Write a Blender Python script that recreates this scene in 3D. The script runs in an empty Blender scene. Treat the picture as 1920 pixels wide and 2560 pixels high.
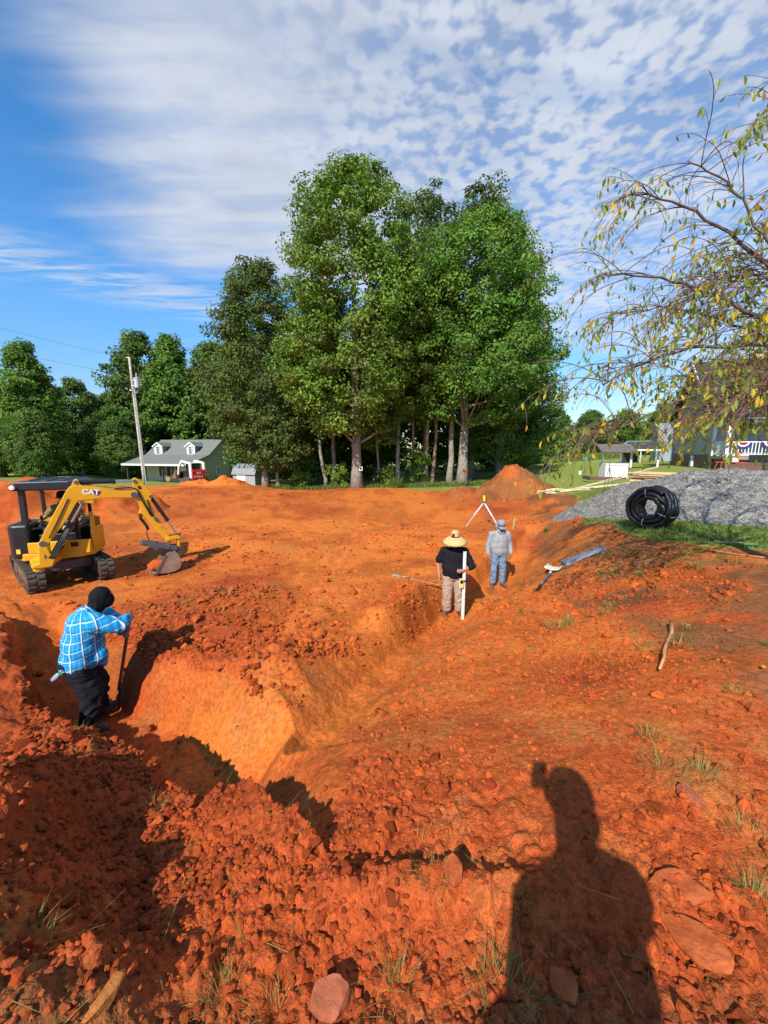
import bpy, bmesh, math, random
import numpy as np
from mathutils import Vector, Matrix, Quaternion

R = math.radians
PI = math.pi
scene = bpy.context.scene
COL = scene.collection

# ------------------------------------------------------------------ camera
cam_data = bpy.data.cameras.new('camera')
cam_data.sensor_fit = 'VERTICAL'
cam_data.sensor_height = 36.0
cam_data.lens = 36.0 * 965.0 / 2560.0
cam_data.clip_start = 0.02
cam_data.clip_end = 3000.0
cam = bpy.data.objects.new('camera', cam_data)
COL.objects.link(cam)
cam.location = (0.0, 0.0, 1.75)
cam.rotation_euler = (R(90 - 9.5), 0, 0)
scene.camera = cam

# ------------------------------------------------------------------ light
SUN_EL = R(40.6)
SUN_AZ_TO = R(24.5)           # light travels towards +Y, turned 24.5 deg to +X
sun_to = Vector((math.sin(SUN_AZ_TO) * math.cos(SUN_EL), math.cos(SUN_AZ_TO) * math.cos(SUN_EL), -math.sin(SUN_EL)))
sun_data = bpy.data.lights.new('sun', 'SUN')
sun_data.energy = 5.0
sun_data.angle = R(0.53)
sun_data.color = (1.0, 0.93, 0.82)
sun = bpy.data.objects.new('sun', sun_data)
COL.objects.link(sun)
sun.rotation_euler = sun_to.to_track_quat('-Z', 'Y').to_euler()
sun.location = (-20, -40, 50)

# ------------------------------------------------------------------ world: sky with a sheet of high cloud
world = bpy.data.worlds.new('World')
scene.world = world
world.use_nodes = True
wn, wl = world.node_tree.nodes, world.node_tree.links
wn.clear()

def W(type_, **kw):
    n = wn.new(type_)
    for k, v in kw.items():
        setattr(n, k, v)
    return n

def wmath(op, a, b=None, c=None, clamp=False):
    n = wn.new('ShaderNodeMath'); n.operation = op; n.use_clamp = clamp
    for i, q in enumerate((a, b, c)):
        if q is None: continue
        if isinstance(q, (int, float)): n.inputs[i].default_value = q
        else: wl.new(q, n.inputs[i])
    return n.outputs[0]

def wramp(val, lo, hi, a=0.0, b=1.0):
    n = wn.new('ShaderNodeMapRange'); n.interpolation_type = 'SMOOTHSTEP'
    wl.new(val, n.inputs[0])
    for i, q in enumerate((lo, hi, a, b)): n.inputs[i + 1].default_value = q
    return n.outputs[0]

def wnoise(vec, scale, detail, rough=0.5, dist=0.0):
    n = wn.new('ShaderNodeTexNoise'); wl.new(vec, n.inputs['Vector'])
    n.inputs['Scale'].default_value = scale; n.inputs['Detail'].default_value = detail
    n.inputs['Roughness'].default_value = rough; n.inputs['Distortion'].default_value = dist
    return n.outputs[0]

sky = W('ShaderNodeTexSky', sky_type='NISHITA', sun_disc=False)
sky.sun_elevation = SUN_EL
sky.sun_rotation = math.atan2(-sun_to.x, -sun_to.y)
sky.altitude = 250.0
sky.air_density = 1.0
sky.dust_density = 0.1
sky.ozone_density = 2.6
tc = W('ShaderNodeTexCoord')
sep = W('ShaderNodeSeparateXYZ'); wl.new(tc.outputs['Generated'], sep.inputs[0])
zc = wmath('MAXIMUM', sep.outputs[2], 0.035)
px_ = wmath('DIVIDE', sep.outputs[0], zc)
py_ = wmath('DIVIDE', sep.outputs[1], zc)
comb = W('ShaderNodeCombineXYZ'); wl.new(px_, comb.inputs[0]); wl.new(py_, comb.inputs[1])
pv = comb.outputs[0]
nz1 = wnoise(pv, 1.1, 3, 0.55, 0.3)
nz2 = wnoise(pv, 17.0, 2.0, 0.5, 0.1)
nz3 = wnoise(pv, 2.6, 2, 0.55, 0.2)
# long soft streaks across the smooth part of the sheet
mp = W('ShaderNodeMapping'); wl.new(pv, mp.inputs[0]); mp.inputs['Rotation'].default_value = (0, 0, R(-62)); mp.inputs['Scale'].default_value = (1.0, 4.0, 1.0)
nzs = wnoise(mp.outputs[0], 1.6, 4, 0.55, 0.4)
d1 = wmath('ADD', wmath('MULTIPLY', px_, 0.924), wmath('MULTIPLY_ADD', py_, 0.381, 0.60))
d2 = wmath('ADD', wmath('MULTIPLY', px_, 0.492), wmath('MULTIPLY_ADD', py_, -0.871, 2.80))
dd = wmath('SMOOTH_MIN', d1, d2, 0.3)
dd = wmath('ADD', dd, wmath('MULTIPLY', wmath('SUBTRACT', nz1, 0.5), 0.75))
dd = wmath('ADD', dd, wmath('MULTIPLY', wmath('SUBTRACT', nzs, 0.5), 0.35))
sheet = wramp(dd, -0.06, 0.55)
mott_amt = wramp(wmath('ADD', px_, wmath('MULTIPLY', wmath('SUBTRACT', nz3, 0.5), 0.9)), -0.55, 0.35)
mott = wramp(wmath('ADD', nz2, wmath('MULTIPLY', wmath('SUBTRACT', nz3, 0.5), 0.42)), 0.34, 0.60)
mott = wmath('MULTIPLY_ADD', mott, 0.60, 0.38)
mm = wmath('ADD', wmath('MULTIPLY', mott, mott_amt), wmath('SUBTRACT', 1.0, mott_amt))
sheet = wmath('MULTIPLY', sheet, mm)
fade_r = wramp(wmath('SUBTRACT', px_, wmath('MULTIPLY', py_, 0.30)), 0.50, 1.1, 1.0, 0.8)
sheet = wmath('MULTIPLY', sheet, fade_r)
sheet = wmath('MULTIPLY', sheet, wramp(nzs, 0.30, 0.62, 0.72, 1.0))
# sheet faded out behind the camera, unseen, to cut sky fill and deepen shadows
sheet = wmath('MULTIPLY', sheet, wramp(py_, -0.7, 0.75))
nzs2 = wnoise(mp.outputs[0], 2.3, 4, 0.6, 0.5)
# low wispy bank
wd = wmath('ABSOLUTE', wmath('ADD', wmath('MULTIPLY', px_, 0.687), wmath('MULTIPLY_ADD', py_, -0.727, 3.03)))
wisp = wmath('MULTIPLY', wramp(wd, 0.02, 0.62, 1.0, 0.0), wramp(nzs2, 0.36, 0.66))
wisp = wmath('MULTIPLY', wisp, 0.75)
thin = wmath('MULTIPLY', wramp(nzs, 0.50, 0.8), 0.12)
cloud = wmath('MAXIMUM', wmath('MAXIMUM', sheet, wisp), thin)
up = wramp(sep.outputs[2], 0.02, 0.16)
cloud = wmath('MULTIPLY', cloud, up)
shade = wmath('MULTIPLY_ADD', nz3, 0.5, 0.72)
ccol = W('ShaderNodeVectorMath', operation='SCALE'); ccol.inputs[0].default_value = (6.0, 6.3, 6.85); wl.new(shade, ccol.inputs['Scale'])
hs = W('ShaderNodeHueSaturation'); hs.inputs['Saturation'].default_value = 1.3; hs.inputs['Value'].default_value = 1.8; wl.new(sky.outputs[0], hs.inputs['Color'])
hz_ = wramp(sep.outputs[2], -0.02, 0.34, 0.50, 1.0)
hcol = W('ShaderNodeVectorMath', operation='SCALE'); wl.new(hs.outputs[0], hcol.inputs[0]); wl.new(hz_, hcol.inputs['Scale'])
mixc = W('ShaderNodeMix', data_type='RGBA')
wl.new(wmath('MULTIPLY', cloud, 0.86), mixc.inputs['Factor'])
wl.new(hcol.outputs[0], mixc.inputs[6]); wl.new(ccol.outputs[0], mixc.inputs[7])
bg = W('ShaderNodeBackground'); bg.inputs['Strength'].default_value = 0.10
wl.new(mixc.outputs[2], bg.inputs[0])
world.cycles.sampling_method = 'MANUAL'; world.cycles.sample_map_resolution = 512
wo = W('ShaderNodeOutputWorld'); wl.new(bg.outputs[0], wo.inputs[0])

scene.view_settings.view_transform = 'Standard'
scene.view_settings.look = 'None'
scene.view_settings.exposure = 0.32
scene.view_settings.gamma = 1.0
scene.view_settings.use_curve_mapping = False
scene.cycles.use_denoising = True
scene.cycles.max_bounces = 6
scene.cycles.diffuse_bounces = 1
scene.cycles.glossy_bounces = 3
scene.cycles.transmission_bounces = 4
scene.cycles.transparent_max_bounces = 6
scene.cycles.sample_clamp_indirect = 6.0

# ================================================================== helpers
rng = np.random.default_rng(7)
random.seed(7)

def link(o, parent=None):
    COL.objects.link(o)
    if parent is not None: o.parent = parent
    return o

def tag(o, label=None, cat=None, group=None, kind=None):
    if label: o['label'] = label
    if cat: o['category'] = cat
    if group: o['group'] = group
    if kind: o['kind'] = kind
    return o

def empty(name, loc, rotz=0.0, label=None, cat=None, group=None):
    o = bpy.data.objects.new(name, None)
    o.empty_display_size = 0.2
    COL.objects.link(o)
    o.location = loc; o.rotation_euler = (0, 0, rotz)
    return tag(o, label, cat, group)

def np_mesh(name, verts, faces, mat=None, smooth=False, attrs=None):
    """verts Nx3, faces list of index arrays (same width) or one MxK array"""
    me = bpy.data.meshes.new(name)
    verts = np.asarray(verts, dtype=np.float32)
    groups = faces if isinstance(faces, (list, tuple)) else [faces]
    groups = [np.asarray(g, dtype=np.int32) for g in groups if len(g)]
    nl = sum(g.size for g in groups); nf = sum(len(g) for g in groups)
    me.vertices.add(len(verts)); me.vertices.foreach_set('co', verts.ravel())
    me.loops.add(nl); me.polygons.add(nf)
    me.loops.foreach_set('vertex_index', np.concatenate([g.ravel() for g in groups]))
    tot = np.concatenate([np.full(len(g), g.shape[1], np.int32) for g in groups])
    start = np.concatenate([[0], np.cumsum(tot)[:-1]]).astype(np.int32)
    me.polygons.foreach_set('loop_start', start)
    if smooth:
        me.polygons.foreach_set('use_smooth', np.ones(nf, dtype=bool))
    else:
        me.polygons.foreach_set('use_smooth', np.zeros(nf, dtype=bool))
    me.update(calc_edges=True)
    if attrs:
        for k, v in attrs.items():
            v = np.asarray(v, dtype=np.float32)
            if v.ndim == 2:
                a = me.color_attributes.new(k, 'FLOAT_COLOR', 'POINT')
                if v.shape[1] == 3: v = np.concatenate([v, np.ones((len(v), 1), np.float32)], 1)
                a.data.foreach_set('color', v.ravel())
            else:
                a = me.attributes.new(k, 'FLOAT', 'POINT'); a.data.foreach_set('value', v)
    if mat is not None: me.materials.append(mat)
    return me

def new_obj(name, me, parent=None, loc=None, rot=None, scale=None):
    o = bpy.data.objects.new(name, me)
    link(o, parent)
    if loc is not None: o.location = loc
    if rot is not None: o.rotation_euler = rot
    if scale is not None: o.scale = scale if hasattr(scale, '__len__') else (scale,) * 3
    return o

def rot_to(d):
    """3x3 matrix whose z axis is d"""
    d = np.asarray(d, float); d = d / (np.linalg.norm(d) + 1e-12)
    h = np.array([0, 0, 1.0]) if abs(d[2]) < 0.95 else np.array([1.0, 0, 0])
    x = np.cross(h, d); x /= np.linalg.norm(x); y = np.cross(d, x)
    return np.stack([x, y, d], 1)

class MB:
    """collects simple solids; build() links them as one mesh object"""
    def __init__(s): s.v = []; s.f = []; s.n = 0
    def add(s, v, f):
        v = np.asarray(v, float).reshape(-1, 3)
        s.v.append(v); s.f += [[i + s.n for i in q] for q in f]; s.n += len(v); return s
    def box(s, c, size, M=None):
        sx, sy, sz = [q / 2 for q in size]
        v = np.array([(x * sx, y * sy, z * sz) for z in (-1, 1) for y in (-1, 1) for x in (-1, 1)])
        if M is not None: v = v @ np.asarray(M).T
        return s.add(v + np.asarray(c, float), [(0, 2, 3, 1), (4, 5, 7, 6), (0, 1, 5, 4), (2, 6, 7, 3), (0, 4, 6, 2), (1, 3, 7, 5)])
    def beam(s, a, b, w, h, up=(0, 0, 1)):
        """box from a to b, w sideways, h along up"""
        a, b = np.asarray(a, float), np.asarray(b, float); d = b - a; L = np.linalg.norm(d); d = d / L
        u = np.asarray(up, float); u = u - d * np.dot(u, d); u /= np.linalg.norm(u) + 1e-12; x = np.cross(d, u)
        return s.box((a + b) / 2, (w, L, h), np.stack([x, d, u], 1))
    def cyl(s, a, b, r0, r1=None, n=12, caps=True):
        r1 = r0 if r1 is None else r1
        a, b = np.asarray(a, float), np.asarray(b, float); M = rot_to(b - a)
        t = np.linspace(0, 2 * PI, n, endpoint=False); ring = np.stack([np.cos(t), np.sin(t), 0 * t], 1) @ M.T
        v = np.concatenate([a + ring * r0, b + ring * r1])
        f = [(i, (i + 1) % n, n + (i + 1) % n, n + i) for i in range(n)]
        if caps: f += [tuple(range(n - 1, -1, -1)), tuple(range(n, 2 * n))]
        return s.add(v, f)
    def tube(s, pts, rad, n=8, caps=True, squash=None):
        pts = np.asarray(pts, float); m = len(pts)
        rad = np.full(m, rad) if np.isscalar(rad) else np.asarray(rad, float)
        tan = np.gradient(pts, axis=0); tan /= np.linalg.norm(tan, axis=1)[:, None] + 1e-12
        M = rot_to(tan[0]); x = M[:, 0]; vs = []
        t = np.linspace(0, 2 * PI, n, endpoint=False)
        for i in range(m):
            x = x - tan[i] * np.dot(x, tan[i]); x /= np.linalg.norm(x) + 1e-12; y = np.cross(tan[i], x)
            vs.append(pts[i] + rad[i] * (np.outer(np.cos(t), x) + np.outer(np.sin(t), y)))
        f = [(i * n + j, i * n + (j + 1) % n, (i + 1) * n + (j + 1) % n, (i + 1) * n + j) for i in range(m - 1) for j in range(n)]
        if caps: f += [tuple(range(n - 1, -1, -1)), tuple(range((m - 1) * n, m * n))]
        return s.add(np.concatenate(vs), f)
    def lathe(s, prof, c=(0, 0, 0), axis=(0, 0, 1), n=20, closed=False):
        """prof: list of (radius, height)"""
        M = rot_to(axis); t = np.linspace(0, 2 * PI, n, endpoint=False); vs = []
        for r, h in prof:
            vs.append(np.stack([r * np.cos(t), r * np.sin(t), 0 * t + h], 1) @ M.T + np.asarray(c, float))
        m = len(prof)
        f = [(i * n + j, i * n + (j + 1) % n, (i + 1) * n + (j + 1) % n, (i + 1) * n + j) for i in range(m - 1) for j in range(n)]
        if closed: f += [((m - 1) * n + j, (m - 1) * n + (j + 1) % n, (j + 1) % n, j) for j in range(n)]
        else:
            if prof[0][0] > 1e-6: f.append(tuple(range(n - 1, -1, -1)))
            if prof[-1][0] > 1e-6: f.append(tuple(range((m - 1) * n, m * n)))
        return s.add(np.concatenate(vs), f)
    def prism(s, poly, o, ex, ey, ez, t):
        """2d polygon (in ex, ey) extruded symmetrically by t along ez, at origin o"""
        poly = np.asarray(poly, float); n = len(poly)
        o, ex, ey, ez = [np.asarray(q, float) for q in (o, ex, ey, ez)]
        base = o + np.outer(poly[:, 0], ex) + np.outer(poly[:, 1], ey)
        v = np.concatenate([base - ez * t / 2, base + ez * t / 2])
        f = [tuple(range(n - 1, -1, -1)), tuple(range(n, 2 * n))] + [(i, (i + 1) % n, n + (i + 1) % n, n + i) for i in range(n)]
        return s.add(v, f)
    def build(s, name, mat, parent=None, smooth=False, bevel=0.0, loc=None, rotz=None, auto=None):
        me = bpy.data.meshes.new(name)
        me.from_pydata(np.concatenate(s.v).tolist(), [], s.f)
        bm = bmesh.new(); bm.from_mesh(me); bmesh.ops.recalc_face_normals(bm, faces=bm.faces); bm.to_mesh(me); bm.free()
        if smooth:
            for p in me.polygons: p.use_smooth = True
            if auto is not None: me.set_sharp_from_angle(angle=R(auto))
        if mat is not None: me.materials.append(mat)
        o = new_obj(name, me, parent, loc)
        if rotz is not None: o.rotation_euler = (0, 0, rotz)
        if bevel > 0:
            b = o.modifiers.new('bevel', 'BEVEL'); b.width = bevel; b.segments = 2; b.limit_method = 'ANGLE'; b.angle_limit = R(40)
        return o

def copy_tree(o, parent=None):
    c = o.copy(); COL.objects.link(c)
    if parent is not None: c.parent = parent
    for ch in list(o.children): copy_tree(ch, c)
    return c

# ---- numpy noise
def _hash(ix, iy, iz, seed):
    u = np.uint32
    h = ix.astype(np.int32).view(u) * u(374761393) + iy.astype(np.int32).view(u) * u(668265263) + iz.astype(np.int32).view(u) * u(2147483647) + u((seed * 974634777) & 0xFFFFFFFF)
    h = (h ^ (h >> u(13))) * u(1274126177)
    h = (h ^ (h >> u(16))) * u(2246822519)
    return ((h ^ (h >> u(15))) & u(0xFFFFFF)) * (1.0 / 16777216.0)

def vnoise2(x, y, seed=0):
    ix, iy = np.floor(x), np.floor(y); fx, fy = x - ix, y - iy
    fx = fx * fx * fx * (fx * (fx * 6 - 15) + 10); fy = fy * fy * fy * (fy * (fy * 6 - 15) + 10)
    z = np.zeros_like(ix)
    a, b = _hash(ix, iy, z, seed), _hash(ix + 1, iy, z, seed)
    c, d = _hash(ix, iy + 1, z, seed), _hash(ix + 1, iy + 1, z, seed)
    return (a + (b - a) * fx) * (1 - fy) + (c + (d - c) * fx) * fy - 0.5

def fbm2(x, y, oct=4, seed=0, gain=0.5):
    s = 0.0; a = 1.0
    for i in range(oct):
        s = s + a * vnoise2(x * 2 ** i + 13.7 * i, y * 2 ** i - 7.1 * i, seed + i); a *= gain
    return s

def vnoise3(p, seed=0):
    i = np.floor(p); f = p - i; f = f * f * (3 - 2 * f)
    r = 0.0
    for dx in (0, 1):
        for dy in (0, 1):
            for dz in (0, 1):
                w = (f[:, 0] if dx else 1 - f[:, 0]) * (f[:, 1] if dy else 1 - f[:, 1]) * (f[:, 2] if dz else 1 - f[:, 2])
                r = r + w * _hash(i[:, 0] + dx, i[:, 1] + dy, i[:, 2] + dz, seed)
    return r - 0.5

def sstep(x, a, b):
    t = np.clip((x - a) / (b - a), 0, 1); return t * t * (3 - 2 * t)

def clods(x, y, s, seed, dens):
    """hemispherical lumps on a jittered grid of cell s; returns height"""
    gx, gy = np.floor(x / s), np.floor(y / s); best = np.zeros_like(x); z = np.zeros_like(gx)
    for i in (-1, 0, 1):
        for j in (-1, 0, 1):
            cx, cy = gx + i, gy + j
            rx, ry, rr, rk = (_hash(cx, cy, z, seed + q) for q in (1, 2, 3, 4))
            r = s * (0.14 + 0.5 * rr * rr) * (rk < dens)
            ang = rk * 37.0; ca, sa = np.cos(ang), np.sin(ang)
            dx, dy = x - (cx + rx) * s, y - (cy + ry) * s
            u, v = (dx * ca + dy * sa) * 0.82, (-dx * sa + dy * ca) * 1.2
            h = np.sqrt(np.maximum(r * r - u * u - v * v, 0.0))
            best = np.maximum(best, h * (0.55 + 0.55 * rx))
    return best
# ================================================================== materials
MATS = {}
def mat(name, color, rough=0.6, metal=0.0, var=0.12, scale=6.0, bump=0.0, bscale=60.0, dirt=0.0, dirt_col=(0.30, 0.075, 0.02), dirt_scale=5.0,
        spec=0.5, coat=0.0, color2=None, trans=0.0, tint=None, detail=4.0, dist=None):
    if name in MATS: return MATS[name]
    m = bpy.data.materials.new(name); m.use_nodes = True
    nt = m.node_tree; N, L = nt.nodes, nt.links; N.clear()
    out = N.new('ShaderNodeOutputMaterial'); b = N.new('ShaderNodeBsdfPrincipled')
    b.inputs['Roughness'].default_value = rough; b.inputs['Metallic'].default_value = metal
    b.inputs['Specular IOR Level'].default_value = spec; b.inputs['Coat Weight'].default_value = coat
    tcn = N.new('ShaderNodeTexCoord'); vec = tcn.outputs['Object']
    nz = N.new('ShaderNodeTexNoise'); nz.inputs['Scale'].default_value = scale; nz.inputs['Detail'].default_value = detail; nz.inputs['Roughness'].default_value = 0.6
    L.new(vec, nz.inputs['Vector'])
    rmp = N.new('ShaderNodeValToRGB'); L.new(nz.outputs[0], rmp.inputs[0])
    c1 = tuple(max(0, q * (1 - var)) for q in color); c2 = tuple(q * (1 + var) for q in (color2 or color))
    rmp.color_ramp.elements[0].position = 0.32; rmp.color_ramp.elements[0].color = (*c1, 1)
    rmp.color_ramp.elements[1].position = 0.68; rmp.color_ramp.elements[1].color = (*c2, 1)
    colsock = rmp.outputs[0]
    if tint:                                       # per-vertex colour variation of a piece (leaf, clod, blade)
        at = N.new('ShaderNodeAttribute'); at.attribute_name = tint
        mx = N.new('ShaderNodeMix'); mx.data_type = 'RGBA'; mx.blend_type = 'MULTIPLY'; mx.inputs[0].default_value = 1.0
        L.new(colsock, mx.inputs[6]); L.new(at.outputs['Color'], mx.inputs[7]); colsock = mx.outputs[2]
    if dirt > 0:
        dn = N.new('ShaderNodeTexNoise'); dn.inputs['Scale'].default_value = dirt_scale; dn.inputs['Detail'].default_value = 8; dn.inputs['Roughness'].default_value = 0.65
        L.new(vec, dn.inputs['Vector'])
        dr = N.new('ShaderNodeMapRange'); dr.interpolation_type = 'SMOOTHSTEP'
        L.new(dn.outputs[0], dr.inputs[0]); dr.inputs[1].default_value = 0.72 - 0.45 * dirt; dr.inputs[2].default_value = 0.82 - 0.25 * dirt
        dr.inputs[4].default_value = min(1.0, 0.55 + dirt * 0.5)
        mx = N.new('ShaderNodeMix'); mx.data_type = 'RGBA'; L.new(dr.outputs[0], mx.inputs[0]); L.new(colsock, mx.inputs[6]); mx.inputs[7].default_value = (*dirt_col, 1)
        colsock = mx.outputs[2]
        rr = N.new('ShaderNodeMapRange'); L.new(dr.outputs[0], rr.inputs[0]); rr.inputs[3].default_value = rough; rr.inputs[4].default_value = max(rough, 0.9)
        L.new(rr.outputs[0], b.inputs['Roughness'])
    L.new(colsock, b.inputs['Base Color'])
    if bump > 0:
        bn = N.new('ShaderNodeTexNoise'); bn.inputs['Scale'].default_value = bscale; bn.inputs['Detail'].default_value = 5; bn.inputs['Roughness'].default_value = 0.6
        L.new(vec, bn.inputs['Vector'])
        bp = N.new('ShaderNodeBump'); bp.inputs['Strength'].default_value = bump; bp.inputs['Distance'].default_value = dist if dist else 0.3 / bscale * 4
        L.new(bn.outputs[0], bp.inputs['Height']); L.new(bp.outputs[0], b.inputs['Normal'])
    if trans > 0:
        tr = N.new('ShaderNodeBsdfTranslucent'); L.new(colsock, tr.inputs[0])
        ms = N.new('ShaderNodeMixShader'); ms.inputs[0].default_value = trans
        L.new(b.outputs[0], ms.inputs[1]); L.new(tr.outputs[0], ms.inputs[2]); L.new(ms.outputs[0], out.inputs[0])
    else:
        L.new(b.outputs[0], out.inputs[0])
    MATS[name] = m
    return m

SOIL_RED = (0.42, 0.078, 0.019)
SOIL_ORANGE = (0.64, 0.172, 0.029)
SOIL_BROWN = (0.265, 0.098, 0.033)
SOIL_TAN = (0.46, 0.20, 0.055)

def soil_material(name, grassy=True, bump=1.0):
    m = bpy.data.materials.new(name); m.use_nodes = True
    nt = m.node_tree; N, L = nt.nodes, nt.links; N.clear()
    out = N.new('ShaderNodeOutputMaterial'); b = N.new('ShaderNodeBsdfPrincipled')
    b.inputs['Roughness'].default_value = 0.95; b.inputs['Specular IOR Level'].default_value = 0.12
    geo = N.new('ShaderNodeNewGeometry'); pos = geo.outputs['Position']
    at = N.new('ShaderNodeAttribute'); at.attribute_name = 'soil'
    sp = N.new('ShaderNodeSeparateColor'); L.new(at.outputs['Color'], sp.inputs[0])
    def noise(sc, de=5, ro=0.6):
        n = N.new('ShaderNodeTexNoise'); L.new(pos, n.inputs['Vector']); n.inputs['Scale'].default_value = sc; n.inputs['Detail'].default_value = de; n.inputs['Roughness'].default_value = ro
        return n.outputs[0]
    def mrange(v, a, b_, c=0.0, d=1.0):
        n = N.new('ShaderNodeMapRange'); n.interpolation_type = 'SMOOTHSTEP'; L.new(v, n.inputs[0])
        for i, q in enumerate((a, b_, c, d)): n.inputs[i + 1].default_value = q
        return n.outputs[0]
    def mth(op, a, b_):
        n = N.new('ShaderNodeMath'); n.operation = op
        for i, q in enumerate((a, b_)):
            if isinstance(q, (int, float)): n.inputs[i].default_value = q
            else: L.new(q, n.inputs[i])
        return n.outputs[0]
    def mix(f, a, b_, blend='MIX'):
        n = N.new('ShaderNodeMix'); n.data_type = 'RGBA'; n.blend_type = blend
        if isinstance(f, float): n.inputs[0].default_value = f
        else: L.new(f, n.inputs[0])
        for i, q in ((6, a), (7, b_)):
            if isinstance(q, tuple): n.inputs[i].default_value = (*q, 1)
            else: L.new(q, n.inputs[i])
        return n.outputs[2]
    n_mid, n_fine, n_grain = noise(3.2, 3), noise(21.0, 3, 0.65), noise(95.0, 2, 0.7)
    a2 = N.new('ShaderNodeAttribute'); a2.attribute_name = 'broad'; n_big = a2.outputs['Fac']
    f_or = mrange(mth('ADD', sp.outputs[0], mth('MULTIPLY', mth('SUBTRACT', n_mid, 0.5), 0.55)), 0.1, 0.9)
    col = mix(f_or, SOIL_RED, SOIL_ORANGE)
    f_br = mrange(mth('ADD', sp.outputs[2], mth('MULTIPLY', mth('SUBTRACT', n_mid, 0.5), 0.7)), 0.25, 0.85)
    col = mix(f_br, col, SOIL_BROWN)
    f_tan = mrange(mth('ADD', mth('MULTIPLY', n_mid, 0.5), mth('MULTIPLY', n_big, 0.5)), 0.55, 0.72, 0.0, 0.38)
    col = mix(f_tan, col, SOIL_TAN)
    f_damp = mrange(n_big, 0.28, 0.52, 0.78, 1.06)
    ce = N.new('ShaderNodeCombineColor'); [L.new(f_damp, ce.inputs[i]) for i in range(3)]
    col = mix(1.0, col, ce.outputs[0], 'MULTIPLY')
    f_dk = mrange(n_fine, 0.35, 0.62, 0.74, 1.10)
    cd = N.new('ShaderNodeCombineColor'); [L.new(f_dk, cd.inputs[i]) for i in range(3)]
    col = mix(1.0, col, cd.outputs[0], 'MULTIPLY')
    f_gr = mrange(n_grain, 0.3, 0.7, 0.78, 1.2)
    cg = N.new('ShaderNodeCombineColor'); [L.new(f_gr, cg.inputs[i]) for i in range(3)]
    col = mix(1.0, col, cg.outputs[0], 'MULTIPLY')
    if grassy:
        gcol = mix(mrange(n_mid, 0.35, 0.65), (0.19, 0.245, 0.040), (0.29, 0.29, 0.075))
        gcol = mix(mrange(n_big, 0.4, 0.7, 0.0, 0.6), gcol, (0.17, 0.27, 0.04))
        gcol = mix(1.0, gcol, cg.outputs[0], 'MULTIPLY')
        f_g = mrange(mth('ADD', sp.outputs[1], mth('MULTIPLY', mth('SUBTRACT', n_fine, 0.5), 0.6)), 0.40, 0.60)
        col = mix(f_g, col, gcol)
    L.new(col, b.inputs['Base Color'])
    h = mth('ADD', mth('ADD', mth('MULTIPLY', n_fine, 0.65), mth('MULTIPLY', n_grain, 0.34)), mth('MULTIPLY', n_mid, 0.6))
    bp = N.new('ShaderNodeBump'); bp.inputs['Strength'].default_value = 0.75 * bump; bp.inputs['Distance'].default_value = 0.035
    L.new(h, bp.inputs['Height']); L.new(bp.outputs[0], b.inputs['Normal'])
    L.new(b.outputs[0], out.inputs[0])
    return m

M_SOIL = soil_material('red_clay_ground')
# ================================================================== ground
CTRL = np.array([
    (0,-.45,.12),(1.5,-.5,.03),(-1.6,-.4,.0),(0,.6,.0),(1.3,.9,.03),(-1.2,.9,-.03),(4,-3,.1),(-5,-3,-.2),(0,-6,.1),(0,-30,.5),(-30,-20,-.8),(30,-20,.6),
    (-2.08,2.01,-.40),(-1.19,2.12,-.62),(-1.55,2.32,-.70),(-.80,2.12,-.40),(-3.75,3.75,-.95),(-2.9,3.4,-.95),(-2.5,2.95,-.72),(-3.4,3.2,-.85),(-6.04,5.82,-1.02),(-4.2,2.2,-.5),(-8.21,7.86,-1.3),(-7,3.5,-.75),(-12,6,-1.1),(-12,12,-1.35),(-7.6,8.9,-1.32),(-5.4,9.4,-1.34),
    (-1.51,3.28,-.72),(-2.55,4.0,-.88),(-1.48,5.11,-.95),(-3.7,7.06,-1.08),(-.86,7.18,-1.2),(-.35,5.3,-1.02),(.32,7.3,-1.22),(1.2,8.6,-1.25),(0,16.4,-1.35),(3.2,12.6,-1.3),
    (3.06,5.72,-.62),(3.3,7.27,-.78),(4.4,7.91,-.45),(2.2,7.3,-1.02),(6.1,8.47,-.05),(6.25,12.6,-.5),(7.9,7.9,.0),(4.37,4.26,.0),(2.42,2.23,.02),(2.23,2.87,-.08),
    (1.27,3.31,-.4),(.12,2.62,-.42),(-.38,1.96,-.28),(-.52,1.63,-.18),(.85,1.86,-.01),(.57,3.62,-.6),(1.45,1.93,.0),(1.22,4.56,-.68),(.75,5.3,-.95),
    (7.7,24.4,-1.25),(-1.85,29.7,-1.4),(-12.3,32.9,-1.5),(-17.4,35,-1.6),(-21.6,35,-1.6),(-26,52,-2.9),(-12,52,-2.9),(-40,40,-1.9),(14.8,25,-.28),(22.3,27.7,.3),(12,14,-.05),(16,18,.0),
    (35,87,-.6),(5.5,27.9,-1.35),(0,45,-1.8),(0,90,-2.0),(-60,90,-3.2),(60,60,.4),(-100,250,-3),(100,250,1),(0,400,-2),(-300,100,-4),(300,100,2),(-200,-200,-1),(200,-200,1),(5.2,14,-1.1),(7.5,18,-.95),(10,21,-.7),(11,27,-.8)], float)

def _warp(x, y):
    r = np.sqrt(x * x + y * y) + 1e-9; k = np.log1p(r / 2.0) / r * 2.0
    return x * k, y * k

_cx, _cy = _warp(CTRL[:, 0], CTRL[:, 1]); _n = len(CTRL)
def _tps(d2): return 0.5 * d2 * np.log(d2 + 1e-9)
_K = _tps((_cx[:, None] - _cx) ** 2 + (_cy[:, None] - _cy) ** 2) + np.eye(_n) * 0.012
_P = np.stack([np.ones(_n), _cx, _cy], 1)
_A = np.block([[_K, _P], [_P.T, np.zeros((3, 3))]])
_wts = np.linalg.solve(_A, np.concatenate([CTRL[:, 2], np.zeros(3)]))

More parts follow.
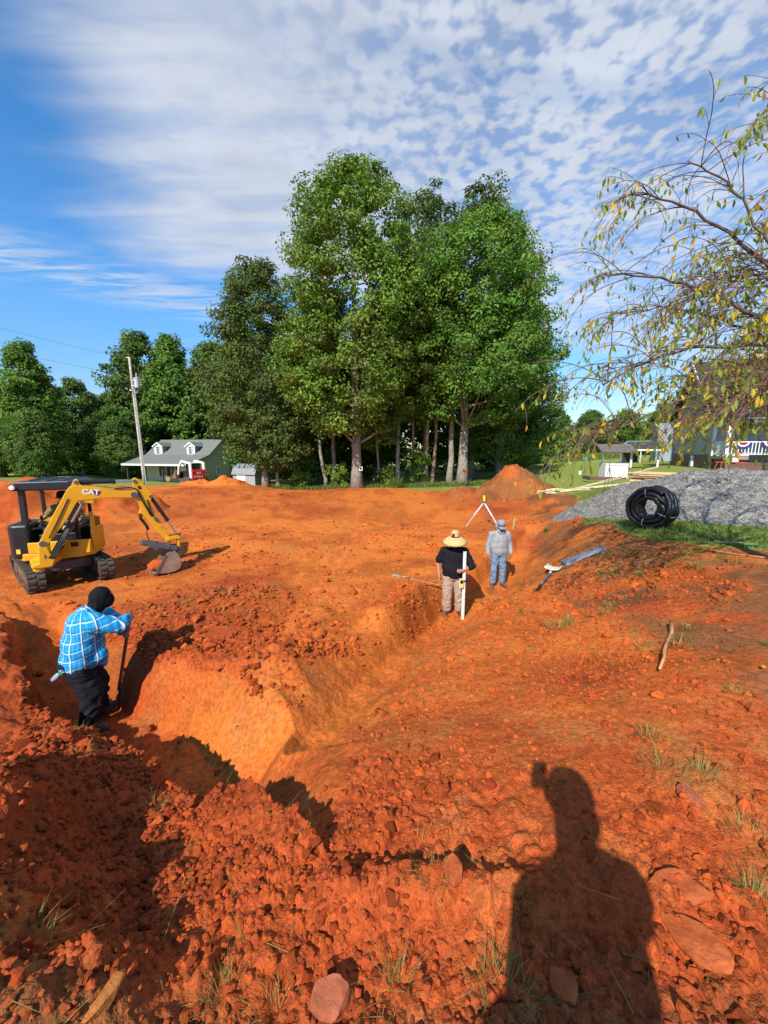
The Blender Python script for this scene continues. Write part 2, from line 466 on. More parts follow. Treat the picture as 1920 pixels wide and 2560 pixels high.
def base_z(x, y):
    wx, wy = _warp(x, y); z = _wts[_n] + _wts[_n + 1] * wx + _wts[_n + 2] * wy
    for i in range(_n): z = z + _wts[i] * _tps((wx - _cx[i]) ** 2 + (wy - _cy[i]) ** 2)
    return z

# trench floors: x, y, floor z, half width
TR_A = np.array([(-6.96,6.93,-1.22,.22),(-6.09,6.32,-1.5,.26),(-5.07,5.44,-1.62,.30),(-3.49,4.17,-1.62,.36),(-2.15,3.38,-1.46,.34),(-1.36,2.78,-1.28,.28),(-1.20,2.60,-1.08,.20)])
TR_B = np.array([(-.86,2.86,-.78,.08),(-.71,3.10,-.92,.13),(-.36,3.93,-1.12,.17),(.24,5.38,-1.38,.2),(1.16,7.01,-1.72,.25),(1.45,7.6,-1.8,.28),(2.02,8.39,-1.8,.3),(2.89,9.5,-1.8,.3),(4.1,11.25,-1.6,.26),(5.3,13.6,-1.3,.2)])

def poly_dist(x, y, T):
    """signed distance (left of travel > 0), floor z and half width at the nearest point"""
    bd = np.full(x.shape, 1e9); bz = np.zeros_like(x); bw = np.zeros_like(x); bs = np.zeros_like(x)
    for i in range(len(T) - 1):
        ax, ay = T[i, :2]; bx, by = T[i + 1, :2]; dx, dy = bx - ax, by - ay; l2 = dx * dx + dy * dy
        t = np.clip(((x - ax) * dx + (y - ay) * dy) / l2, 0, 1)
        qx, qy = x - (ax + t * dx), y - (ay + t * dy); d = np.sqrt(qx * qx + qy * qy)
        s = np.sign(dx * qy - dy * qx)
        m = d < bd
        bd = np.where(m, d, bd); bs = np.where(m, s, bs)
        bz = np.where(m, T[i, 2] + t * (T[i + 1, 2] - T[i, 2]), bz); bw = np.where(m, T[i, 3] + t * (T[i + 1, 3] - T[i, 3]), bw)
    return bd * bs, bz, bw

DIRT_POLY = np.array([(-70,31),(-24,31.5),(-14,40),(-8,33),(0,30.3),(5.5,28.2),(9.5,24),(9.6,19),(7.6,14.5),(6.0,11),(5.6,8.3),(5.9,6.9),(7.4,6.0),(10,4.6),(13,2),(13,-9),(-70,-9)], float)
def poly_sd(x, y, P):
    inside = np.zeros(x.shape, bool); d = np.full(x.shape, 1e9); n = len(P)
    for i in range(n):
        ax, ay = P[i]; bx, by = P[(i + 1) % n]; ex, ey = bx - ax, by - ay
        t = np.clip(((x - ax) * ex + (y - ay) * ey) / (ex * ex + ey * ey), 0, 1)
        d = np.minimum(d, np.hypot(x - ax - t * ex, y - ay - t * ey))
        c = (ay > y) != (by > y)
        xi = ax + (y - ay) / np.where(abs(ey) < 1e-9, 1e-9, ey) * ex
        inside ^= c & (x < xi)
    return np.where(inside, d, -d)

def ground(x, y, detail=True, want=False):
    x = np.asarray(x, float); y = np.asarray(y, float); shp = x.shape
    x = x.ravel(); y = y.ravel(); r = np.hypot(x, y)
    z = base_z(x, y)
    sd = poly_sd(x, y, DIRT_POLY)
    dirt = sstep(sd + 0.5 * fbm2(x * .9, y * .9, 3, 5), -0.25, 0.35)
    near = sstep(r, 14.0, 6.0)
    # rolling spoil: banks and hollows
    left = sstep(-x, -0.2, 1.4) * sstep(y, 7.5, 4.0) * sstep(y, -1.5, 0.2)
    dA0, _, _ = poly_dist(x, y, TR_A)
    left = left * (1 - .8 * np.exp(-(dA0 / .95) ** 2))
    z = z + left * 0.34 * fbm2(x * 1.15 + 3.1, y * 1.15, 3, 21)
    z = z + near * dirt * 0.10 * fbm2(x * .9, y * .9, 3, 31)
    z = z + dirt * sstep(r, 5, 14) * 0.12 * fbm2(x * .45, y * .45, 4, 41) * sstep(r, 70, 40)
    # ridges in front of the photographer
    rwx = x + .10 * fbm2(x * 3, y * 3, 2, 77); rwy = y + .10 * fbm2(x * 3, y * 3, 2, 78)
    def ridge(x0, y0, x1, y1, w, h):
        ex_, ey_ = x1 - x0, y1 - y0; t_ = np.clip(((rwx - x0) * ex_ + (rwy - y0) * ey_) / (ex_ * ex_ + ey_ * ey_), 0, 1)
        return h * np.exp(-((rwx - x0 - t_ * ex_) ** 2 + (rwy - y0 - t_ * ey_) ** 2) / (w * w))
    z = z + ridge(-1.55, 1.15, -2.25, 2.0, .22, .16) + ridge(-1.0, 1.0, -1.5, .75, .22, .14) + ridge(-.2, 1.32, .62, 1.22, .10, .10)
    z = z - ridge(-1.15, 1.35, -1.6, 1.95, .2, .14) - ridge(-.35, 1.5, .3, 1.46, .09, .05)
    # island spoil and rubble heap
    z = z + ridge(-3.6, 6.0, -2.5, 6.9, .55, .22) + ridge(-.9, 4.2, -1.6, 4.6, .55, .05) + ridge(.0, 6.2, .8, 7.4, .38, .22) + ridge(-1.2, 6.4, -.9, 7.6, .35, .12)
    # wheel and track ruts across the pad
    for (q0, q1, w_, h_) in (((-3.0, 8.2), (-1.6, 15.5), .13, .035), ((-2.2, 8.0), (-.8, 15.3), .13, .035), ((-1.5, 7.6), (-1.1, 13.0), .12, .03), ((-8, 13.5), (4, 18.5), .2, .04), ((-8, 15.0), (4, 20.0), .2, .04), ((-12, 20), (6, 24), .3, .05), ((2.5, 3.4), (5.2, 5.6), .16, .03), ((1.7, .75), (2.6, 1.3), .10, .03), ((1.5, .95), (2.4, 1.6), .08, .03)):
        z = z - ridge(*q0, *q1, w_, h_) + .5 * ridge(q0[0] + w_ * 1.5, q0[1] - w_ * .6, q1[0] + w_ * 1.5, q1[1] - w_ * .6, w_ * .6, h_)
    # trenches
    wob = 0.16 * fbm2(x * 2.3, y * 2.3, 4, 51) + 0.07 * fbm2(x * 9, y * 9, 3, 55)
    dA, fA, wA = poly_dist(x, y, TR_A)
    # left bank (d<0 side lies towards the camera) is cut steeply, right bank leans back
    wsm = .22 * fbm2(x * 1.1, y * 1.1, 2, 53)
    eA = np.where(dA > 0, (np.abs(dA) + wsm * .8 + wob * .10 - wA) * (.85 + .9 * sstep(y, 3.2, 4.6)), (np.abs(dA) + wob - wA) * 4.2)
    cutA = fA + np.maximum(eA, 0) + 0.05 * fbm2(x * 3, y * 3, 3, 61)
    dB, fB, wB = poly_dist(x, y, TR_B)
    sl = .75 + 1.7 * sstep(y, 4.6, 6.8)
    eB = np.where(dB > 0, (np.abs(dB) + wsm * .6 + wob * .2 - wB) * sl, (np.abs(dB) + wsm * .5 + wob * .3 - wB) * .8)
    cutB = fB + np.maximum(eB, 0) + 0.03 * fbm2(x * 3, y * 3, 3, 62)
    cut = np.minimum(cutA, cutB)
    k = np.where(dA * (np.abs(dA) < np.abs(dB)) < 0, .04, .22)
    hh = np.clip(0.5 + 0.5 * (cut - z) / k, 0, 1)
    zc = cut * (1 - hh) + z * hh - k * hh * (1 - hh)
    depth = np.maximum(z - cut, 0.0)
    intr = sstep(depth, 0.02, 0.16)
    z = zc
    lipA = np.exp(-((np.abs(dA) - wA - .42) / .22) ** 2) * (dA < 0) * 0.10
    z = z + lipA * .5 * (1 - intr) * (0.6 + 1.4 * fbm2(x * 2.6, y * 2.6, 3, 66))
    # shaved trench walls: fine vertical scoring
    z = z + intr * near * (0.014 * fbm2(x * 5, y * 5, 4, 71) + .016 * np.abs(fbm2(x * 13, y * 13, 3, 73)))
    # roughness of the loose soil
    nearline = sstep(y + 0.43 * (x + .9), 3.0, 1.9)
    rough = np.clip(np.maximum(nearline, sstep(-x, .7, 1.6) * sstep(y, 7.2, 5.0)) + 0.0, 0, 1)
    rough = rough * sstep(x, 1.75, 1.1) + 0.22 * sstep(x, 1.1, 1.75) * sstep(y, 4.0, 1.0)
    isl = np.exp(-(((x + 1.3) / 1.3) ** 2 + ((y - 4.6) / 1.3) ** 2)) + 0.9 * np.exp(-(((x + 3.2) / 1.3) ** 2 + ((y - 6.6) / .9) ** 2)) + .6 * np.exp(-(((x - .2) / .8) ** 2 + ((y - 6.8) / 1.0) ** 2))
    rough = np.maximum(rough, np.clip(isl, 0, 1) * .6) * (1 - .75 * intr) + .10
    rough = rough * dirt
    if detail:
        m = r < 16
        xs, ys, rg = x[m], y[m], rough[m]
        wx = xs + .05 * fbm2(xs * 6, ys * 6, 3, 91); wy = ys + .05 * fbm2(xs * 6, ys * 6, 3, 92)
        patch = np.clip(.6 + 1.6 * fbm2(xs * 1.3, ys * 1.3, 2, 99), .15, 1.3)
        c = clods(wx, wy, .26, 100, .35) * .26 * patch + clods(wx, wy, .12, 200, .6) * .5 * patch + clods(wx, wy, .058, 300, .85) * .75 + clods(xs, ys, .03, 400, .9) * .6 * sstep(r[m], 5.5, 3.5)
        z[m] += rg * c * .95 + (.40 + .60 * rg) * .028 * fbm2(xs * 8, ys * 8, 5, 111, .6) * dirt[m]
    if not want: return z.reshape(shp)
    # colour fields: R orange subsoil, G grass, B brown topsoil
    pad = sstep(r, 5.0, 9.0)
    orange = 0.30 + 0.10 * intr + 0.35 * pad * sstep(fbm2(x * .35, y * .35, 3, 121), -.35, .3) + .36 * sstep(y, 2.2, 4.2) * sstep(np.abs(x - .4), 3.6, 1.6) + .35 * fbm2(x * 1.2, y * 1.2, 3, 122) + .30 * pad * fbm2(x * .25 + .1 * y, y * .8, 4, 123)
    orange = orange - .30 * rough + .12 * pad
    orange = orange + .15 * np.exp(-(((x + 1.9) / .9) ** 2 + ((y - 3.7) / .6) ** 2)) * sstep(dA, -.1, .1)
    yard = sstep(x + .35 * fbm2(x * 1.3, y * 1.3, 3, 131), 2.1, 3.3) * sstep(y, 9.0, 7.0) + sstep(x - .28 * (y - 7) + .6 * fbm2(x, y, 3, 132), 3.0, 4.2) * sstep(y, 5.5, 7.0)
    low = sstep(y, 1.25, .75) * sstep(np.abs(x), 2.4, 1.2)
    brown = np.clip(yard, 0, 1) * (.58 + 1.2 * fbm2(x * 1.7, y * 1.7, 3, 133)) + low * .75 + .28 * rough * sstep(-x, 0, 2) + .5 * np.exp(-(((x + 3.6) / 1.2) ** 2 + ((y - 6.7) / .7) ** 2))
    brown = brown + intr * (.18 + .5 * fbm2(x * 2.2, y * 2.2, 3, 141))
    brown = brown + .35 * sstep(fbm2(x * .22, y * .5, 4, 134), .12, .4) * pad
    soil = np.stack([np.clip(orange, 0, 1), 1 - dirt, np.clip(brown, 0, 1)], 1)
    return z.reshape(shp), soil, rough, intr

def gz(x, y):
    return float(ground(np.array([x]), np.array([y]))[0])

front = np.radians(np.linspace(-61, 61, 710))
rest = np.radians(np.linspace(61, 299, 90)[1:-1])
ANG = np.concatenate([front, rest]); NA = len(ANG)
RAD = np.concatenate([np.geomspace(0.3, 17.0, 465), np.geomspace(17.0, 900.0, 74)[1:]]); NR = len(RAD)
aa, rr_ = np.meshgrid(ANG, RAD)
GX, GY = rr_ * np.sin(aa), rr_ * np.cos(aa)
GZ, SOIL, ROUGH, INTR = ground(GX, GY, True, True)
gv = np.stack([GX.ravel(), GY.ravel(), GZ.ravel()], 1)
ci = np.arange(NA); cj = (ci + 1) % NA
rows = np.arange(NR - 1)[:, None] * NA
gf = np.stack([(rows + ci), (rows + cj), (rows + NA + cj), (rows + NA + ci)], -1).reshape(-1, 4)
c0 = len(gv)
gv = np.concatenate([gv, [[0, 0, gz(0.0, 0.0)]]]); SOIL = np.concatenate([SOIL, [[.2, 0, .5]]])
cf = np.stack([np.full(NA, c0), cj, ci], 1)
me = np_mesh('ground', gv, [gf[:, ::-1], cf], M_SOIL, smooth=True, attrs={'soil': SOIL, 'broad': .5 + .45 * fbm2(gv[:, 0] * .55, gv[:, 1] * .55, 3, 8) + .4 * fbm2(gv[:, 0] * 2.3, gv[:, 1] * 2.3, 3, 9)})
GROUND = new_obj('ground', me)
tag(GROUND, 'red clay building site with trenches, running into mown lawn', None, None, 'structure')
# ================================================================== loose clods and crumbs of clay
def ico(sub):
    bm = bmesh.new(); bmesh.ops.create_icosphere(bm, subdivisions=sub, radius=1.0)
    v = np.array([q.co[:] for q in bm.verts]); f = np.array([[q.index for q in fc.verts] for fc in bm.faces]); bm.free(); return v, f

def lump(sub, seed, flat=0.75, rough=0.45, facet=0.0):
    v, f = ico(sub); v = v / np.linalg.norm(v, axis=1)[:, None]
    n = 1 + rough * 1.5 * vnoise3(v * 1.3 + seed * 7.3, seed) + rough * .9 * vnoise3(v * 3.1 + seed * 3.1, seed + 9)
    q = v * n[:, None]
    if facet > 0:                                  # slice with a few planes for broken stone
        g = np.random.default_rng(seed)
        for _ in range(int(facet)):
            d = g.normal(size=3); d /= np.linalg.norm(d); c = g.uniform(.5, .8)
            h = q @ d; q = q - np.outer(np.maximum(h - c, 0), d)
    q[:, 2] *= flat
    return q, f

M_CLOD = mat('loose_clay', (0.40, 0.080, 0.020), 0.95, var=0.25, scale=14, bump=0.6, bscale=45, spec=0.1, tint='tint', detail=3)
def field(n, xr, yr, keep, g):
    """random ground points, kept with probability keep(x, y)"""
    x = g.uniform(*xr, n); y = g.uniform(*yr, n); m = g.random(n) < keep(x, y); return x[m], y[m]

def rough_at(x, y):
    z, soil, rough, intr = ground(x, y, False, True); return rough, soil, intr

def scatter_mesh(x, y, rad, shapes, g, sink=.35, bright=None):
    z = ground(x, y)
    vs, fs, ts = [], [], []; off = 0; k = g.integers(0, len(shapes), len(x))
    for s in range(len(shapes)):
        m = np.where(k == s)[0]
        if not len(m): continue
        v, f = shapes[s]; a = g.uniform(0, 2 * PI, len(m)); ca, sa = np.cos(a), np.sin(a)
        st = g.uniform(.75, 1.3, (len(m), 3))
        q = v[None] * st[:, None, :] * rad[m][:, None, None]
        X = q[..., 0] * ca[:, None] - q[..., 1] * sa[:, None] + x[m][:, None]; Y = q[..., 0] * sa[:, None] + q[..., 1] * ca[:, None] + y[m][:, None]
        Z = q[..., 2] + (z[m] + rad[m] * (.6 - sink))[:, None]
        vs.append(np.stack([X, Y, Z], -1).reshape(-1, 3)); nv = len(v)
        fs.append((f[None] + (off + np.arange(len(m)) * nv)[:, None, None]).reshape(-1, 3)); off += nv * len(m)
        t = clod_tint(x[m], y[m], g); ts.append(np.repeat(t, nv, 0))
    return np.concatenate(vs), np.concatenate(fs), np.concatenate(ts)

def clod_tint(x, y, g):
    _, soil, rough, intr = ground(x, y, False, True)
    o, b = soil[:, 0:1], soil[:, 2:3]
    t = np.array([[.95, .88, .9]]) * (1 - o) + np.array([[1.35, 1.5, 1.1]]) * o
    t = t * (1 - .55 * b) + np.array([[.58, .85, 1.2]]) * .55 * b
    return t * g.uniform(.72, 1.22, (len(x), 1)) * (1 + g.normal(0, .06, (len(x), 3)))

g = np.random.default_rng(11)
SH1 = [lump(1, i, .8, .75) for i in range(8)]
SH2 = [lump(2, 20 + i, .78, .75, 4) for i in range(8)]
def dens(x, y):
    r, s, i = rough_at(x, y); d = np.hypot(x, y); inn = (np.abs(x) < .95 * y + .35)
    return np.clip(.55 + 1.7 * fbm2(x * 1.4, y * 1.4, 3, 601), .12, 1.2) * np.clip(r * 1.1 - .08, .02, 1) * inn * (1 - s[:, 1]) * (1 - .93 * i) * np.clip(1.15 - .12 * d, .25, 1)
xa, ya = field(46000, (-4.6, 3.2), (.55, 5.2), dens, g)
ra = .0072 * np.exp(np.abs(g.normal(0, .55, len(xa)))) * np.clip(.6 + .25 * np.hypot(xa, ya), .8, 1.8)
xb, yb = field(22000, (-9, 6), (4.5, 15), lambda x, y: (lambda q: np.clip(q[0] * .8 - .02, 0, 1) * (np.abs(x) < .95 * y + .3) * (1 - q[1][:, 1]) * (1 - .93 * q[2]))(rough_at(x, y)), g)
rb = .02 * np.exp(np.abs(g.normal(0, .5, len(xb))))
xp, yp = field(9000, (-14, 9), (9, 29), lambda x, y: np.clip(.25 + 1.2 * fbm2(x * .5, y * .5, 3, 602), 0, 1) * (1 - rough_at(x, y)[1][:, 1]) * (np.abs(x) < .95 * y), g)
xb, yb = np.concatenate([xb, xp]), np.concatenate([yb, yp]); rb = np.concatenate([rb, .022 * np.exp(np.abs(g.normal(0, .5, len(xp))))])
xp, yp = field(13000, (.1, 4.8), (1.7, 8.5), lambda x, y: np.clip(.45 + 1.3 * fbm2(x * .9, y * .9, 3, 603), .1, 1) * (1 - rough_at(x, y)[1][:, 1]) * (np.abs(x) < .95 * y + .2), g)
xb, yb = np.concatenate([xb, xp]), np.concatenate([yb, yp]); rb = np.concatenate([rb, .0062 * np.exp(np.abs(g.normal(0, .6, len(xp)))) * np.clip(.5 + .17 * np.hypot(xp, yp), .7, 1.8)])
big = np.where(ra > .019)[0]; small = np.where(ra <= .019)[0]
v1, f1, t1 = scatter_mesh(np.concatenate([xa[small], xb]), np.concatenate([ya[small], yb]), np.concatenate([ra[small], rb]), SH1, g)
scr = ra[big] / np.hypot(xa[big], ya[big]); order = np.argsort(-scr)
extra = big[order[60:]]
v2, f2, t2 = scatter_mesh(xa[extra], ya[extra], ra[extra], SH2, g)
me = np_mesh('loose_soil_crumbs', np.concatenate([v1, v2]), np.concatenate([f1, f2 + len(v1)]), M_CLOD, False, {'tint': np.concatenate([t1, t2])})
tag(new_obj('loose_soil_crumbs', me), 'small crumbs of loose red clay strewn over the dug ground', 'soil', None, 'stuff')

# the largest clods one by one, lying on the ground
CL_ME = []
for i, (v, f) in enumerate([lump(2, 50 + k, .78, .8, 4) for k in range(14)]):
    t = clod_tint(np.array([-.5 + .3 * i]), np.array([1.2]), g)
    CL_ME.append(np_mesh('dirt_clod', v, f, M_CLOD, False, {'tint': np.repeat(t, len(v), 0)}))
CX = list(xa[big[order[:60]]]); CY = list(ya[big[order[:60]]]); CR = list(ra[big[order[:60]]])
xc, yc = field(2600, (-3.2, 2.6), (.8, 3.4), dens, g); 
for q in range(min(150, len(xc))): CX.append(xc[q]); CY.append(yc[q]); CR.append(g.uniform(.014, .036) * (.75 + .14 * yc[q]))
for q in range(80):                                # broken lumps on the island heap
    CX.append(g.normal(-.95, .45)); CY.append(g.normal(4.25, .45)); CR.append(g.uniform(.018, .055))
for q in range(15): CX.append(g.normal(-2.0, .4)); CY.append(g.normal(5.3, .5)); CR.append(g.uniform(.025, .07))
CX, CY, CR = map(np.array, (CX, CY, CR)); kk = rough_at(CX, CY)[2] < .5; CX, CY, CR = CX[kk], CY[kk], CR[kk]; CR = np.minimum(CR, .019 * np.hypot(CX, CY) + .002); CZ = ground(CX, CY)
for i in range(len(CX)):
    o = new_obj('dirt_clod', CL_ME[i % len(CL_ME)], GROUND, (CX[i], CY[i], CZ[i] + CR[i] * .25), (g.uniform(-.4, .4), g.uniform(-.4, .4), g.uniform(0, 6.28)),
                tuple(CR[i] * g.uniform(.8, 1.3, 3)))
# ================================================================== trees
def leaf_mat(name, col, trans=.35, rough=.55):
    return mat(name, col, rough, var=.15, scale=.35, spec=.35, tint='tint', trans=trans, detail=1.0)
M_LEAF_A = leaf_mat('tulip_poplar_leaf', (.145, .250, .030))
M_LEAF_B = leaf_mat('maple_leaf', (.112, .235, .028))
M_LEAF_C = leaf_mat('oak_leaf', (.095, .150, .028))
M_LEAF_D = leaf_mat('woodland_leaf', (.102, .188, .028))
M_BARK = mat('grey_bark', (.30, .26, .21), .95, var=.35, scale=3.0, bump=.8, bscale=14, spec=.1)
M_BARK_P = mat('pine_bark', (.36, .23, .15), .95, var=.35, scale=4.0, bump=.8, bscale=12, spec=.1)

def leaves(cen, rad, per, size, g, flat=.7, up=.7, tint_var=.28, shell=.45, out_from=None, tipdark=0.0):
    """leaf blades (rhombus quads) gathered round cluster centres"""
    cen = np.asarray(cen, float); rad = np.asarray(rad, float); m = len(cen)
    idx = np.repeat(np.arange(m), per)
    n = len(idx); d = g.normal(size=(n, 3)); d /= np.linalg.norm(d, axis=1)[:, None]
    rr = (shell + (1 - shell) * g.random(n)) ** .8
    d2 = d.copy(); d2[:, 2] *= flat
    p = cen[idx] + d2 * (rad[idx] * rr)[:, None]
    nrm = d * .75 + np.array([0, 0, up]) + g.normal(size=(n, 3)) * .55
    if out_from is not None:
        o = p - np.asarray(out_from); o[:, 2] *= .4; o /= np.linalg.norm(o, axis=1)[:, None] + 1e-9; nrm += o * .45
    nrm /= np.linalg.norm(nrm, axis=1)[:, None]
    a = np.cross(nrm, g.normal(size=(n, 3))); a /= np.linalg.norm(a, axis=1)[:, None]; b = np.cross(nrm, a)
    s = size * g.uniform(.65, 1.35, n)[:, None]
    bend = nrm * s * .18
    v = np.stack([p - a * s * .5 - bend, p + b * s * .36, p + a * s * .5 - bend, p - b * s * .36], 1).reshape(-1, 3)
    f = np.arange(n * 4).reshape(-1, 4)
    ct = g.uniform(1 - tint_var, 1 + 1.4 * tint_var, (m, 1)) * np.array([[1, 1, 1]]) * (1 + g.normal(0, .07, (m, 3)))
    t = ct[idx] * g.uniform(.8, 1.2, (n, 1)); t[:, 0] *= g.uniform(.9, 1.3, n)
    return v, f, np.repeat(np.clip(t, .3, 2), 4, 0)

def envelope(prof, h):
    hs = [p[0] for p in prof]; rs = [p[1] for p in prof]; return np.interp(h, hs, rs)

def crown_points(prof, n, g, lobes=.28, seed=0, inner=.25):
    """cluster centres filling a crown; prof = [(height, radius)...]"""
    lo, hi = prof[0][0], prof[-1][0]; out = []
    rmax = max(p[1] for p in prof)
    while len(out) < n:
        h = g.uniform(lo, hi); r = envelope(prof, h)
        if g.random() > (r / rmax) ** .8 + .06: continue
        a = g.uniform(0, 2 * PI)
        k = 1 + lobes * 2 * float(vnoise3(np.array([[math.cos(a) * 1.7, math.sin(a) * 1.7, h / rmax * 1.5]]) + seed, seed)[0])
        q = (inner + (1 - inner) * g.random() ** .55)
        out.append((r * k * q * math.cos(a), r * k * q * math.sin(a), h))
    return np.array(out)

def make_crown(name, prof, n, per, crad, size, material, seed, lobes=.28, flat=.7, up=.7, inner=.25, tv=.28):
    g = np.random.default_rng(seed)
    c = crown_points(prof, n, g, lobes, seed, inner)
    rad = crad * g.uniform(.6, 1.35, n)
    v, f, t = leaves(c, rad, per, size, g, flat, up, tv, out_from=(0, 0, (prof[0][0] + prof[-1][0]) * .45))
    return np_mesh(name, v, f, material, False, {'tint': t}), c

def make_trunk(name, h, r, material, g, limbs=None, lean=(0, 0), top=.92, flare=1.35, n=10):
    mb = MB(); hs = np.linspace(-.4, h * top, 12)
    wob = np.stack([np.cumsum(g.normal(0, .05, 12)), np.cumsum(g.normal(0, .05, 12)), hs], 1)
    wob[:, 0] += lean[0] * hs / h; wob[:, 1] += lean[1] * hs / h; wob[0, :2] = wob[1, :2] = 0
    k = np.clip((hs + .4) / (h * top + .4), 0, 1); rad = r * (1 - .82 * k); rad[0] *= flare * 1.15; rad[1] *= 1.05 if len(hs) < 3 else 1.08
    mb.tube(wob, rad, n)
    if limbs is not None:
        for p in limbs:
            s = int(np.clip(np.searchsorted(hs, max(1.0, p[2] - .55 * math.hypot(p[0], p[1]) - .6)), 1, 10))
            a = wob[s]; mid = (a + p) / 2 + np.array([0, 0, -.06 * np.linalg.norm(p - a)])
            ts = np.linspace(0, 1, 6)[:, None]; path = (1 - ts) ** 2 * a + 2 * ts * (1 - ts) * mid + ts ** 2 * p
            mb.tube(path, np.linspace(max(.035, rad[s] * .42), .018, 6), 5, caps=False)
    o = mb.build(name, material, smooth=True)
    return o

def place_tree(name, label, x, y, prof, n, per, crad, size, lmat, seed, trunk_r, bark=None, group=None, lobes=.28, flat=.7, up=.7, nlimbs=26, lean=(0, 0), inner=.25, top=.92, z=None, tv=.28, crown_off=(0, 0)):
    g = np.random.default_rng(seed + 500)
    root = empty(name, (x, y, gz(x, y) if z is None else z), 0, label, 'tree', group)
    me, c = make_crown('crown', prof, n, per, crad, size, lmat, seed, lobes, flat, up, inner, tv)
    cr = new_obj('crown', me, root, (crown_off[0], crown_off[1], 0))
    sel = c[g.choice(len(c), min(nlimbs, len(c)), replace=False)] + np.array([crown_off[0], crown_off[1], 0])
    tr = make_trunk('trunk', prof[-1][0], trunk_r, bark or M_BARK, g, sel, lean, top); tr.parent = root
    return root

# --- the big clump behind the building pad
place_tree('tulip_poplar', 'tall bright green tulip poplar with a pale trunk at the edge of the dirt pad', -2.15, 30.6,
    [(4.4, 2.4), (5.8, 4.4), (8.5, 5.6), (11, 5.6), (14, 5.3), (17, 4.8), (19.2, 4.0), (21.0, 2.8), (22.3, 1.2)], 600, 122, .95, .215, M_LEAF_A, 1, .40, group='trees of the central clump', lobes=.30, nlimbs=34, inner=.35)
place_tree('maple_tree', 'broad rich green maple right of the tall poplar, leaves in dense tufts', 6.6, 32.6,
    [(5.2, 3.2), (7, 5.4), (9.5, 6.1), (12.5, 6.1), (15, 5.7), (17, 5.0), (18.6, 3.7), (19.8, 1.5)], 600, 116, .95, .21, M_LEAF_B, 2, .42, group='trees of the central clump', lobes=.34, nlimbs=34, inner=.35, crown_off=(.9, 0))
place_tree('oak_tree', 'dark olive oak on the left shoulder of the tree clump', -10.6, 34.6,
    [(2.4, 2.2), (4, 4.2), (7, 4.8), (10, 4.4), (13, 3.6), (16, 2.6), (18.4, .9)], 430, 110, .9, .22, M_LEAF_C, 3, .30, group='trees of the central clump', lobes=.4, nlimbs=26)
place_tree('spire_tree', 'slender open-topped tree rising behind the maple, left of two spires', 3.9, 37.5,
    [(9, 1.4), (14, 3.0), (19, 3.2), (22.5, 2.6), (25.2, 1.0)], 170, 70, .85, .25, M_LEAF_C, 4, .26, group='trees of the central clump', lobes=.5, inner=.15)
place_tree('spire_tree', 'slender open-topped tree rising behind the maple, right of two spires', 8.6, 38.2,
    [(9, 1.6), (14, 3.3), (19, 3.5), (22.5, 2.9), (26.0, 1.0)], 200, 70, .85, .25, M_LEAF_C, 5, .26, group='trees of the central clump', lobes=.5, inner=.15)
place_tree('beech_tree', 'dark spreading tree at the right end of the clump over the lawn', 11.0, 37.0,
    [(1.6, 2.5), (3.5, 4.8), (7, 5.3), (11, 4.6), (14.5, 3.4), (16.8, .9)], 430, 96, .95, .24, M_LEAF_D, 6, .36, group='trees of the central clump', lobes=.36)
place_tree('young_oak', 'small young oak in front of the grey shed', -8.6, 31.4,
    [(1.5, .9), (2.4, 2.0), (3.8, 2.4), (5.2, 1.8), (6.2, .5)], 120, 80, .6, .2, M_LEAF_C, 7, .15, group='trees of the central clump', lobes=.35, nlimbs=14)
# slim trunks under the canopy, each a tree of its own
SLIM = [(-5.0, 33.2, .17, 15, (-1.9, 0), 'leaning thin tree left of the poplar, left of a crossing pair'),
        (-4.3, 33.8, .19, 16, (-.5, 0), 'leaning thin tree left of the poplar, right of a crossing pair'),
        (-.45, 32.8, .13, 14, (.1, 0), 'thin pale tree just right of the poplar trunk'),
        (1.15, 32.2, .19, 17, (.1, 0), 'straight pale slim trunk in sun right of the poplar'),
        (2.5, 34.0, .16, 16, (0, 0), 'slim reddish dark trunk between the pale ones'),
        (3.6, 33.2, .20, 17, (.1, 0), 'tan slim trunk, left of a close pair near the maple'),
        (4.2, 33.6, .18, 16, (.3, 0), 'tan slim trunk, right of a close pair near the maple'),
        (5.6, 33.0, .27, 18, (-.1, 0), 'stout grey trunk just left of the maple trunk')]
slim_me, slim_c = make_crown('crown', [(6.5, 1.3), (9, 2.4), (12, 2.5), (15, 1.7), (17, .5)], 110, 76, .85, .25, M_LEAF_D, 60, .4)
for i, (x, y, r, h, lean, lab) in enumerate(SLIM):
    root = empty('slim_tree', (x, y, gz(x, y)), 0, lab, 'tree', 'slim trees under the canopy')
    new_obj('crown', slim_me, root, (lean[0] * .7, 0, h - 17), (0, 0, i * 1.3))
    tr = make_trunk('trunk', h, r, M_BARK_P if i in (4, 5, 6) else M_BARK, np.random.default_rng(70 + i), None, lean, .8); tr.parent = root
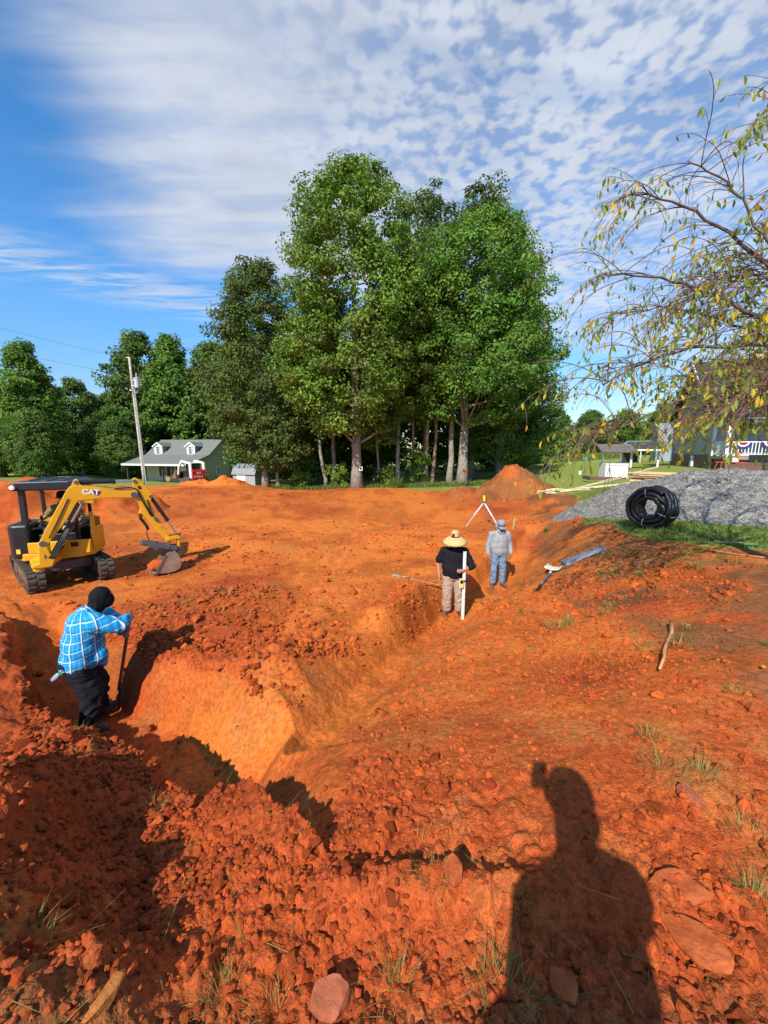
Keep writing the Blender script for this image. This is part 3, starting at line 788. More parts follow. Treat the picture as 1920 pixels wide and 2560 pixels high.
# --- generic woodland trees sharing a few crowns
VAR = []
for k, (prof, lm) in enumerate([([(2.0, 2.6), (4.5, 4.6), (8, 5.0), (12, 4.2), (15.5, 2.6), (18, .7)], M_LEAF_D),
                                ([(2.5, 2.0), (5, 3.8), (9, 4.2), (13, 3.2), (17, 1.7), (19.5, .4)], M_LEAF_B),
                                ([(1.0, 2.6), (3, 4.2), (6, 4.6), (9.5, 3.8), (12.5, 2.2), (14, .6)], M_LEAF_D)]):
    mec, c = make_crown('crown', prof, 330, 76, 1.1, .37, lm, 80 + k, .36)
    g = np.random.default_rng(90 + k)
    tro = make_trunk('trunk', prof[-1][0], .3, M_BARK, g, c[:14]); trm = tro.data; bpy.data.objects.remove(tro)
    VAR.append((mec, trm))
WOOD = [ # x, y, variant, scale, label
    (-44.5, 50, 1, .86, 'conical tree at the far left edge with a pointed top'),
    (-52, 60, 0, .8, 'dark tree in the gap at the left edge beside the conical one'),
    (-53, 54, 2, 1.0, 'low dark tree filling the lower left edge of the wood'),
    (-47, 68, 2, .95, 'short tree in the dip right of the conical one'),
    (-46.5, 60, 0, .78, 'mid-height tree filling the dip between the conical tree and the pole'),
    (-42, 61, 2, .8, 'low tree between the conical one and the utility pole'),
    (-41, 67, 0, 1.22, 'tall rounded tree left of the utility pole'),
    (-35, 66, 1, 1.2, 'tall tree standing right behind the utility pole'),
    (-29, 68, 0, 1.25, 'tall tree behind the grey house, above its left dormer'),
    (-24, 68, 1, 1.28, 'pale-topped tree behind the grey house, above its right dormer'),
    (-18, 62, 0, 1.2, 'rounded tree behind the right gable of the grey house'),
    (-36.5, 54, 2, .6, 'leafy low tree left of the grey house porch'),
    (-40, 45, 2, .55, 'dark low tree behind the excavator canopy'),
    (-14.5, 48, 2, 1.05, 'full green tree over the little grey shed'),
    (-1, 46, 0, 1.0, 'shaded tree deep behind the poplar'),
    (8, 48, 0, 1.0, 'shaded tree deep behind the maple'),
    (15, 50, 2, .9, 'shaded tree behind the right end of the clump'),
    (-7, 45, 2, 1.1, 'shaded tree behind the leaning pair')]
for i, (x, y, k, s, lab) in enumerate(WOOD):
    root = empty('woodland_tree', (x, y, gz(x, y)), i * 1.1, lab, 'tree', 'trees of the wood')
    root.scale = (s, s, s * (1 + .05 * math.sin(i * 2.3)))
    new_obj('crown', VAR[k][0], root); new_obj('trunk', VAR[k][1], root)
FAR = [(25, 78, 2, .62, 'round bright green tree at the back of the lawn beside the clump'), (31, 80, 2, .55, 'bright green bushy tree behind the tall grass strip'), (37, 84, 0, .56, 'dark tree left of the well house roof'),
       (43, 82, 2, .68, 'dark tree right behind the well house roof'), (49, 80, 2, .66, 'tree behind the green-roofed shelter'), (55, 78, 0, .55, 'tree left of the blue house corner'), (30, 108, 0, .72, 'hazy tree on the far skyline above the lawn'),
       (42, 112, 2, .9, 'pale tree on the far skyline behind the bright ones'), (62, 84, 0, .62, 'tree beyond the blue house gable'), (72, 84, 0, .62, 'tree beyond the blue house porch'), (20, 84, 2, .6, 'low bright tree peeping out at the right foot of the clump')]
for i, (x, y, k, s, lab) in enumerate(FAR):
    root = empty('woodland_tree', (x, y, gz(x, y)), i * 1.7, lab, 'tree', 'trees beyond the lawn'); root.scale = (s * 1.25, s, s)
    new_obj('crown', VAR[k][0], root); new_obj('trunk', VAR[k][1], root)
# --- undergrowth of the wood: one dark mass of leaves nobody could count
g = np.random.default_rng(33); cs, rs = [], []
for q in range(520):
    x = g.uniform(-64, 22); y = 47 + g.uniform(0, 14) + (16 if x < -10 else 0); h = abs(g.normal(0, 2.6)); cs.append((x, y, h)); rs.append(g.uniform(.9, 1.7))
for q in range(420):
    x = g.uniform(18, 85); y = 82 + g.uniform(0, 12); cs.append((x, y, g.uniform(0, 6.5))); rs.append(g.uniform(1.2, 2.2))
cs = np.array(cs); cs[:, 2] += ground(cs[:, 0], cs[:, 1], False)
v, f, t = leaves(cs, np.array(rs), 62, .42, g, .85)
tag(new_obj('undergrowth', np_mesh('undergrowth', v, f, M_LEAF_D, False, {'tint': t})), 'dark mass of undergrowth filling the wood behind the trees', 'undergrowth', None, 'stuff')
# --- shrubs at the edge of the wood
SHR = [(-3.6, 31.8, 1.25, 2.2, 'yellow-green shrub left of the poplar trunk'), (.35, 32.2, .8, 1.4, 'small leafy shrub right of the poplar trunk'), (2.9, 33.0, .9, 2.6, 'tall light shrub among the slim trunks'), (-7.0, 32.3, .9, 1.3, 'low shrub beside the young oak')]
for i, (x, y, r, h, lab) in enumerate(SHR):
    g = np.random.default_rng(300 + i); n = 26
    root = empty('shrub', (x, y, gz(x, y)), 0, lab, 'shrub', 'shrubs along the wood edge')
    c = np.stack([g.normal(0, r * .42, n), g.normal(0, r * .42, n), g.uniform(.2, h, n)], 1)
    v, f, t = leaves(c, np.full(n, .38), 60, .17, g, .8); t *= 1.15
    new_obj('foliage', np_mesh('foliage', v, f, M_LEAF_A, False, {'tint': t}), root)
    mb = MB(); [mb.tube([(0, 0, -.1), tuple(c[k] * .5), tuple(c[k])], [.03, .02, .01], 5) for k in range(8)]; mb.build('stem', M_BARK, root)
# ================================================================== buildings
def siding(name, col, pitch=.13, dirt=0.0):
    """lapped boards: a saw-tooth bump along the height"""
    m = mat(name, col, .6, var=.06, scale=.8, dirt=dirt)
    N, L = m.node_tree.nodes, m.node_tree.links
    b = next(n for n in N if n.type == 'BSDF_PRINCIPLED')
    tcn = N.new('ShaderNodeTexCoord'); wv = N.new('ShaderNodeTexWave'); wv.bands_direction = 'Z'; wv.wave_profile = 'SAW'
    L.new(tcn.outputs['Object'], wv.inputs['Vector']); wv.inputs['Scale'].default_value = 1.0 / pitch / 3.18; wv.inputs['Distortion'].default_value = 0
    bp = N.new('ShaderNodeBump'); bp.inputs['Strength'].default_value = 1.0; bp.inputs['Distance'].default_value = .03
    L.new(wv.outputs['Fac'], bp.inputs['Height']); L.new(bp.outputs[0], b.inputs['Normal'])
    return m
M_SAGE = siding('sage_siding', (.40, .44, .34))
M_SAGE_LIT = siding('sage_siding_sunlit', (.58, .57, .44))  # lighter copy of the sage siding: sunlight on the front put into its colour
M_BLUE = siding('blue_grey_siding', (.36, .44, .52), .14)
M_ROOF_G = mat('grey_green_shingle', (.165, .175, .155), .9, var=.12, scale=2.5, bump=.5, bscale=9)
M_ROOF_D = mat('charcoal_shingle', (.045, .047, .055), .9, var=.2, scale=2.5, bump=.5, bscale=9)
M_WHITE = mat('white_paint', (.78, .78, .75), .5, var=.04)
M_WHITE_OLD = mat('weathered_white_paint', (.74, .74, .70), .6, var=.06, dirt=.16, dirt_col=(.25, .24, .2), dirt_scale=9)
M_GLASS = mat('dark_window_glass', (.025, .03, .035), .08, var=.1, spec=.8)
M_DARKWOOD = mat('dark_brown_wood', (.055, .038, .028), .8, var=.25, scale=5)
M_DECK = mat('weathered_deck_boards', (.32, .23, .15), .85, var=.2, scale=4)
M_SHUT = mat('dark_shutter', (.03, .032, .03), .6)
M_BRICK = bpy.data.materials.new('red_brick_wall'); M_BRICK.use_nodes = True
_N, _L = M_BRICK.node_tree.nodes, M_BRICK.node_tree.links; _b = _N['Principled BSDF']; _b.inputs['Roughness'].default_value = .9
_br = _N.new('ShaderNodeTexBrick'); _br.inputs['Color1'].default_value = (.16, .052, .032, 1); _br.inputs['Color2'].default_value = (.11, .04, .028, 1); _br.inputs['Mortar'].default_value = (.22, .18, .15, 1)
_br.inputs['Scale'].default_value = 1.0; _br.inputs['Brick Width'].default_value = .22; _br.inputs['Row Height'].default_value = .075; _br.inputs['Mortar Size'].default_value = .008
_tc = _N.new('ShaderNodeTexCoord'); _mp = _N.new('ShaderNodeMapping'); _mp.inputs['Rotation'].default_value = (R(90), 0, 0); _L.new(_tc.outputs['Object'], _mp.inputs[0]); _L.new(_mp.outputs[0], _br.inputs['Vector']); _L.new(_br.outputs[0], _b.inputs['Base Color'])
M_COPPER = mat('rust_red_flue', (.22, .07, .035), .7, var=.2)

def window(parent, x, y, z, w, h, n=(0, -1), shutters=False, frame=M_WHITE, rows=2, cols=2, name='window'):
    """wall window facing n (local xy), centre x y z"""
    n = np.array([n[0], n[1], 0.0]); s = np.array([-n[1], n[0], 0.0]); up = np.array([0, 0, 1.0]); c = np.array([x, y, z]); M = np.stack([s, n, up], 1)
    mb = MB()
    for k in (-1, 1):
        mb.box(c + s * k * (w / 2 - .04) + n * .03, (.08, .09, h), M)
        mb.box(c + up * k * (h / 2 + .04) + n * .035, (w + .1, .1, .08), M)
    o = mb.build(name, frame, parent)
    MB().box(c + n * .004, (w - .08, .02, h), M).build('pane', M_GLASS, o)
    bars = MB()
    for i in range(1, cols): bars.box(c + s * (i / cols - .5) * (w - .08) + n * .022, (.025, .02, h), M)
    for i in range(1, rows): bars.box(c + up * (i / rows - .5) * h + n * .024, (w - .08, .024, .03), M)
    bars.build('muntin', frame, o)
    if shutters:
        for k in (-1, 1): MB().box(c + s * k * (w / 2 + .22) + n * .03, (.36, .05, h + .06), M).build('shutter', M_SHUT, o)
    return o

# --- grey-roofed house on the left, local x along its front, y into its depth
h1 = empty('dormer_house', (-32.7, 48.9, -2.95), math.atan2(-.24, .97), 'sage house with grey roof, two white dormers and front porch', 'house')
HW, RX = 9.7, 6.4
mb = MB()   # main body: gable walls as pentagons joined by front and back walls
prof = [(2.4, 0), (11.2, 0), (11.2, 2.75), (RX, 5.42), (3.5, 3.50), (2.4, 3.19)]
mb.prism(prof, (HW / 2, 0, 0), (0, 1, 0), (0, 0, 1), (1, 0, 0), HW - .5)
wall1 = mb.build('wall', M_SAGE, h1)
MB().box((HW / 2, 2.385, 1.45), (HW - .52, .03, 2.6)).build('porch_wall', M_SAGE_LIT, h1)
for k in (0.27, HW - .27): MB().box((k, 2.36, 1.6), (.14, .14, 3.1)).build('corner_board', M_WHITE, h1)
mb = MB(); th = .14
def roof_plane(mb, y0, z0, y1, z1, x0=-.1, x1=HW + .1, th=.14):
    d = np.array([0, y1 - y0, z1 - z0]); L_ = np.linalg.norm(d); d /= L_; n = np.cross((1, 0, 0), d); n *= np.sign(n[2])
    mb.prism([(x0, 0), (x1, 0), (x1, L_), (x0, L_)], np.array([0, y0, z0]) + n * (th / 2 + .01), (1, 0, 0), d, n, th)
roof_plane(mb, -.25, 2.56, 3.5, 3.62); roof_plane(mb, 3.42, 3.56, RX, 5.62); roof_plane(mb, 11.6, 2.65, RX, 5.62)
roof1 = mb.build('roof', M_ROOF_G, h1)
MB().box((HW / 2, -.33, 2.60), (HW + .24, .05, .22)).build('fascia', M_WHITE, roof1)
for xx in (.3, 3.05, 5.6, HW - .3): MB().box((xx, .12, 1.28), (.14, .14, 2.5)).build('porch_post', M_DARKWOOD, h1)
for i in range(16): MB().box((HW / 2, .0 + i * .148, .12), (HW - .1, .138, .05)).build('deck_board', M_DECK, h1)
for dx in (1.9, 6.95):
    d = empty('dormer', (dx, 3.62, 3.55)); d.parent = h1
    mb = MB(); mb.prism([(-.62, 0), (.62, 0), (.62, 1.25), (0, 1.72), (-.62, 1.25)], (0, .03, 0), (1, 0, 0), (0, 0, 1), (0, 1, 0), .08); mb.build('dormer_front', M_WHITE, d)
    mb = MB(); mb.prism([(-.54, 0), (.54, 0), (.54, 1.2), (0, 1.6), (-.54, 1.2)], (0, 1.05, 0), (1, 0, 0), (0, 0, 1), (0, 1, 0), 1.9); mb.build('dormer_cheek', M_SAGE, d)
    mb = MB()
    for k in (-1, 1):
        v = np.array([k * .8, 0, -.55]); L_ = np.linalg.norm(v); v /= L_; nn = np.cross(v, (0, 1, 0)); nn *= np.sign(nn[2])
        mb.prism([(0, -.15), (L_, -.15), (L_, 2.3), (0, 2.3)], np.array([0, 0, 1.78]) + nn * .03, v, (0, 1, 0), nn, .07)
    mb.build('dormer_roof', M_ROOF_G, d)
    mb = MB()
    for k in (-1, 1): mb.beam((0, -.17, 1.76), (k * .8, -.17, 1.22), .05, .14)
    mb.build('rake_board', M_WHITE, d)
    window(d, 0, -.03, .78, .62, .95, rows=4, cols=3)
for wx in (3.75, 5.15): window(h1, wx, 2.37, 1.75, .75, 1.35, shutters=True)
mb = MB(); mb.box((6.75, 2.35, 1.2), (1.0, .06, 2.05)); dr = mb.build('door', M_WHITE, h1)
MB().cyl((7.12, 2.33, 1.15), (7.12, 2.26, 1.15), .035, n=8).build('door_handle', M_SHUT, dr)
window(h1, HW - .24, 5.4, 1.5, .8, 1.1, n=(1, 0))
ac = MB().box((HW - .02, 5.55, 1.05), (.5, .62, .42)).build('air_conditioner', M_WHITE_OLD, h1, bevel=.02)
MB().box((HW + .24, 5.55, 1.05), (.012, .5, .3)).build('grille', M_SHUT, ac)
MB().cyl((HW + .12, 8.3, -.2), (HW + .12, 8.3, 4.6), .13, n=10).build('flue', M_COPPER, h1)
MB().box((HW + 1.1, 10.4, 1.55), (2.8, 3.4, 3.1)).build('side_wing', M_SAGE, h1)
window(h1, HW + 1.2, 8.68, 1.7, .7, 1.0)
# porch chairs
def lawn_chair(x, y, rz, m, lab):
    p = h1.matrix_basis @ Vector((x, y, .15)); t = empty('porch_chair', p, rz, lab, 'chair', 'chairs on the porch')
    MB().box((0, 0, .36), (.5, .46, .04)).build('seat', m, t); MB().beam((0, .2, .36), (0, .42, .92), .5, .03).build('backrest', m, t)
    for sx in (-.23, .23):
        MB().beam((sx, -.25, 0), (sx, .22, .5), .03, .03).build('leg', M_DARKWOOD, t); MB().beam((sx, .32, 0), (sx, -.2, .5), .03, .03).build('leg', M_DARKWOOD, t)
lawn_chair(4.3, .95, -.2, mat('navy_canvas', (.03, .04, .12), .9), 'navy folding chair on the porch of the grey house')
lawn_chair(5.5, .95, .5, mat('tan_canvas', (.42, .24, .12), .9), 'tan reclined folding chair on the porch of the grey house')

# --- little grey shed by the trees
sh = empty('garden_shed', (-14.1, 40.6, gz(-14.1, 40.6)), -.22, 'small grey gambrel shed half hidden behind the dirt mound', 'shed')
MB().prism([(-1.1, 0), (1.1, 0), (1.1, 1.25), (.8, 1.72), (0, 2.1), (-.8, 1.72), (-1.1, 1.25)], (0, 0, 0), (0, 1, 0), (0, 0, 1), (1, 0, 0), 2.5).build('wall', mat('pale_grey_boards', (.33, .36, .38), .8, var=.1, scale=3), sh)
mb = MB()
for pts in (((-1.22, 1.12), (-.84, 1.76)), ((-.84, 1.76), (0, 2.16)), ((0, 2.16), (.84, 1.76)), ((.84, 1.76), (1.22, 1.12))):
    (y0, z0), (y1, z1) = pts; d = np.array([0, y1 - y0, z1 - z0]); L_ = np.linalg.norm(d); d /= L_; n = np.cross((1, 0, 0), d)
    mb.prism([(-1.35, 0), (1.35, 0), (1.35, L_), (-1.35, L_)], np.array([0, y0, z0]) + n * .03, (1, 0, 0), d, n, .05)
mb.build('roof', mat('grey_metal_roof', (.22, .235, .25), .6, var=.12, scale=2), sh)
MB().box((-.3, -1.12, .62), (1.0, .05, 1.1)).build('door', M_WHITE_OLD, sh)

# --- blue house with brick base and white porch on the right; local x along its front, y into its depth
h2 = empty('porch_house', (22.0, 26.2, .30), math.atan2(-.35, .94), 'blue-grey house with brick base and white railed porch', 'house')
W2, D2, FL = 14.0, 8.2, .88
MB().box((W2 / 2, D2 / 2, FL / 2 - .3), (W2, D2, FL + .6)).build('brick_base', M_BRICK, h2)
mb = MB(); mb.prism([(.05, FL), (D2 - .05, FL), (D2 - .05, 3.5), (D2 / 2, 7.3), (.05, 3.5)], (W2 / 2, 0, 0), (0, 1, 0), (0, 0, 1), (1, 0, 0), W2 - .1); mb.build('wall', M_BLUE, h2)
mb = MB()
for (y0, z0, y1, z1) in ((-.5, 3.3, D2 / 2, 7.55), (D2 + .5, 3.3, D2 / 2, 7.55)):
    d = np.array([0, y1 - y0, z1 - z0]); L_ = np.linalg.norm(d); d /= L_; n = np.cross((1, 0, 0), d); n *= np.sign(n[2])
    mb.prism([(-.4, 0), (W2 + .4, 0), (W2 + .4, L_), (-.4, L_)], np.array([0, y0, z0]) + n * .08, (1, 0, 0), d, n, .16)
d = np.array([0, -2.15, -.62]); L_ = np.linalg.norm(d); d /= L_; n = np.cross((1, 0, 0), d); n *= np.sign(n[2])
mb.prism([(-.3, 0), (W2, 0), (W2, L_), (-.3, L_)], np.array([0, -.02, 3.66]) + n * .05, (1, 0, 0), d, n, .1)
rf2 = mb.build('roof', M_ROOF_D, h2)
mb = MB()
for s_ in (0, 1): mb.beam((-.44, -.5 + s_ * (D2 + 1.0), 3.26), (-.44, D2 / 2, 7.5), .05, .2)
mb.build('rake_board', M_WHITE, rf2)
for k in (.02, W2 - .02): MB().box((k, .0, FL + 1.3), (.16, .16, 2.6)).build('corner_board', M_WHITE, h2)
# porch
MB().box((W2 / 2, -1.0, FL - .09), (W2, 1.95, .16)).build('porch_floor', M_DECK, h2)
MB().box((W2 / 2, -1.05, FL / 2 - .35), (W2 - .1, 1.8, FL + .5)).build('porch_base', M_BRICK, h2)
MB().box((W2 / 2, -1.93, 3.08), (W2 + .1, .14, .26)).build('porch_beam', M_WHITE, h2)
for xx in (.05, 2.7, 5.4, 8.1): MB().box((xx, -1.9, FL + 1.05), (.15, .15, 2.1)).build('porch_post', M_WHITE, h2)
for zz in (.12, .9): MB().box((W2 / 2, -1.9, FL + zz), (W2, .06, .07)).build('rail', M_WHITE, h2)
bm0 = MB().box((0, 0, 0), (.045, .045, .74)).build('baluster', M_WHITE, h2, loc=(.3, -1.9, FL + .51)); bme = bm0.data
for i in range(1, 46): new_obj('baluster', bme, h2, (.3 + i * .165, -1.9, FL + .51))
for zz in (.12, .9): MB().box((.05, -.95, FL + zz), (.06, 1.9, .07)).build('rail', M_WHITE, h2)
for i in range(9): new_obj('baluster', bme, h2, (.05, -1.7 + i * .19, FL + .51))
window(h2, 1.3, -.01, FL + 1.45, .9, 1.4); window(h2, 3.9, -.01, FL + 1.35, 1.5, 1.6)
MB().box((5.6, -.03, FL + 1.05), (1.0, .06, 2.1)).build('door', M_WHITE, h2)
window(h2, .02, 5.6, FL + 1.6, .8, 1.3, n=(-1, 0))
dm = empty('dormer', (2.6, 1.2, 4.6)); dm.parent = h2
MB().prism([(-.8, 0), (.8, 0), (.8, .8), (0, 1.5), (-.8, .8)], (0, 0, 0), (1, 0, 0), (0, 0, 1), (0, 1, 0), .1).build('dormer_front', M_WHITE, dm)
MB().prism([(-.75, 0), (.75, 0), (.75, .78), (0, 1.42), (-.75, .78)], (0, 1.0, 0), (1, 0, 0), (0, 0, 1), (0, 1, 0), 1.9).build('dormer_cheek', M_BLUE, dm)
mb = MB()
for k in (-1, 1):
    v = np.array([k * .95, 0, -.83]); L_ = np.linalg.norm(v); v /= L_; nn = np.cross(v, (0, 1, 0)); nn *= np.sign(nn[2])
    mb.prism([(0, -.2), (L_, -.2), (L_, 2.2), (0, 2.2)], np.array([0, 0, 1.56]) + nn * .04, v, (0, 1, 0), nn, .08)
mb.build('dormer_roof', M_ROOF_D, dm); window(dm, 0, -.05, .55, .6, .7)
ub = MB().box((-.1, 3.0, .45), (.16, .36, .8)).build('meter_box', M_WHITE_OLD, h2, bevel=.02); MB().cyl((-.2, 3.0, .6), (-.25, 3.0, .6), .08, n=12).build('meter', M_GLASS, ub)
# back bay with its small lean-to roof
MB().box((-.6, D2 + .3, 1.9), (1.2, 1.6, 3.2)).build('bay', M_BLUE, h2)
M_RED = mat('bunting_red', (.55, .03, .04), .85); M_NAVY = mat('bunting_blue', (.03, .04, .2), .85)
def bunting(x, lab):
    p = h2.matrix_basis @ Vector((x, -1.97, FL + .88)); t = empty('bunting', p, h2.rotation_euler.z, lab, 'bunting', 'buntings on the porch rail')
    for k, (r0, r1, m) in enumerate(((.02, .18, M_RED), (.18, .27, M_WHITE), (.27, .38, M_NAVY))):
        a = np.linspace(PI, 2 * PI, 15); fan = 1 + .06 * np.cos(a * 14)
        v = np.concatenate([np.stack([r0 * np.cos(a) * 1.15, -.02 - .03 * (np.arange(15) % 2), r0 * np.sin(a) * fan], 1), np.stack([r1 * np.cos(a) * 1.15, -.02 - .04 * (np.arange(15) % 2), r1 * np.sin(a) * fan], 1)])
        new_obj(('red_band', 'white_band', 'blue_band')[k], np_mesh('band', v, np.array([[i, i + 1, i + 16, i + 15] for i in range(14)]), m), t)
for i, x in enumerate((.8, 2.1, 3.4)): bunting(x, 'red, white and blue bunting on porch rail, %s from the left post' % ('first', 'second', 'third')[i])
# side shelter with dark roof and white posts
s2 = empty('entry_shelter', (21.6, 32.3, .12), math.atan2(-.35, .94), 'small dark-roofed shelter on white posts beside the blue house', 'shelter')
for xx in (-.95, .95): MB().box((xx, 0, .7), (.14, .14, 1.5)).build('post', M_WHITE, s2)
MB().prism([(-.9, 0), (.9, 0), (0, .6)], (0, 0, 1.5), (0, 1, 0), (0, 0, 1), (1, 0, 0), 2.6).build('roof', M_ROOF_D, s2)
MB().box((0, -.9, 1.42), (2.66, .08, .12)).build('fascia', M_WHITE, s2)
# well house
wx_, wy_ = 14.75, 25.0
w = empty('well_house', (wx_, wy_, gz(wx_, wy_)), -.12, 'white box well house with brown shingle roof on posts', 'well house')
MB().box((0, 0, .52), (1.3, 1.0, 1.0)).build('box', M_WHITE_OLD, w, bevel=.015)
mb = MB()
for xx in (-.62, .62): mb.box((xx, -.512, .52), (.1, .04, 1.0))
for zz in (.06, .98): mb.box((0, -.514, zz), (1.34, .046, .1))
mb.build('trim', M_WHITE, w)
for xx in (-.55, .55): MB().box((xx, .3, 1.35), (.1, .1, .9)).build('post', M_WHITE_OLD, w)
mb = MB()
for s_ in (-1, 1):
    v = np.array([0, s_ * .95, -.5]); L_ = np.linalg.norm(v); v /= L_; nn = np.cross((1, 0, 0), v); nn *= np.sign(nn[2])
    mb.prism([(-1.05, 0), (1.05, 0), (1.05, L_), (-1.05, L_)], np.array([0, .25, 2.2]) + nn * .03, (1, 0, 0), v, nn, .06)
mb.build('roof', mat('brown_shingle', (.13, .105, .09), .9, var=.2, scale=4), w)
mb = MB(); mb.box((-.55, -.85, .1), (2.0, .12, .22)); mb.box((-1.6, -.2, .1), (.12, 1.3, .22)); mb.build('kerb', M_BRICK, w)
# green-roofed shelter far behind
s3 = empty('green_roof_shelter', (29.4, 45.0, gz(29.4, 45.0)), .3, 'open shelter with green metal roof and white gable trim', 'shelter')
s3.scale = (.72,) * 3
MB().prism([(-1.9, 2.3), (1.9, 2.3), (0, 3.3)], (0, 0, 0), (1, 0, 0), (0, 0, 1), (0, 1, 0), 3.6).build('gable', M_WHITE_OLD, s3)
mb = MB()
for k in (-1, 1):
    v = np.array([k * 2.2, 0, -1.15]); L_ = np.linalg.norm(v); v /= L_; nn = np.cross(v, (0, 1, 0)); nn *= np.sign(nn[2])
    mb.prism([(0, -2.3), (L_, -2.3), (L_, 2.3), (0, 2.3)], np.array([0, 0, 3.36]) + nn * .04, v, (0, 1, 0), nn, .07)
mb.build('roof', mat('green_metal_roof', (.13, .24, .20), .45, var=.08), s3)
mb = MB(); [mb.beam((0, -2.34, 3.38), (k * 2.2, -2.34, 2.23), .06, .16) for k in (-1, 1)]; mb.build('rake_board', M_WHITE, s3)
for xx in (-1.8, 1.8):
    for yy in (-1.8, 1.8): MB().box((xx, yy, 1.15), (.12, .12, 2.4)).build('post', M_WHITE_OLD, s3)
MB().box((0, 1.6, 1.1), (3.5, .08, 2.2)).build('back_wall', M_DARKWOOD, s3)
# ================================================================== mini excavator
M_CATY = mat('excavator_yellow', (.72, .355, .012), .38, var=.06, scale=2.0, dirt=.20, dirt_scale=6, coat=.15)
M_BLK = mat('black_moulding', (.012, .013, .016), .42, var=.2, scale=3, dirt=.07, dirt_col=(.16, .09, .06), dirt_scale=8)
M_ROPS = mat('black_steel', (.014, .016, .022), .35, var=.15, dirt=.05, dirt_col=(.14, .1, .08))
M_RUB = mat('muddy_track_rubber', (.075, .058, .045), .9, var=.3, scale=8, dirt=.42, dirt_col=(.27, .12, .055), dirt_scale=6, bump=.4, bscale=30)
M_MUDSTEEL = mat('mud_caked_steel', (.16, .09, .055), .85, var=.3, scale=6, dirt=.55, dirt_col=(.34, .11, .035), dirt_scale=5, bump=.5, bscale=20)
M_CHROME = mat('chrome_rod', (.75, .76, .78), .12, 1.0, var=.03)
M_HOSE = mat('hydraulic_hose', (.012, .012, .013), .5, var=.2)
M_STEELG = mat('worn_grey_steel', (.13, .13, .14), .55, .5, var=.25, scale=6, dirt=.22, dirt_col=(.3, .13, .06))
M_BUCKET = mat('worn_bucket_steel', (.27, .20, .14), .7, .2, var=.25, scale=5, dirt=.6, dirt_col=(.36, .15, .055), dirt_scale=6)
M_DECALW = mat('white_decal', (.82, .82, .8), .5, var=.02)
M_DECALR = mat('red_decal', (.5, .03, .04), .5, var=.02); M_DECALB = mat('dark_blue_decal', (.02, .025, .09), .5, var=.02)
M_SEAT = mat('grey_vinyl', (.06, .06, .065), .7)
M_STICKER = mat('yellow_sticker', (.8, .62, .02), .5, var=.03)

EXZ = -1.33
ex = empty('mini_excavator', (-7.6, 8.9, EXZ), 0, 'yellow and black mini excavator with canopy, boom swung to the right', 'excavator')
def E3(x, y, z): return np.array([x + 7.6, y - 8.9, z - EXZ])        # world -> machine frame
# --- undercarriage
TD = np.array([.766, -.648, 0]); TS = np.array([.648, .766, 0]); UP = np.array([0, 0, 1.0])
TC = E3(-7.69, 8.9, EXZ)
def track(side):
    c = TC + TS * .62 * side; t = empty('track', c); t.parent = ex
    Lh, r = .86, .235; n = 84; pts = []
    per = 4 * Lh + 2 * PI * r
    for i in range(n):
        d = i / n * per
        if d < 2 * Lh: p, a = (-Lh + d, 0.0), -PI / 2
        elif d < 2 * Lh + PI * r: a = (d - 2 * Lh) / r - PI / 2; p = (Lh + r * math.cos(a), r + r * math.sin(a))
        elif d < 4 * Lh + PI * r: p, a = (Lh - (d - 2 * Lh - PI * r), 2 * r), PI / 2
        else: a = (d - 4 * Lh - PI * r) / r + PI / 2; p = (-Lh + r * math.cos(a), r + r * math.sin(a))
        pts.append((p[0], p[1], a))
    w = .15; v, f = [], []
    for (x, z, a) in pts:
        no = np.array([math.cos(a), math.sin(a)])
        for k, off in ((-1, 0), (1, 0), (1, -.035), (-1, -.035)):
            q = np.array([x, z]) + no * off; v.append(TD * q[0] + UP * (q[1] + .03) + TS * k * w)
    for i in range(n):
        j = (i + 1) % n
        for k in range(4): f.append((i * 4 + k, i * 4 + (k + 1) % 4, j * 4 + (k + 1) % 4, j * 4 + k))
    MB().add(v, f).build('belt', M_RUB, t)
    lug = None
    for i in range(0, n, 2):
        x, z, a = pts[i]; no = TD * math.cos(a) + UP * math.sin(a); ta = np.cross(TS, no); h = i // 2 % 2
        for k in (-1, 1):
            if lug is None:
                o = MB().box((0, 0, 0), (.135, .055, .03)).build('lug', M_RUB, t, bevel=.006); lug = o.data
            else: o = new_obj('lug', lug, t); 
            if not o.modifiers:
                b = o.modifiers.new('bevel', 'BEVEL'); b.width = .006; b.segments = 1
            p = TD * x + UP * (z + .03) + no * .012 + TS * k * .078 + ta * (.022 * k)
            o.matrix_local = Matrix(((TS[0], ta[0], no[0], p[0]), (TS[1], ta[1], no[1], p[1]), (TS[2], ta[2], no[2], p[2]), (0, 0, 0, 1)))
    fr = MB(); fr.prism([(-.72, .12), (.72, .12), (.78, .22), (.6, .36), (-.6, .36), (-.78, .22)], UP * .03, TD, UP, TS, .2); fr.build('track_frame', M_MUDSTEEL, t, bevel=.01)
    for k, nm in ((-1, 'sprocket'), (1, 'idler')):
        MB().lathe([(.06, -.11), (.19, -.11), (.2, -.06), (.15, -.03), (.15, .03), (.2, .06), (.19, .11), (.06, .11)], TD * Lh * k + UP * (r + .03), TS, 18).build(nm, M_MUDSTEEL, t)
    for k in range(5): MB().cyl(TD * (-.55 + .275 * k) + UP * .115 - TS * .1, TD * (-.55 + .275 * k) + UP * .115 + TS * .1, .07, n=12).build('roller', M_MUDSTEEL, t)
for s_ in (-1, 1): track(s_)
MB().box(TC + UP * .38, (1.0, .75, .22), np.stack([TS, TD, UP], 1)).build('car_body', M_STEELG, ex, bevel=.02)
MB().cyl(TC + UP * .45, TC + UP * .62, .34, n=24).build('slew_ring', M_STEELG, ex)
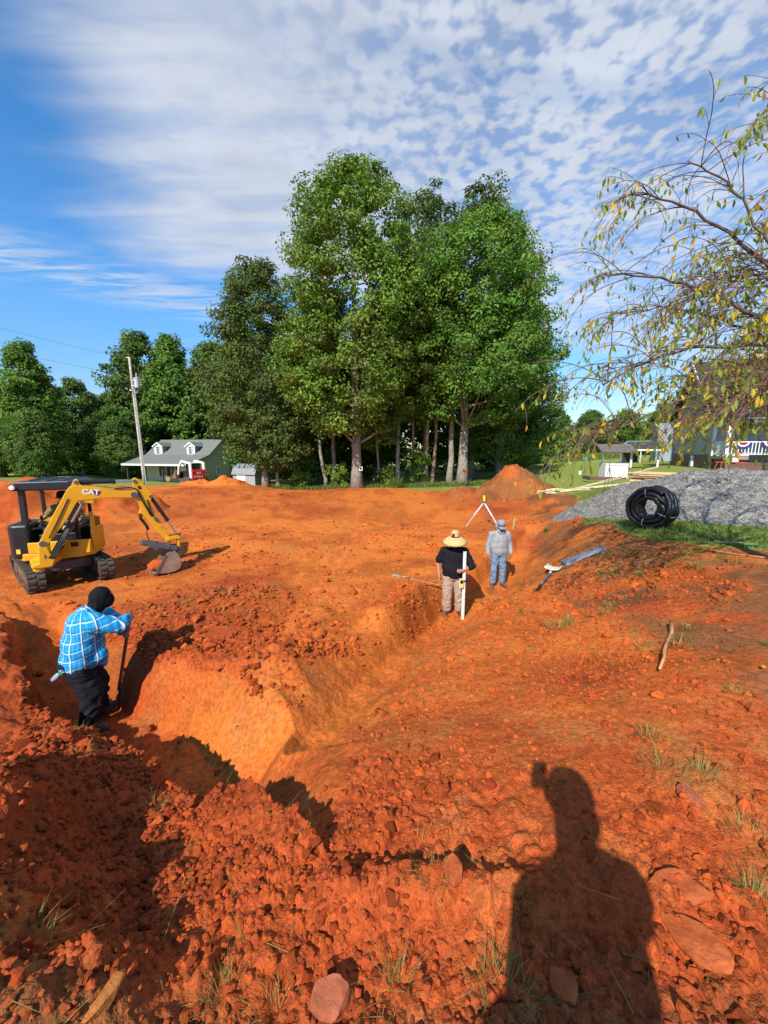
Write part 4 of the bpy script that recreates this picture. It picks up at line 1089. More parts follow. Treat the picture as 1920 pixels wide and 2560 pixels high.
bl = MB(); bl.box(TC - TD * 1.52 + UP * .24, (1.52, .06, .36), np.stack([TS, TD, UP], 1)); bl.box(TC - TD * 1.49 + UP * .42, (1.52, .1, .05), np.stack([TS, TD, UP], 1))
bl.build('dozer_blade', M_MUDSTEEL, ex, bevel=.01)
for s_ in (-.35, .35): MB().beam(TC - TD * .5 + TS * s_ + UP * .3, TC - TD * 1.5 + TS * s_ + UP * .22, .09, .12).build('blade_arm', M_MUDSTEEL, ex)
# --- upper structure: f forward, l to the machine's left
FH = np.array([.36, -.93, 0]); FH /= np.linalg.norm(FH); LH = np.array([-FH[1], FH[0], 0])
HM = np.stack([LH, FH, UP], 1)
def U(f, l, z): return FH * f + LH * l + UP * z
def slab(outline, z0, z1, name, m, parent=ex, bevel=.02):
    return MB().prism([(l, f) for f, l in outline], UP * (z0 + z1) / 2, LH, FH, UP, z1 - z0).build(name, m, parent, bevel=bevel)
arc = [(-.30 - .55 * math.cos(a), .74 * math.sin(a)) for a in np.linspace(-PI / 2, PI / 2, 13)]
slab([(.62, -.5), (.42, -.74)] + arc + [(.42, .74), (.62, .5)], .62, .78, 'base_frame', M_CATY)
slab([(-.28, -.735)] + [(-.30 - .52 * math.cos(a), .735 * math.sin(a)) for a in np.linspace(-PI / 2, PI / 2, 13)] + [(-.28, .735)], .78, 1.16, 'counterweight', M_BLK)
slab([(-.30, -.69)] + [(-.30 - .47 * math.cos(a), .69 * math.sin(a)) for a in np.linspace(-PI / 2, PI / 2, 13)] + [(-.30, .69)], 1.165, 1.40, 'engine_hood', M_CATY, bevel=.05)
slab([(.585, -.38), (.585, -.68), (.44, -.79), (-.2, -.78), (-.27, -.7), (-.27, -.38)], .66, 1.42, 'tank_cover', M_BLK, bevel=.05)
MB().box(U(.06, -.797, 1.0), (.012, .30, .34), HM).build('access_panel', M_ROPS, ex, bevel=.012)
MB().cyl(U(.1, -.56, 1.42), U(.1, -.56, 1.47), .06, n=14).build('fuel_cap', M_BLK, ex)
MB().box(U(.592, -.60, .84), (.07, .006, .10), HM).build('warning_sticker', M_STICKER, ex)
MB().box(U(.60, -.29, .90), (.26, .05, .24), HM).build('front_panel', M_CATY, ex, bevel=.015)
MB().box(U(.58, .35, .86), (.76, .06, .32), HM).build('front_panel', M_CATY, ex, bevel=.02)
MB().box(U(.615, .42, .92), (.14, .008, .1), HM).build('decal', M_BLK, ex)
MB().prism([(-.25, .78), (.5, .78), (.54, 1.1), (.46, 1.62), (.36, 1.62), (.30, 1.25), (-.25, 1.2)], LH * .74, FH, UP, LH, .05).build('side_panel', M_CATY, ex, bevel=.015)
MB().box(U(.15, .1, .80), (.86, .85, .04), HM).build('floor_plate', M_ROPS, ex)
MB().box(U(.46, .1, 1.0), (.7, .05, .34), HM).build('dash', M_BLK, ex, bevel=.02)
# seat and consoles
st = MB(); st.box(U(-.12, .08, 1.16), (.48, .46, .12), HM); seat = st.build('seat', M_SEAT, ex, bevel=.03)
MB().beam(U(-.32, .08, 1.2), U(-.42, .08, 1.78), .46, .1, FH).build('backrest', M_SEAT, seat, bevel=.03)
for l in (-.27, .43):
    MB().box(U(-.02, l, 1.28), (.14, .5, .12), HM).build('armrest', M_BLK, ex, bevel=.02)
    js = MB().cyl(U(.16, l, 1.32), U(.19, l, 1.46), .014, n=8).build('joystick', M_BLK, ex); MB().lathe([(.02, 0), (.03, .03), (.028, .09), (.012, .11)], U(.19, l, 1.45), (0, 0, 1), 10).build('knob', M_BLK, js)
for l in (-.05, .2): MB().beam(U(.4, l, .85), U(.34, l, 1.45), .02, .02, FH).build('travel_lever', M_ROPS, ex)
# canopy
for (f, l, r) in ((.5, -.45, .052), (-.5, -.45, .034), (.5, .47, .042), (-.5, .47, .034)):
    MB().beam(U(f, l, .76), U(f * .94, l * .98, 2.2), r * 2, r * 2, FH).build('canopy_post', M_ROPS, ex, bevel=.012)
MB().beam(U(.5, -.45, 1.30), U(.46, .4, 1.38), .03, .03).build('grab_bar', M_ROPS, ex)
rf = MB(); rf.prism([(-.56, 0), (.56, 0), (.60, .05), (.57, .13), (.46, .20), (-.46, .20), (-.57, .13), (-.60, .05)], U(0, 0, 2.16), LH, UP, FH, 1.28); roof = rf.build('canopy_roof', M_ROPS, ex, bevel=.03)
for l in (-.3, 0, .3): MB().box(U(0, l, 2.365), (.1, 1.05, .02), HM).build('roof_rib', M_ROPS, roof, bevel=.008)
MB().lathe([(.02, 0), (.05, .01), (.045, .05), (.0, .06)], U(.66, -.5, 2.24), FH, 12).build('work_light', M_DECALW, ex)
# --- boom in its own vertical plane: s along BD from the foot pin, z world
BD = np.array([.7915, .6112, 0]); BN = np.array([.6112, -.7915, 0]); BO = E3(-7.26, 8.02, 0)
def S3(s, z, o=0.0): return BO + BD * s + UP * z + BN * o
def plate(poly, th, name, m, parent=ex, off=0.0, bevel=.012): return MB().prism(poly, BO + BN * off, BD, UP, BN, th).build(name, m, parent, bevel=bevel)
boom = plate([(-.06, -.33), (-.09, -.26), (-.03, -.15), (.024, -.03), (.488, .837), (.54, .90), (.64, .945), (.728, .914), (1.018, .861), (1.305, .793), (1.453, .753), (1.66, .748), (1.76, .72), (1.80, .65), (1.76, .595), (1.665, .585), (1.454, .607), (1.087, .625), (.765, .60), (.678, .602), (.623, .537), (.445, .221), (.188, -.122), (.10, -.25), (.04, -.33)], .20, 'boom', M_CATY)
for o_ in (-.075, .075):
    plate([(.56, .90), (.61, 1.0), (.635, 1.05), (.674, 1.07), (.71, 1.05), (.735, .96), (.80, .89)], .03, 'cylinder_ear', M_CATY, boom, o_, .006)
    plate([(.66, .61), (.66, .56), (.70, .505), (.75, .505), (.80, .545), (.90, .515), (.93, .53), (.95, .64)], .03, 'cylinder_ear', M_CATY, boom, o_, .006)
def pin(s, z, r, w, parent, m=M_STEELG): return MB().cyl(S3(s, z, -w / 2), S3(s, z, w / 2), r, n=16).build('pin', m, parent)
pin(-.015, -.26, .06, .27, boom); pin(.672, 1.0, .04, .2, boom); pin(.728, .556, .04, .2, boom); pin(1.706, .655, .07, .25, boom)
# logo on the near face of the boom
def text_mesh(body, size, m, name, origin, ex_, ez_, parent, depth=.002, bold=.0, xs=1.0):
    cu = bpy.data.curves.new(name, 'FONT'); cu.body = body; cu.size = size; cu.extrude = depth; cu.offset = bold; cu.align_x = 'CENTER'; cu.align_y = 'CENTER'
    o = bpy.data.objects.new(name, cu); COL.objects.link(o)
    me = bpy.data.meshes.new_from_object(o.evaluated_get(bpy.context.evaluated_depsgraph_get())); bpy.data.objects.remove(o); bpy.data.curves.remove(cu)
    me.materials.clear(); me.materials.append(m)
    ob = new_obj(name, me, parent); ex_ = np.asarray(ex_, float); ez_ = np.asarray(ez_, float); n = np.cross(ex_, ez_)
    ob.matrix_local = Matrix(((ex_[0] * xs, ez_[0], n[0], origin[0]), (ex_[1] * xs, ez_[1], n[1], origin[1]), (ex_[2] * xs, ez_[2], n[2], origin[2]), (0, 0, 0, 1)))
    return ob
lx = BD * math.cos(-.12) + UP * math.sin(-.12); lz = -BD * math.sin(-.12) + UP * math.cos(-.12)
nr = np.cross(lx, lz)
hexa = lambda r, cx: [(cx - r, -r * .55), (cx + r * .25, -r), (cx + r, 0), (cx + r * .25, r), (cx - r, r * .55)]
ctr = S3(.90, .775, .1035)
MB().prism(hexa(.075, .115), ctr, lx, lz, nr, .002).build('logo_badge', M_DECALR, boom)
MB().prism(hexa(.058, .112), ctr + nr * .002, lx, lz, nr, .002).build('logo_badge', M_DECALB, boom)
text_mesh('CAT', .155, M_DECALW, 'lettering', ctr + nr * .004, lx, lz, boom, .001, .006, 1.0)
# swing bracket
br = plate([(-.11, -.36), (-.09, -.26), (-.03, -.19), (.04, -.22), (.07, -.36), (.10, -.5), (.16, -.64), (.10, -.78), (-.1, -.79), (-.24, -.77), (-.25, -.70), (-.13, -.66), (-.12, -.53)], .26, 'swing_bracket', M_CATY, ex, 0, .03)
plate([(-.04, -.55), (-.01, -.42), (.05, -.55), (.0, -.64)], .265, 'bracket_pocket', M_STEELG, br, 0, .02)
MB().cyl(S3(-.14, -.86), S3(-.14, -.62), .10, n=18).build('swing_post', M_CATY, br)
MB().beam(S3(-.14, -.72), U(.45, .0, .70), .34, .2).build('swing_frame', M_CATY, ex, bevel=.03)
# cylinders
def cylinder(a, b, split, r, name, parent=ex, o_=0.0):
    a, b = S3(*a, o_), S3(*b, o_); m = a + (b - a) * split
    root = MB().cyl(a, m, r, n=16).build(name, M_ROPS, parent, smooth=True, auto=40)
    MB().cyl(m - (b - a) * .02, b, r * .55, n=14).build('rod', M_CHROME, root, smooth=True, auto=40)
    MB().cyl(m - (b - a) / np.linalg.norm(b - a) * .05, m, r * 1.18, n=16).build('gland', M_ROPS, root)
    for q in (a, b): MB().cyl(q - BN * .06, q + BN * .06, r * 1.05, n=14).build('eye', M_ROPS, root)
    return root
cylinder((.12, -.55), (.735, .55), .62, .055, 'boom_cylinder', o_=.0)
cylinder((.672, 1.0), (1.742, .972), .66, .05, 'stick_cylinder')
cylinder((2.035, .585), (2.56, -.45), .62, .042, 'bucket_cylinder')
# stick
stick = plate([(1.70, 1.0), (1.725, 1.035), (1.764, 1.045), (1.819, 1.017), (1.952, .854), (2.083, .636), (2.09, .58), (2.04, .52), (2.036, .357), (2.091, .191), (2.332, -.394), (2.393, -.58), (2.353, -.639), (2.278, -.58), (2.222, -.471), (2.099, -.261), (1.846, .163), (1.764, .203), (1.803, .308), (1.77, .468), (1.68, .60), (1.69, .75), (1.70, .886)], .15, 'stick', M_CATY)
pin(1.742, .969, .04, .19, stick); pin(2.041, .586, .04, .19, stick); pin(2.27, -.52, .04, .2, stick); pin(2.33, -.69, .05, .24, stick)
plate([(1.79, .86), (1.83, .87), (1.88, .80), (1.86, .76), (1.80, .78)], .154, 'stick_hole', M_BLK, stick, 0, .005)
text_mesh('EB', .10, mat('stencil_grey_yellow', (.5, .28, .03), .6), 'lettering', S3(2.19, -.2, .0765), BD * .38 - UP * .925, BD * .925 + UP * .38, stick, .001)
for o_ in (-.09, .09): plate([(2.235, -.50), (2.30, -.46), (2.42, -.43), (2.56, -.43), (2.59, -.48), (2.56, -.53), (2.42, -.50), (2.30, -.56), (2.25, -.56)], .03, 'bucket_link', M_CATY, ex, o_, .006)
for o_ in (-.06, .06): plate([(2.52, -.46), (2.58, -.46), (2.57, -.75), (2.50, -.75)], .03, 'bucket_link', M_CATY, ex, o_, .006)
# thumb / coupler plates
for o_ in (-.12, .12): plate([(1.72, -.53), (1.78, -.485), (1.86, -.50), (1.984, -.53), (2.134, -.585), (2.30, -.64), (2.493, -.70), (2.50, -.76), (2.45, -.80), (2.295, -.76), (2.126, -.69), (2.06, -.725), (1.997, -.735), (1.95, -.645), (1.80, -.585), (1.74, -.575)], .035, 'coupler_plate', M_STEELG, ex, o_, .006)
for (s, z) in ((1.77, -.53), (2.02, -.70), (2.30, -.70), (2.47, -.75)): pin(s, z, .035, .3, ex)
# bucket: curved shell between two cheek plates
prof = [(1.93, -1.285), (2.06, -1.30), (2.23, -1.318), (2.38, -1.305), (2.49, -1.255), (2.545, -1.14), (2.53, -1.0), (2.49, -.88), (2.42, -.80)]
bw = .26; v, f = [], []; n = len(prof)
for o_ in (-bw, bw):
    for (s, z) in prof: v.append(S3(s, z, o_))
ins = []
cxb = np.array([2.22, -1.02])
for o_ in (-bw, bw):
    for (s, z) in prof:
        q = cxb + (np.array([s, z]) - cxb) * .93; v.append(S3(q[0], q[1], o_))
for i in range(n - 1): f += [(i, i + 1, n + i + 1, n + i), (2 * n + i, 3 * n + i, 3 * n + i + 1, 2 * n + i + 1)]
f += [(0, n, 3 * n, 2 * n), (n - 1, 3 * n - 1, 4 * n - 1, 2 * n - 1)]
for k in (0, n): f += [(k + i, k + 2 * n + i, k + 2 * n + i + 1, k + i + 1) for i in range(n - 1)]
bk = MB().add(v, f).build('bucket', M_BUCKET, ex)
for o_ in (-bw - .008, bw + .008): plate([(1.93, -1.28), (2.06, -1.295), (2.23, -1.312), (2.38, -1.30), (2.485, -1.25), (2.538, -1.14), (2.52, -1.0), (2.48, -.88), (2.40, -.80), (2.30, -.78), (2.22, -.82)], .016, 'cheek_plate', M_BUCKET, bk, o_, .003)
plate([(1.93, -1.285), (2.02, -1.292), (2.24, -.86), (2.20, -.84)], .024, 'side_cutter', M_STEELG, bk, bw + .014, .003)
for k in range(4): MB().beam(S3(1.95, -1.288, -.22 + k * .147), S3(1.83, -1.27, -.22 + k * .147), .06, .03).build('tooth', M_BUCKET, bk, bevel=.008)
for o_ in (-.08, .08): plate([(2.24, -.66), (2.34, -.65), (2.52, -.70), (2.56, -.80), (2.48, -.88), (2.36, -.80), (2.26, -.80)], .03, 'bucket_ear', M_STEELG, bk, o_, .005)
dirtv, dirtf = lump(2, 777, .6, .7); dl = np_mesh('spoil', dirtv * np.array([.30, .24, .26]), dirtf, M_CLOD, False, {'tint': np.full((len(dirtv), 3), 1.1)})
o = new_obj('spoil', dl, ex, S3(2.10, -1.12)); o.rotation_euler = (0, 0, .66)
tag(o)
# hoses
def hose(pts, r=.017, parent=ex):
    P_ = np.array(pts, float); t = np.linspace(0, len(P_) - 1, 6 * len(P_)); k = np.arange(len(P_))
    # smooth through the points
    Q = np.stack([np.interp(t, k, P_[:, i]) for i in range(3)], 1)
    for _ in range(4): Q[1:-1] = (Q[:-2] + 2 * Q[1:-1] + Q[2:]) / 4
    return MB().tube(Q, r, 7).build('hose', M_HOSE, parent, smooth=True)
for k in range(3):
    o_ = .13 + .02 * k
    hose([U(.5, .1 + .06 * k, .95), S3(.02 + .05 * k, -.62, o_), S3(.16 + .04 * k, -.45, o_), S3(.30 + .03 * k, -.18, o_), S3(.42 + .02 * k, .02, o_ * .7)], .018)
for k in range(2): hose([S3(.60, .92, -.03 + .05 * k), S3(1.0, .885, -.03 + .05 * k), S3(1.4, .80, -.03 + .05 * k), S3(1.62, .84, .02 + .05 * k), S3(1.78, .78, .09), S3(1.83, .60 - .03 * k, .095), S3(1.93, .30, .095), S3(2.0 + .05 * k, .12, .09)], .016)
hose([S3(.1, -.15, .12), S3(.3, .25, .115), S3(.5, .66, .11)], .012)
hose([S3(1.95, .52, .09), S3(1.98, .35, .10), S3(2.02, .15, .10), S3(2.12, -.02, .09)], .014)
for k in range(2): MB().beam(S3(.62 + .0, .955, .05 - .1 * k), S3(1.34, .81, .05 - .1 * k), .025, .025).build('steel_line', M_CATY, boom)
MB().lathe([(.022, 0), (.035, .03), (.035, .12), (.022, .15)], S3(2.05, .10, .09), BD * .5 - UP * .86, 10).build('hose_coupling', M_STEELG, ex)
hose([S3(1.80, .2, 0), S3(1.78, .08, .02), S3(1.84, -.02, .0), S3(1.90, -.14, .02), S3(1.92, -.22, 0)], .035)
hose([S3(1.90, -.2, 0), S3(1.88, -.34, 0), S3(1.92, -.5, 0)], .012)
MB().cyl(U(.30, -.2, 1.10), U(.30, -.2, 1.28), .035, n=10).build('water_jug', mat('clear_blue_plastic', (.25, .45, .6), .2, spec=.6), ex)
# ================================================================== people
def cone_part(p0, r0, p1, r1, n=14):
    p0, p1 = np.asarray(p0, float), np.asarray(p1, float); M = rot_to(p1 - p0); L_ = np.linalg.norm(p1 - p0); rings = []
    for a in np.linspace(-PI / 2, 0, 4): rings.append((r0 * math.cos(a) + 1e-5, r0 * math.sin(a)))
    for a in np.linspace(0, PI / 2, 4): rings.append((r1 * math.cos(a) + 1e-5, L_ + r1 * math.sin(a)))
    t = np.linspace(0, 2 * PI, n, endpoint=False)
    v = np.concatenate([np.stack([r * np.cos(t), r * np.sin(t), 0 * t + h], 1) for r, h in rings]) @ M.T + p0
    m = len(rings); f = [(i * n + j, i * n + (j + 1) % n, (i + 1) * n + (j + 1) % n, (i + 1) * n + j) for i in range(m - 1) for j in range(n)]
    f += [tuple(range(n - 1, -1, -1)), tuple(range((m - 1) * n, m * n))]
    return v, f
def ell_part(c, r, M=None):
    v, f = ico(3); v = v / np.linalg.norm(v, axis=1)[:, None] * np.asarray(r, float)
    if M is not None: v = v @ np.asarray(M).T
    return v + np.asarray(c, float), [tuple(q) for q in f]

def blob(name, parts, voxel, material, parent, smooth=4, dec=None, wrinkle=0.0, wscale=14.0, seed=1, wdir=(1, 1, .45)):
    """one continuous skin over a set of tapered limbs and ellipsoids"""
    mb = MB()
    for p in parts:
        v, f = cone_part(*p[1:]) if p[0] == 'c' else ell_part(*p[1:])
        mb.add(v, f)
    me = bpy.data.meshes.new(name); me.from_pydata(np.concatenate(mb.v).tolist(), [], mb.f)
    o = bpy.data.objects.new(name, me); COL.objects.link(o)
    rm = o.modifiers.new('r', 'REMESH'); rm.mode = 'VOXEL'; rm.voxel_size = voxel
    sm = o.modifiers.new('s', 'SMOOTH'); sm.iterations = smooth; sm.factor = .5
    if dec: dm_ = o.modifiers.new('d', 'DECIMATE'); dm_.ratio = dec
    res = bpy.data.meshes.new_from_object(o.evaluated_get(bpy.context.evaluated_depsgraph_get()))
    bpy.data.objects.remove(o); bpy.data.meshes.remove(me)
    res.name = name
    if wrinkle > 0:
        n = len(res.vertices); co = np.zeros(n * 3, np.float32); no = np.zeros(n * 3, np.float32)
        res.vertices.foreach_get('co', co); res.vertices.foreach_get('normal', no); co = co.reshape(-1, 3).astype(float); no = no.reshape(-1, 3)
        q = co * wscale * np.array(wdir); w1 = vnoise3(q + 3 * np.stack([vnoise3(q * .5 + 9, seed + 3)] * 3, 1), seed); w2 = vnoise3(q * 2.3 + 5, seed + 7)
        co = co + no * (wrinkle * (2 * (0.5 - np.abs(w1) * 2.2) + .5 * w2))[:, None]
        res.vertices.foreach_set('co', co.astype(np.float32).ravel()); res.update()
    for p in res.polygons: p.use_smooth = True
    res.materials.clear(); res.materials.append(material)
    return new_obj(name, res, parent)

def hand(w, d, n, curl=.35, thumb=1, scale=1.0, splay=.12):
    """w wrist, d towards the fingers, n out of the palm's back; thumb side = thumb * (d x n)"""
    w, d, n = (np.asarray(q, float) for q in (w, d, n)); d /= np.linalg.norm(d); n = n - d * np.dot(n, d); n /= np.linalg.norm(n); s = np.cross(d, n) * thumb
    P_ = [('c', w, .026 * scale, w + d * .045 * scale, .03 * scale)]
    for k in range(4):
        off = (k - 1.5) * .019 * scale
        b = w + d * .085 * scale - s * off
        P_.append(('c', w + d * .02 * scale - s * off * .8, .016 * scale, b, .012 * scale))
        L_ = (.076, .082, .076, .06)[k] * scale; a = 0.0; p = b; dirn = d - s * off * splay * 30 * .2
        for j, fr in enumerate((.45, .32, .23)):
            a += curl * (.9, 1.2, .9)[j]; q = p + (d * math.cos(a) - n * math.sin(a)) * L_ * fr
            P_.append(('c', p, .0098 * scale, q, .0088 * scale)); p = q
    b = w + d * .03 * scale + s * .024 * scale; m1 = b + (d * .6 + s * .7 - n * .35) * .038 * scale; m2 = m1 + (d * .85 + s * .15 - n * (.25 + curl * .8)) * .032 * scale
    P_ += [('c', b, .015 * scale, m1, .0115 * scale), ('c', m1, .0115 * scale, m2, .0095 * scale)]
    return P_

def head_parts(c, fwd, up=(0, 0, 1), k=1.0):
    """skull, jaw, nose, ears; c = centre of the skull"""
    c = np.asarray(c, float); f = np.asarray(fwd, float); f /= np.linalg.norm(f); u = np.asarray(up, float); u = u - f * np.dot(u, f); u /= np.linalg.norm(u); r = np.cross(f, u); M = np.stack([r, f, u], 1)
    q = lambda x, y, z: c + M @ np.array([x, y, z]) * k
    return [('e', q(0, -.01, .025), np.array([.078, .098, .1]) * k, M), ('e', q(0, .018, -.05), np.array([.062, .075, .075]) * k, M), ('e', q(0, .055, -.098), np.array([.034, .032, .028]) * k, M),
            ('c', q(0, .088, .015), .011 * k, q(0, .112, -.028), .015 * k), ('e', q(0, .082, .03), np.array([.055, .02, .014]) * k, M), ('e', q(0, .088, -.068), np.array([.026, .014, .012]) * k, M),
            ('e', q(.08, -.005, -.01), np.array([.012, .022, .032]) * k, M), ('e', q(-.08, -.005, -.01), np.array([.012, .022, .032]) * k, M)]

def skin_mat(name, col): return mat(name, col, .55, var=.08, scale=20, bump=.15, bscale=80, spec=.35)
M_SKIN = skin_mat('tan_skin', (.40, .20, .12)); M_SKIN2 = skin_mat('brown_skin', (.28, .13, .075))
def cloth(name, col, var=.1, **kw): return mat(name, col, .92, var=var, scale=9, bump=.5, bscale=26, spec=.15, dist=.012, **kw)
M_GREYSHIRT = cloth('light_grey_knit', (.30, .31, .325)); M_BLACKTEE = cloth('black_cotton', (.012, .012, .016)); M_KHAKI = cloth('dusty_khaki', (.42, .29, .22), dirt=.12, dirt_scale=4)
M_JEANS = cloth('faded_denim', (.16, .25, .36), dirt=.34, dirt_col=(.36, .31, .17), dirt_scale=3.5); M_BLKPANT = cloth('black_work_trousers', (.016, .016, .02))
M_OLIVE = cloth('olive_tee', (.23, .17, .075)); M_BEIGE = cloth('beige_trousers', (.40, .32, .21)); M_BOOT = mat('brown_boot_leather', (.13, .065, .03), .8, var=.3, scale=20, dirt=.35, dirt_col=(.38, .14, .05))
M_BLKCLOTH = cloth('black_hood', (.010, .010, .013)); M_CAP = cloth('pale_grey_cap', (.24, .26, .29)); M_LENS = mat('dark_lens', (.008, .008, .01), .1)
M_STRAW = mat('straw_weave', (.62, .42, .17), .85, var=.15, scale=40, bump=.7, bscale=90)

def boot(parent, heel, d, m=M_BOOT, k=1.0):
    d = np.array([d[0], d[1], 0.0]); d /= np.linalg.norm(d); h = np.asarray(heel, float)
    return blob('boot', [('c', h + (0, 0, .055 * k), .048 * k, h + d * .17 * k + (0, 0, .045 * k), .044 * k), ('c', h + (0, 0, .05), .05 * k, h + (0, 0, .17 * k), .055 * k), ('e', h + d * .12 * k + (0, 0, .012), (.046 * k, .046 * k, .014), None), ('c', h + (0, 0, .014), .042 * k, h + d * .2 * k + (0, 0, .014), .038 * k)], .012, m, parent, 3)

# ---- 1: straw-hatted man with a grade rod (faces the camera; local +y is his front)
hx, hy = 1.47, 7.82; hz = gz(hx, hy)
p1 = empty('person', (hx, hy, hz), PI - .12, 'person in wide straw hat and black shirt holding a white grade rod in trench', 'person', 'workers on the site')
J = dict(sr=(.21, 0, 1.40), sl=(-.21, .0, 1.40), er=(.33, -.06, 1.12), el=(-.36, .10, 1.13), wr=(.30, .04, .88), wl=(-.165, .26, 1.07))
blob('body', [('e', (0, 0, 1.2), (.19, .14, .3), None), ('c', (0, .0, 1.42), .06, (0, .04, 1.55), .058), ('e', (0, 0, .96), (.18, .14, .16), None)] + head_parts((0, .075, 1.63), (0, .82, -.57), (0, .57, .82)) +
     [('c', J['sr'], .06, J['er'], .047), ('c', J['er'], .045, J['wr'], .03), ('c', J['sl'], .06, J['el'], .047), ('c', J['el'], .045, J['wl'], .03),
      ('c', (.1, 0, .9), .09, (.12, 0, .45), .06), ('c', (.12, 0, .45), .055, (.125, -.03, .1), .04), ('c', (-.1, 0, .9), .09, (-.12, 0, .45), .06), ('c', (-.12, 0, .45), .055, (-.13, -.03, .1), .04)] +
     hand(J['wr'], (-.08, .1, -1), (1, 0, 0), .45, 1) + hand(J['wl'], (.9, .42, .05), (-.35, .9, 0), .9, -1), .0075, M_SKIN, p1, 3, .4)
blob('shirt', [('e', (0, .005, 1.24), (.255, .175, .26), None), ('e', (0, .02, 1.06), (.255, .19, .24), None), ('e', (0, .0, .93), (.245, .185, .13), None), ('c', (0, 0, 1.42), .10, (0, .02, 1.47), .075),
               ('c', (.12, 0, 1.40), .10, J['sr'], .095), ('c', (-.12, 0, 1.40), .10, J['sl'], .095), ('c', J['sr'], .09, (.30, -.04, 1.2), .082), ('c', J['sl'], .09, J['el'], .078), ('c', J['el'], .076, (-.32, .15, 1.115), .066)], .014, M_BLACKTEE, p1, 4, None, .012, 9, 3)
blob('trousers', [('e', (0, 0, .9), (.215, .165, .12), None), ('c', (.105, 0, .84), .125, (.125, .01, .48), .10), ('c', (.125, .01, .48), .10, (.13, -.02, .15), .088), ('c', (-.105, 0, .84), .125, (-.13, .02, .48), .10), ('c', (-.13, .02, .48), .10, (-.14, -.02, .15), .088)], .014, M_KHAKI, p1, 3, None, .016, 10, 5, (1, 1, 1.2))
boot(p1, (.13, -.05, 0), (.25, 1)); boot(p1, (-.14, -.05, .03), (-.3, 1))
ht = empty('straw_hat', (0, .08, 1.69)); ht.parent = p1; ht.rotation_euler = (-.12, 0, 0); ht.scale = (.80, .80, .92)
pr = [(.315, -.085), (.295, -.05), (.25, -.012), (.19, .025), (.13, .04), (.108, .05), (.104, .09), (.098, .15), (.085, .18), (.055, .195), (.02, .198), (0, .198)]
MB().lathe(pr + [(0, .192), (.05, .188), (.08, .172), (.092, .14), (.10, .05), (.13, .03), (.19, .015), (.25, -.022), (.295, -.06), (.31, -.09)], n=32).build('hat_body', M_STRAW, ht, smooth=True)
MB().lathe([(.110, .052), (.1075, .075)], n=28).build('hat_band', M_DARKWOOD, ht)
MB().box((.05, .104, .11), (.07, .012, .075), Matrix.Rotation(-.45, 3, 'Z')).build('patch', mat('dark_red_patch', (.07, .015, .02), .7), ht)
# grade rod and its laser receiver: held, so things of their own
rx, ry = hx + .17, hy - .24; rz = gz(rx, ry)
rod = empty('grade_rod', (rx, ry, rz), 0, 'white telescopic grade rod standing upright in front of hatted worker', 'measuring rod')
MB().box((0, 0, .72), (.062, .03, 1.46)).build('lower_section', mat('white_rod', (.74, .72, .62), .45, var=.04), rod, bevel=.005)
MB().box((.0, -.0, 1.0), (.046, .042, .9)).build('inner_section', M_WHITE, rod, bevel=.004)
mb = MB(); [mb.box((.012, -.0155 if k < 36 else -.0215, .04 + k * .0195), (.018 if k % 5 == 0 else .009, .003, .004)) for k in range(72)]; mb.build('scale_marks', M_BLK, rod)
rc = empty('laser_receiver', (rx - .05, ry - .055, rz + .80), .15, 'yellow laser receiver box clamped to the grade rod', 'laser receiver')
MB().box((-.01, 0, 0), (.095, .04, .2)).build('case', mat('pale_yellow_case', (.72, .55, .2), .5), rc, bevel=.012)
MB().box((-.012, -.022, .035), (.06, .006, .07)).build('display', M_BLK, rc); MB().box((.07, .035, .03), (.13, .03, .035)).build('clamp', M_BLK, rc, bevel=.005); MB().cyl((.13, .035, .03), (.19, .035, .03), .015, n=8).build('clamp_knob', M_BLK, rc)

# ---- 2: man in grey hooded shirt and jeans
gx, gy = 2.92, 9.52; gz_ = gz(gx, gy)
p2 = empty('person', (gx, gy, gz_), PI + .05, 'person in grey hooded shirt, cap and jeans standing in the trench looking down', 'person', 'workers on the site')
blob('body', [('e', (0, 0, 1.2), (.17, .12, .3), None), ('c', (0, 0, 1.42), .055, (0, .05, 1.54), .055), ('e', (0, 0, .95), (.16, .12, .15), None)] + head_parts((0, .07, 1.62), (0, .86, -.5), (0, .5, .86)) +
     [('c', (.2, 0, 1.4), .05, (.27, -.03, 1.12), .04), ('c', (.27, -.03, 1.12), .04, (.285, .05, .88), .028), ('c', (-.2, 0, 1.4), .05, (-.28, -.03, 1.12), .04), ('c', (-.28, -.03, 1.12), .04, (-.29, .05, .88), .028),
      ('c', (.09, 0, .9), .08, (.11, .02, .45), .055), ('c', (.11, .02, .45), .05, (.11, -.03, .1), .04), ('c', (-.09, 0, .9), .08, (-.11, .02, .45), .055), ('c', (-.11, .02, .45), .05, (-.12, -.03, .1), .04)] +
     hand((.285, .055, .87), (-.05, .2, -1), (1, 0, 0), .4, 1) + hand((-.29, .055, .87), (.05, .2, -1), (-1, 0, 0), .4, -1), .0075, M_SKIN2, p2, 3, .4)
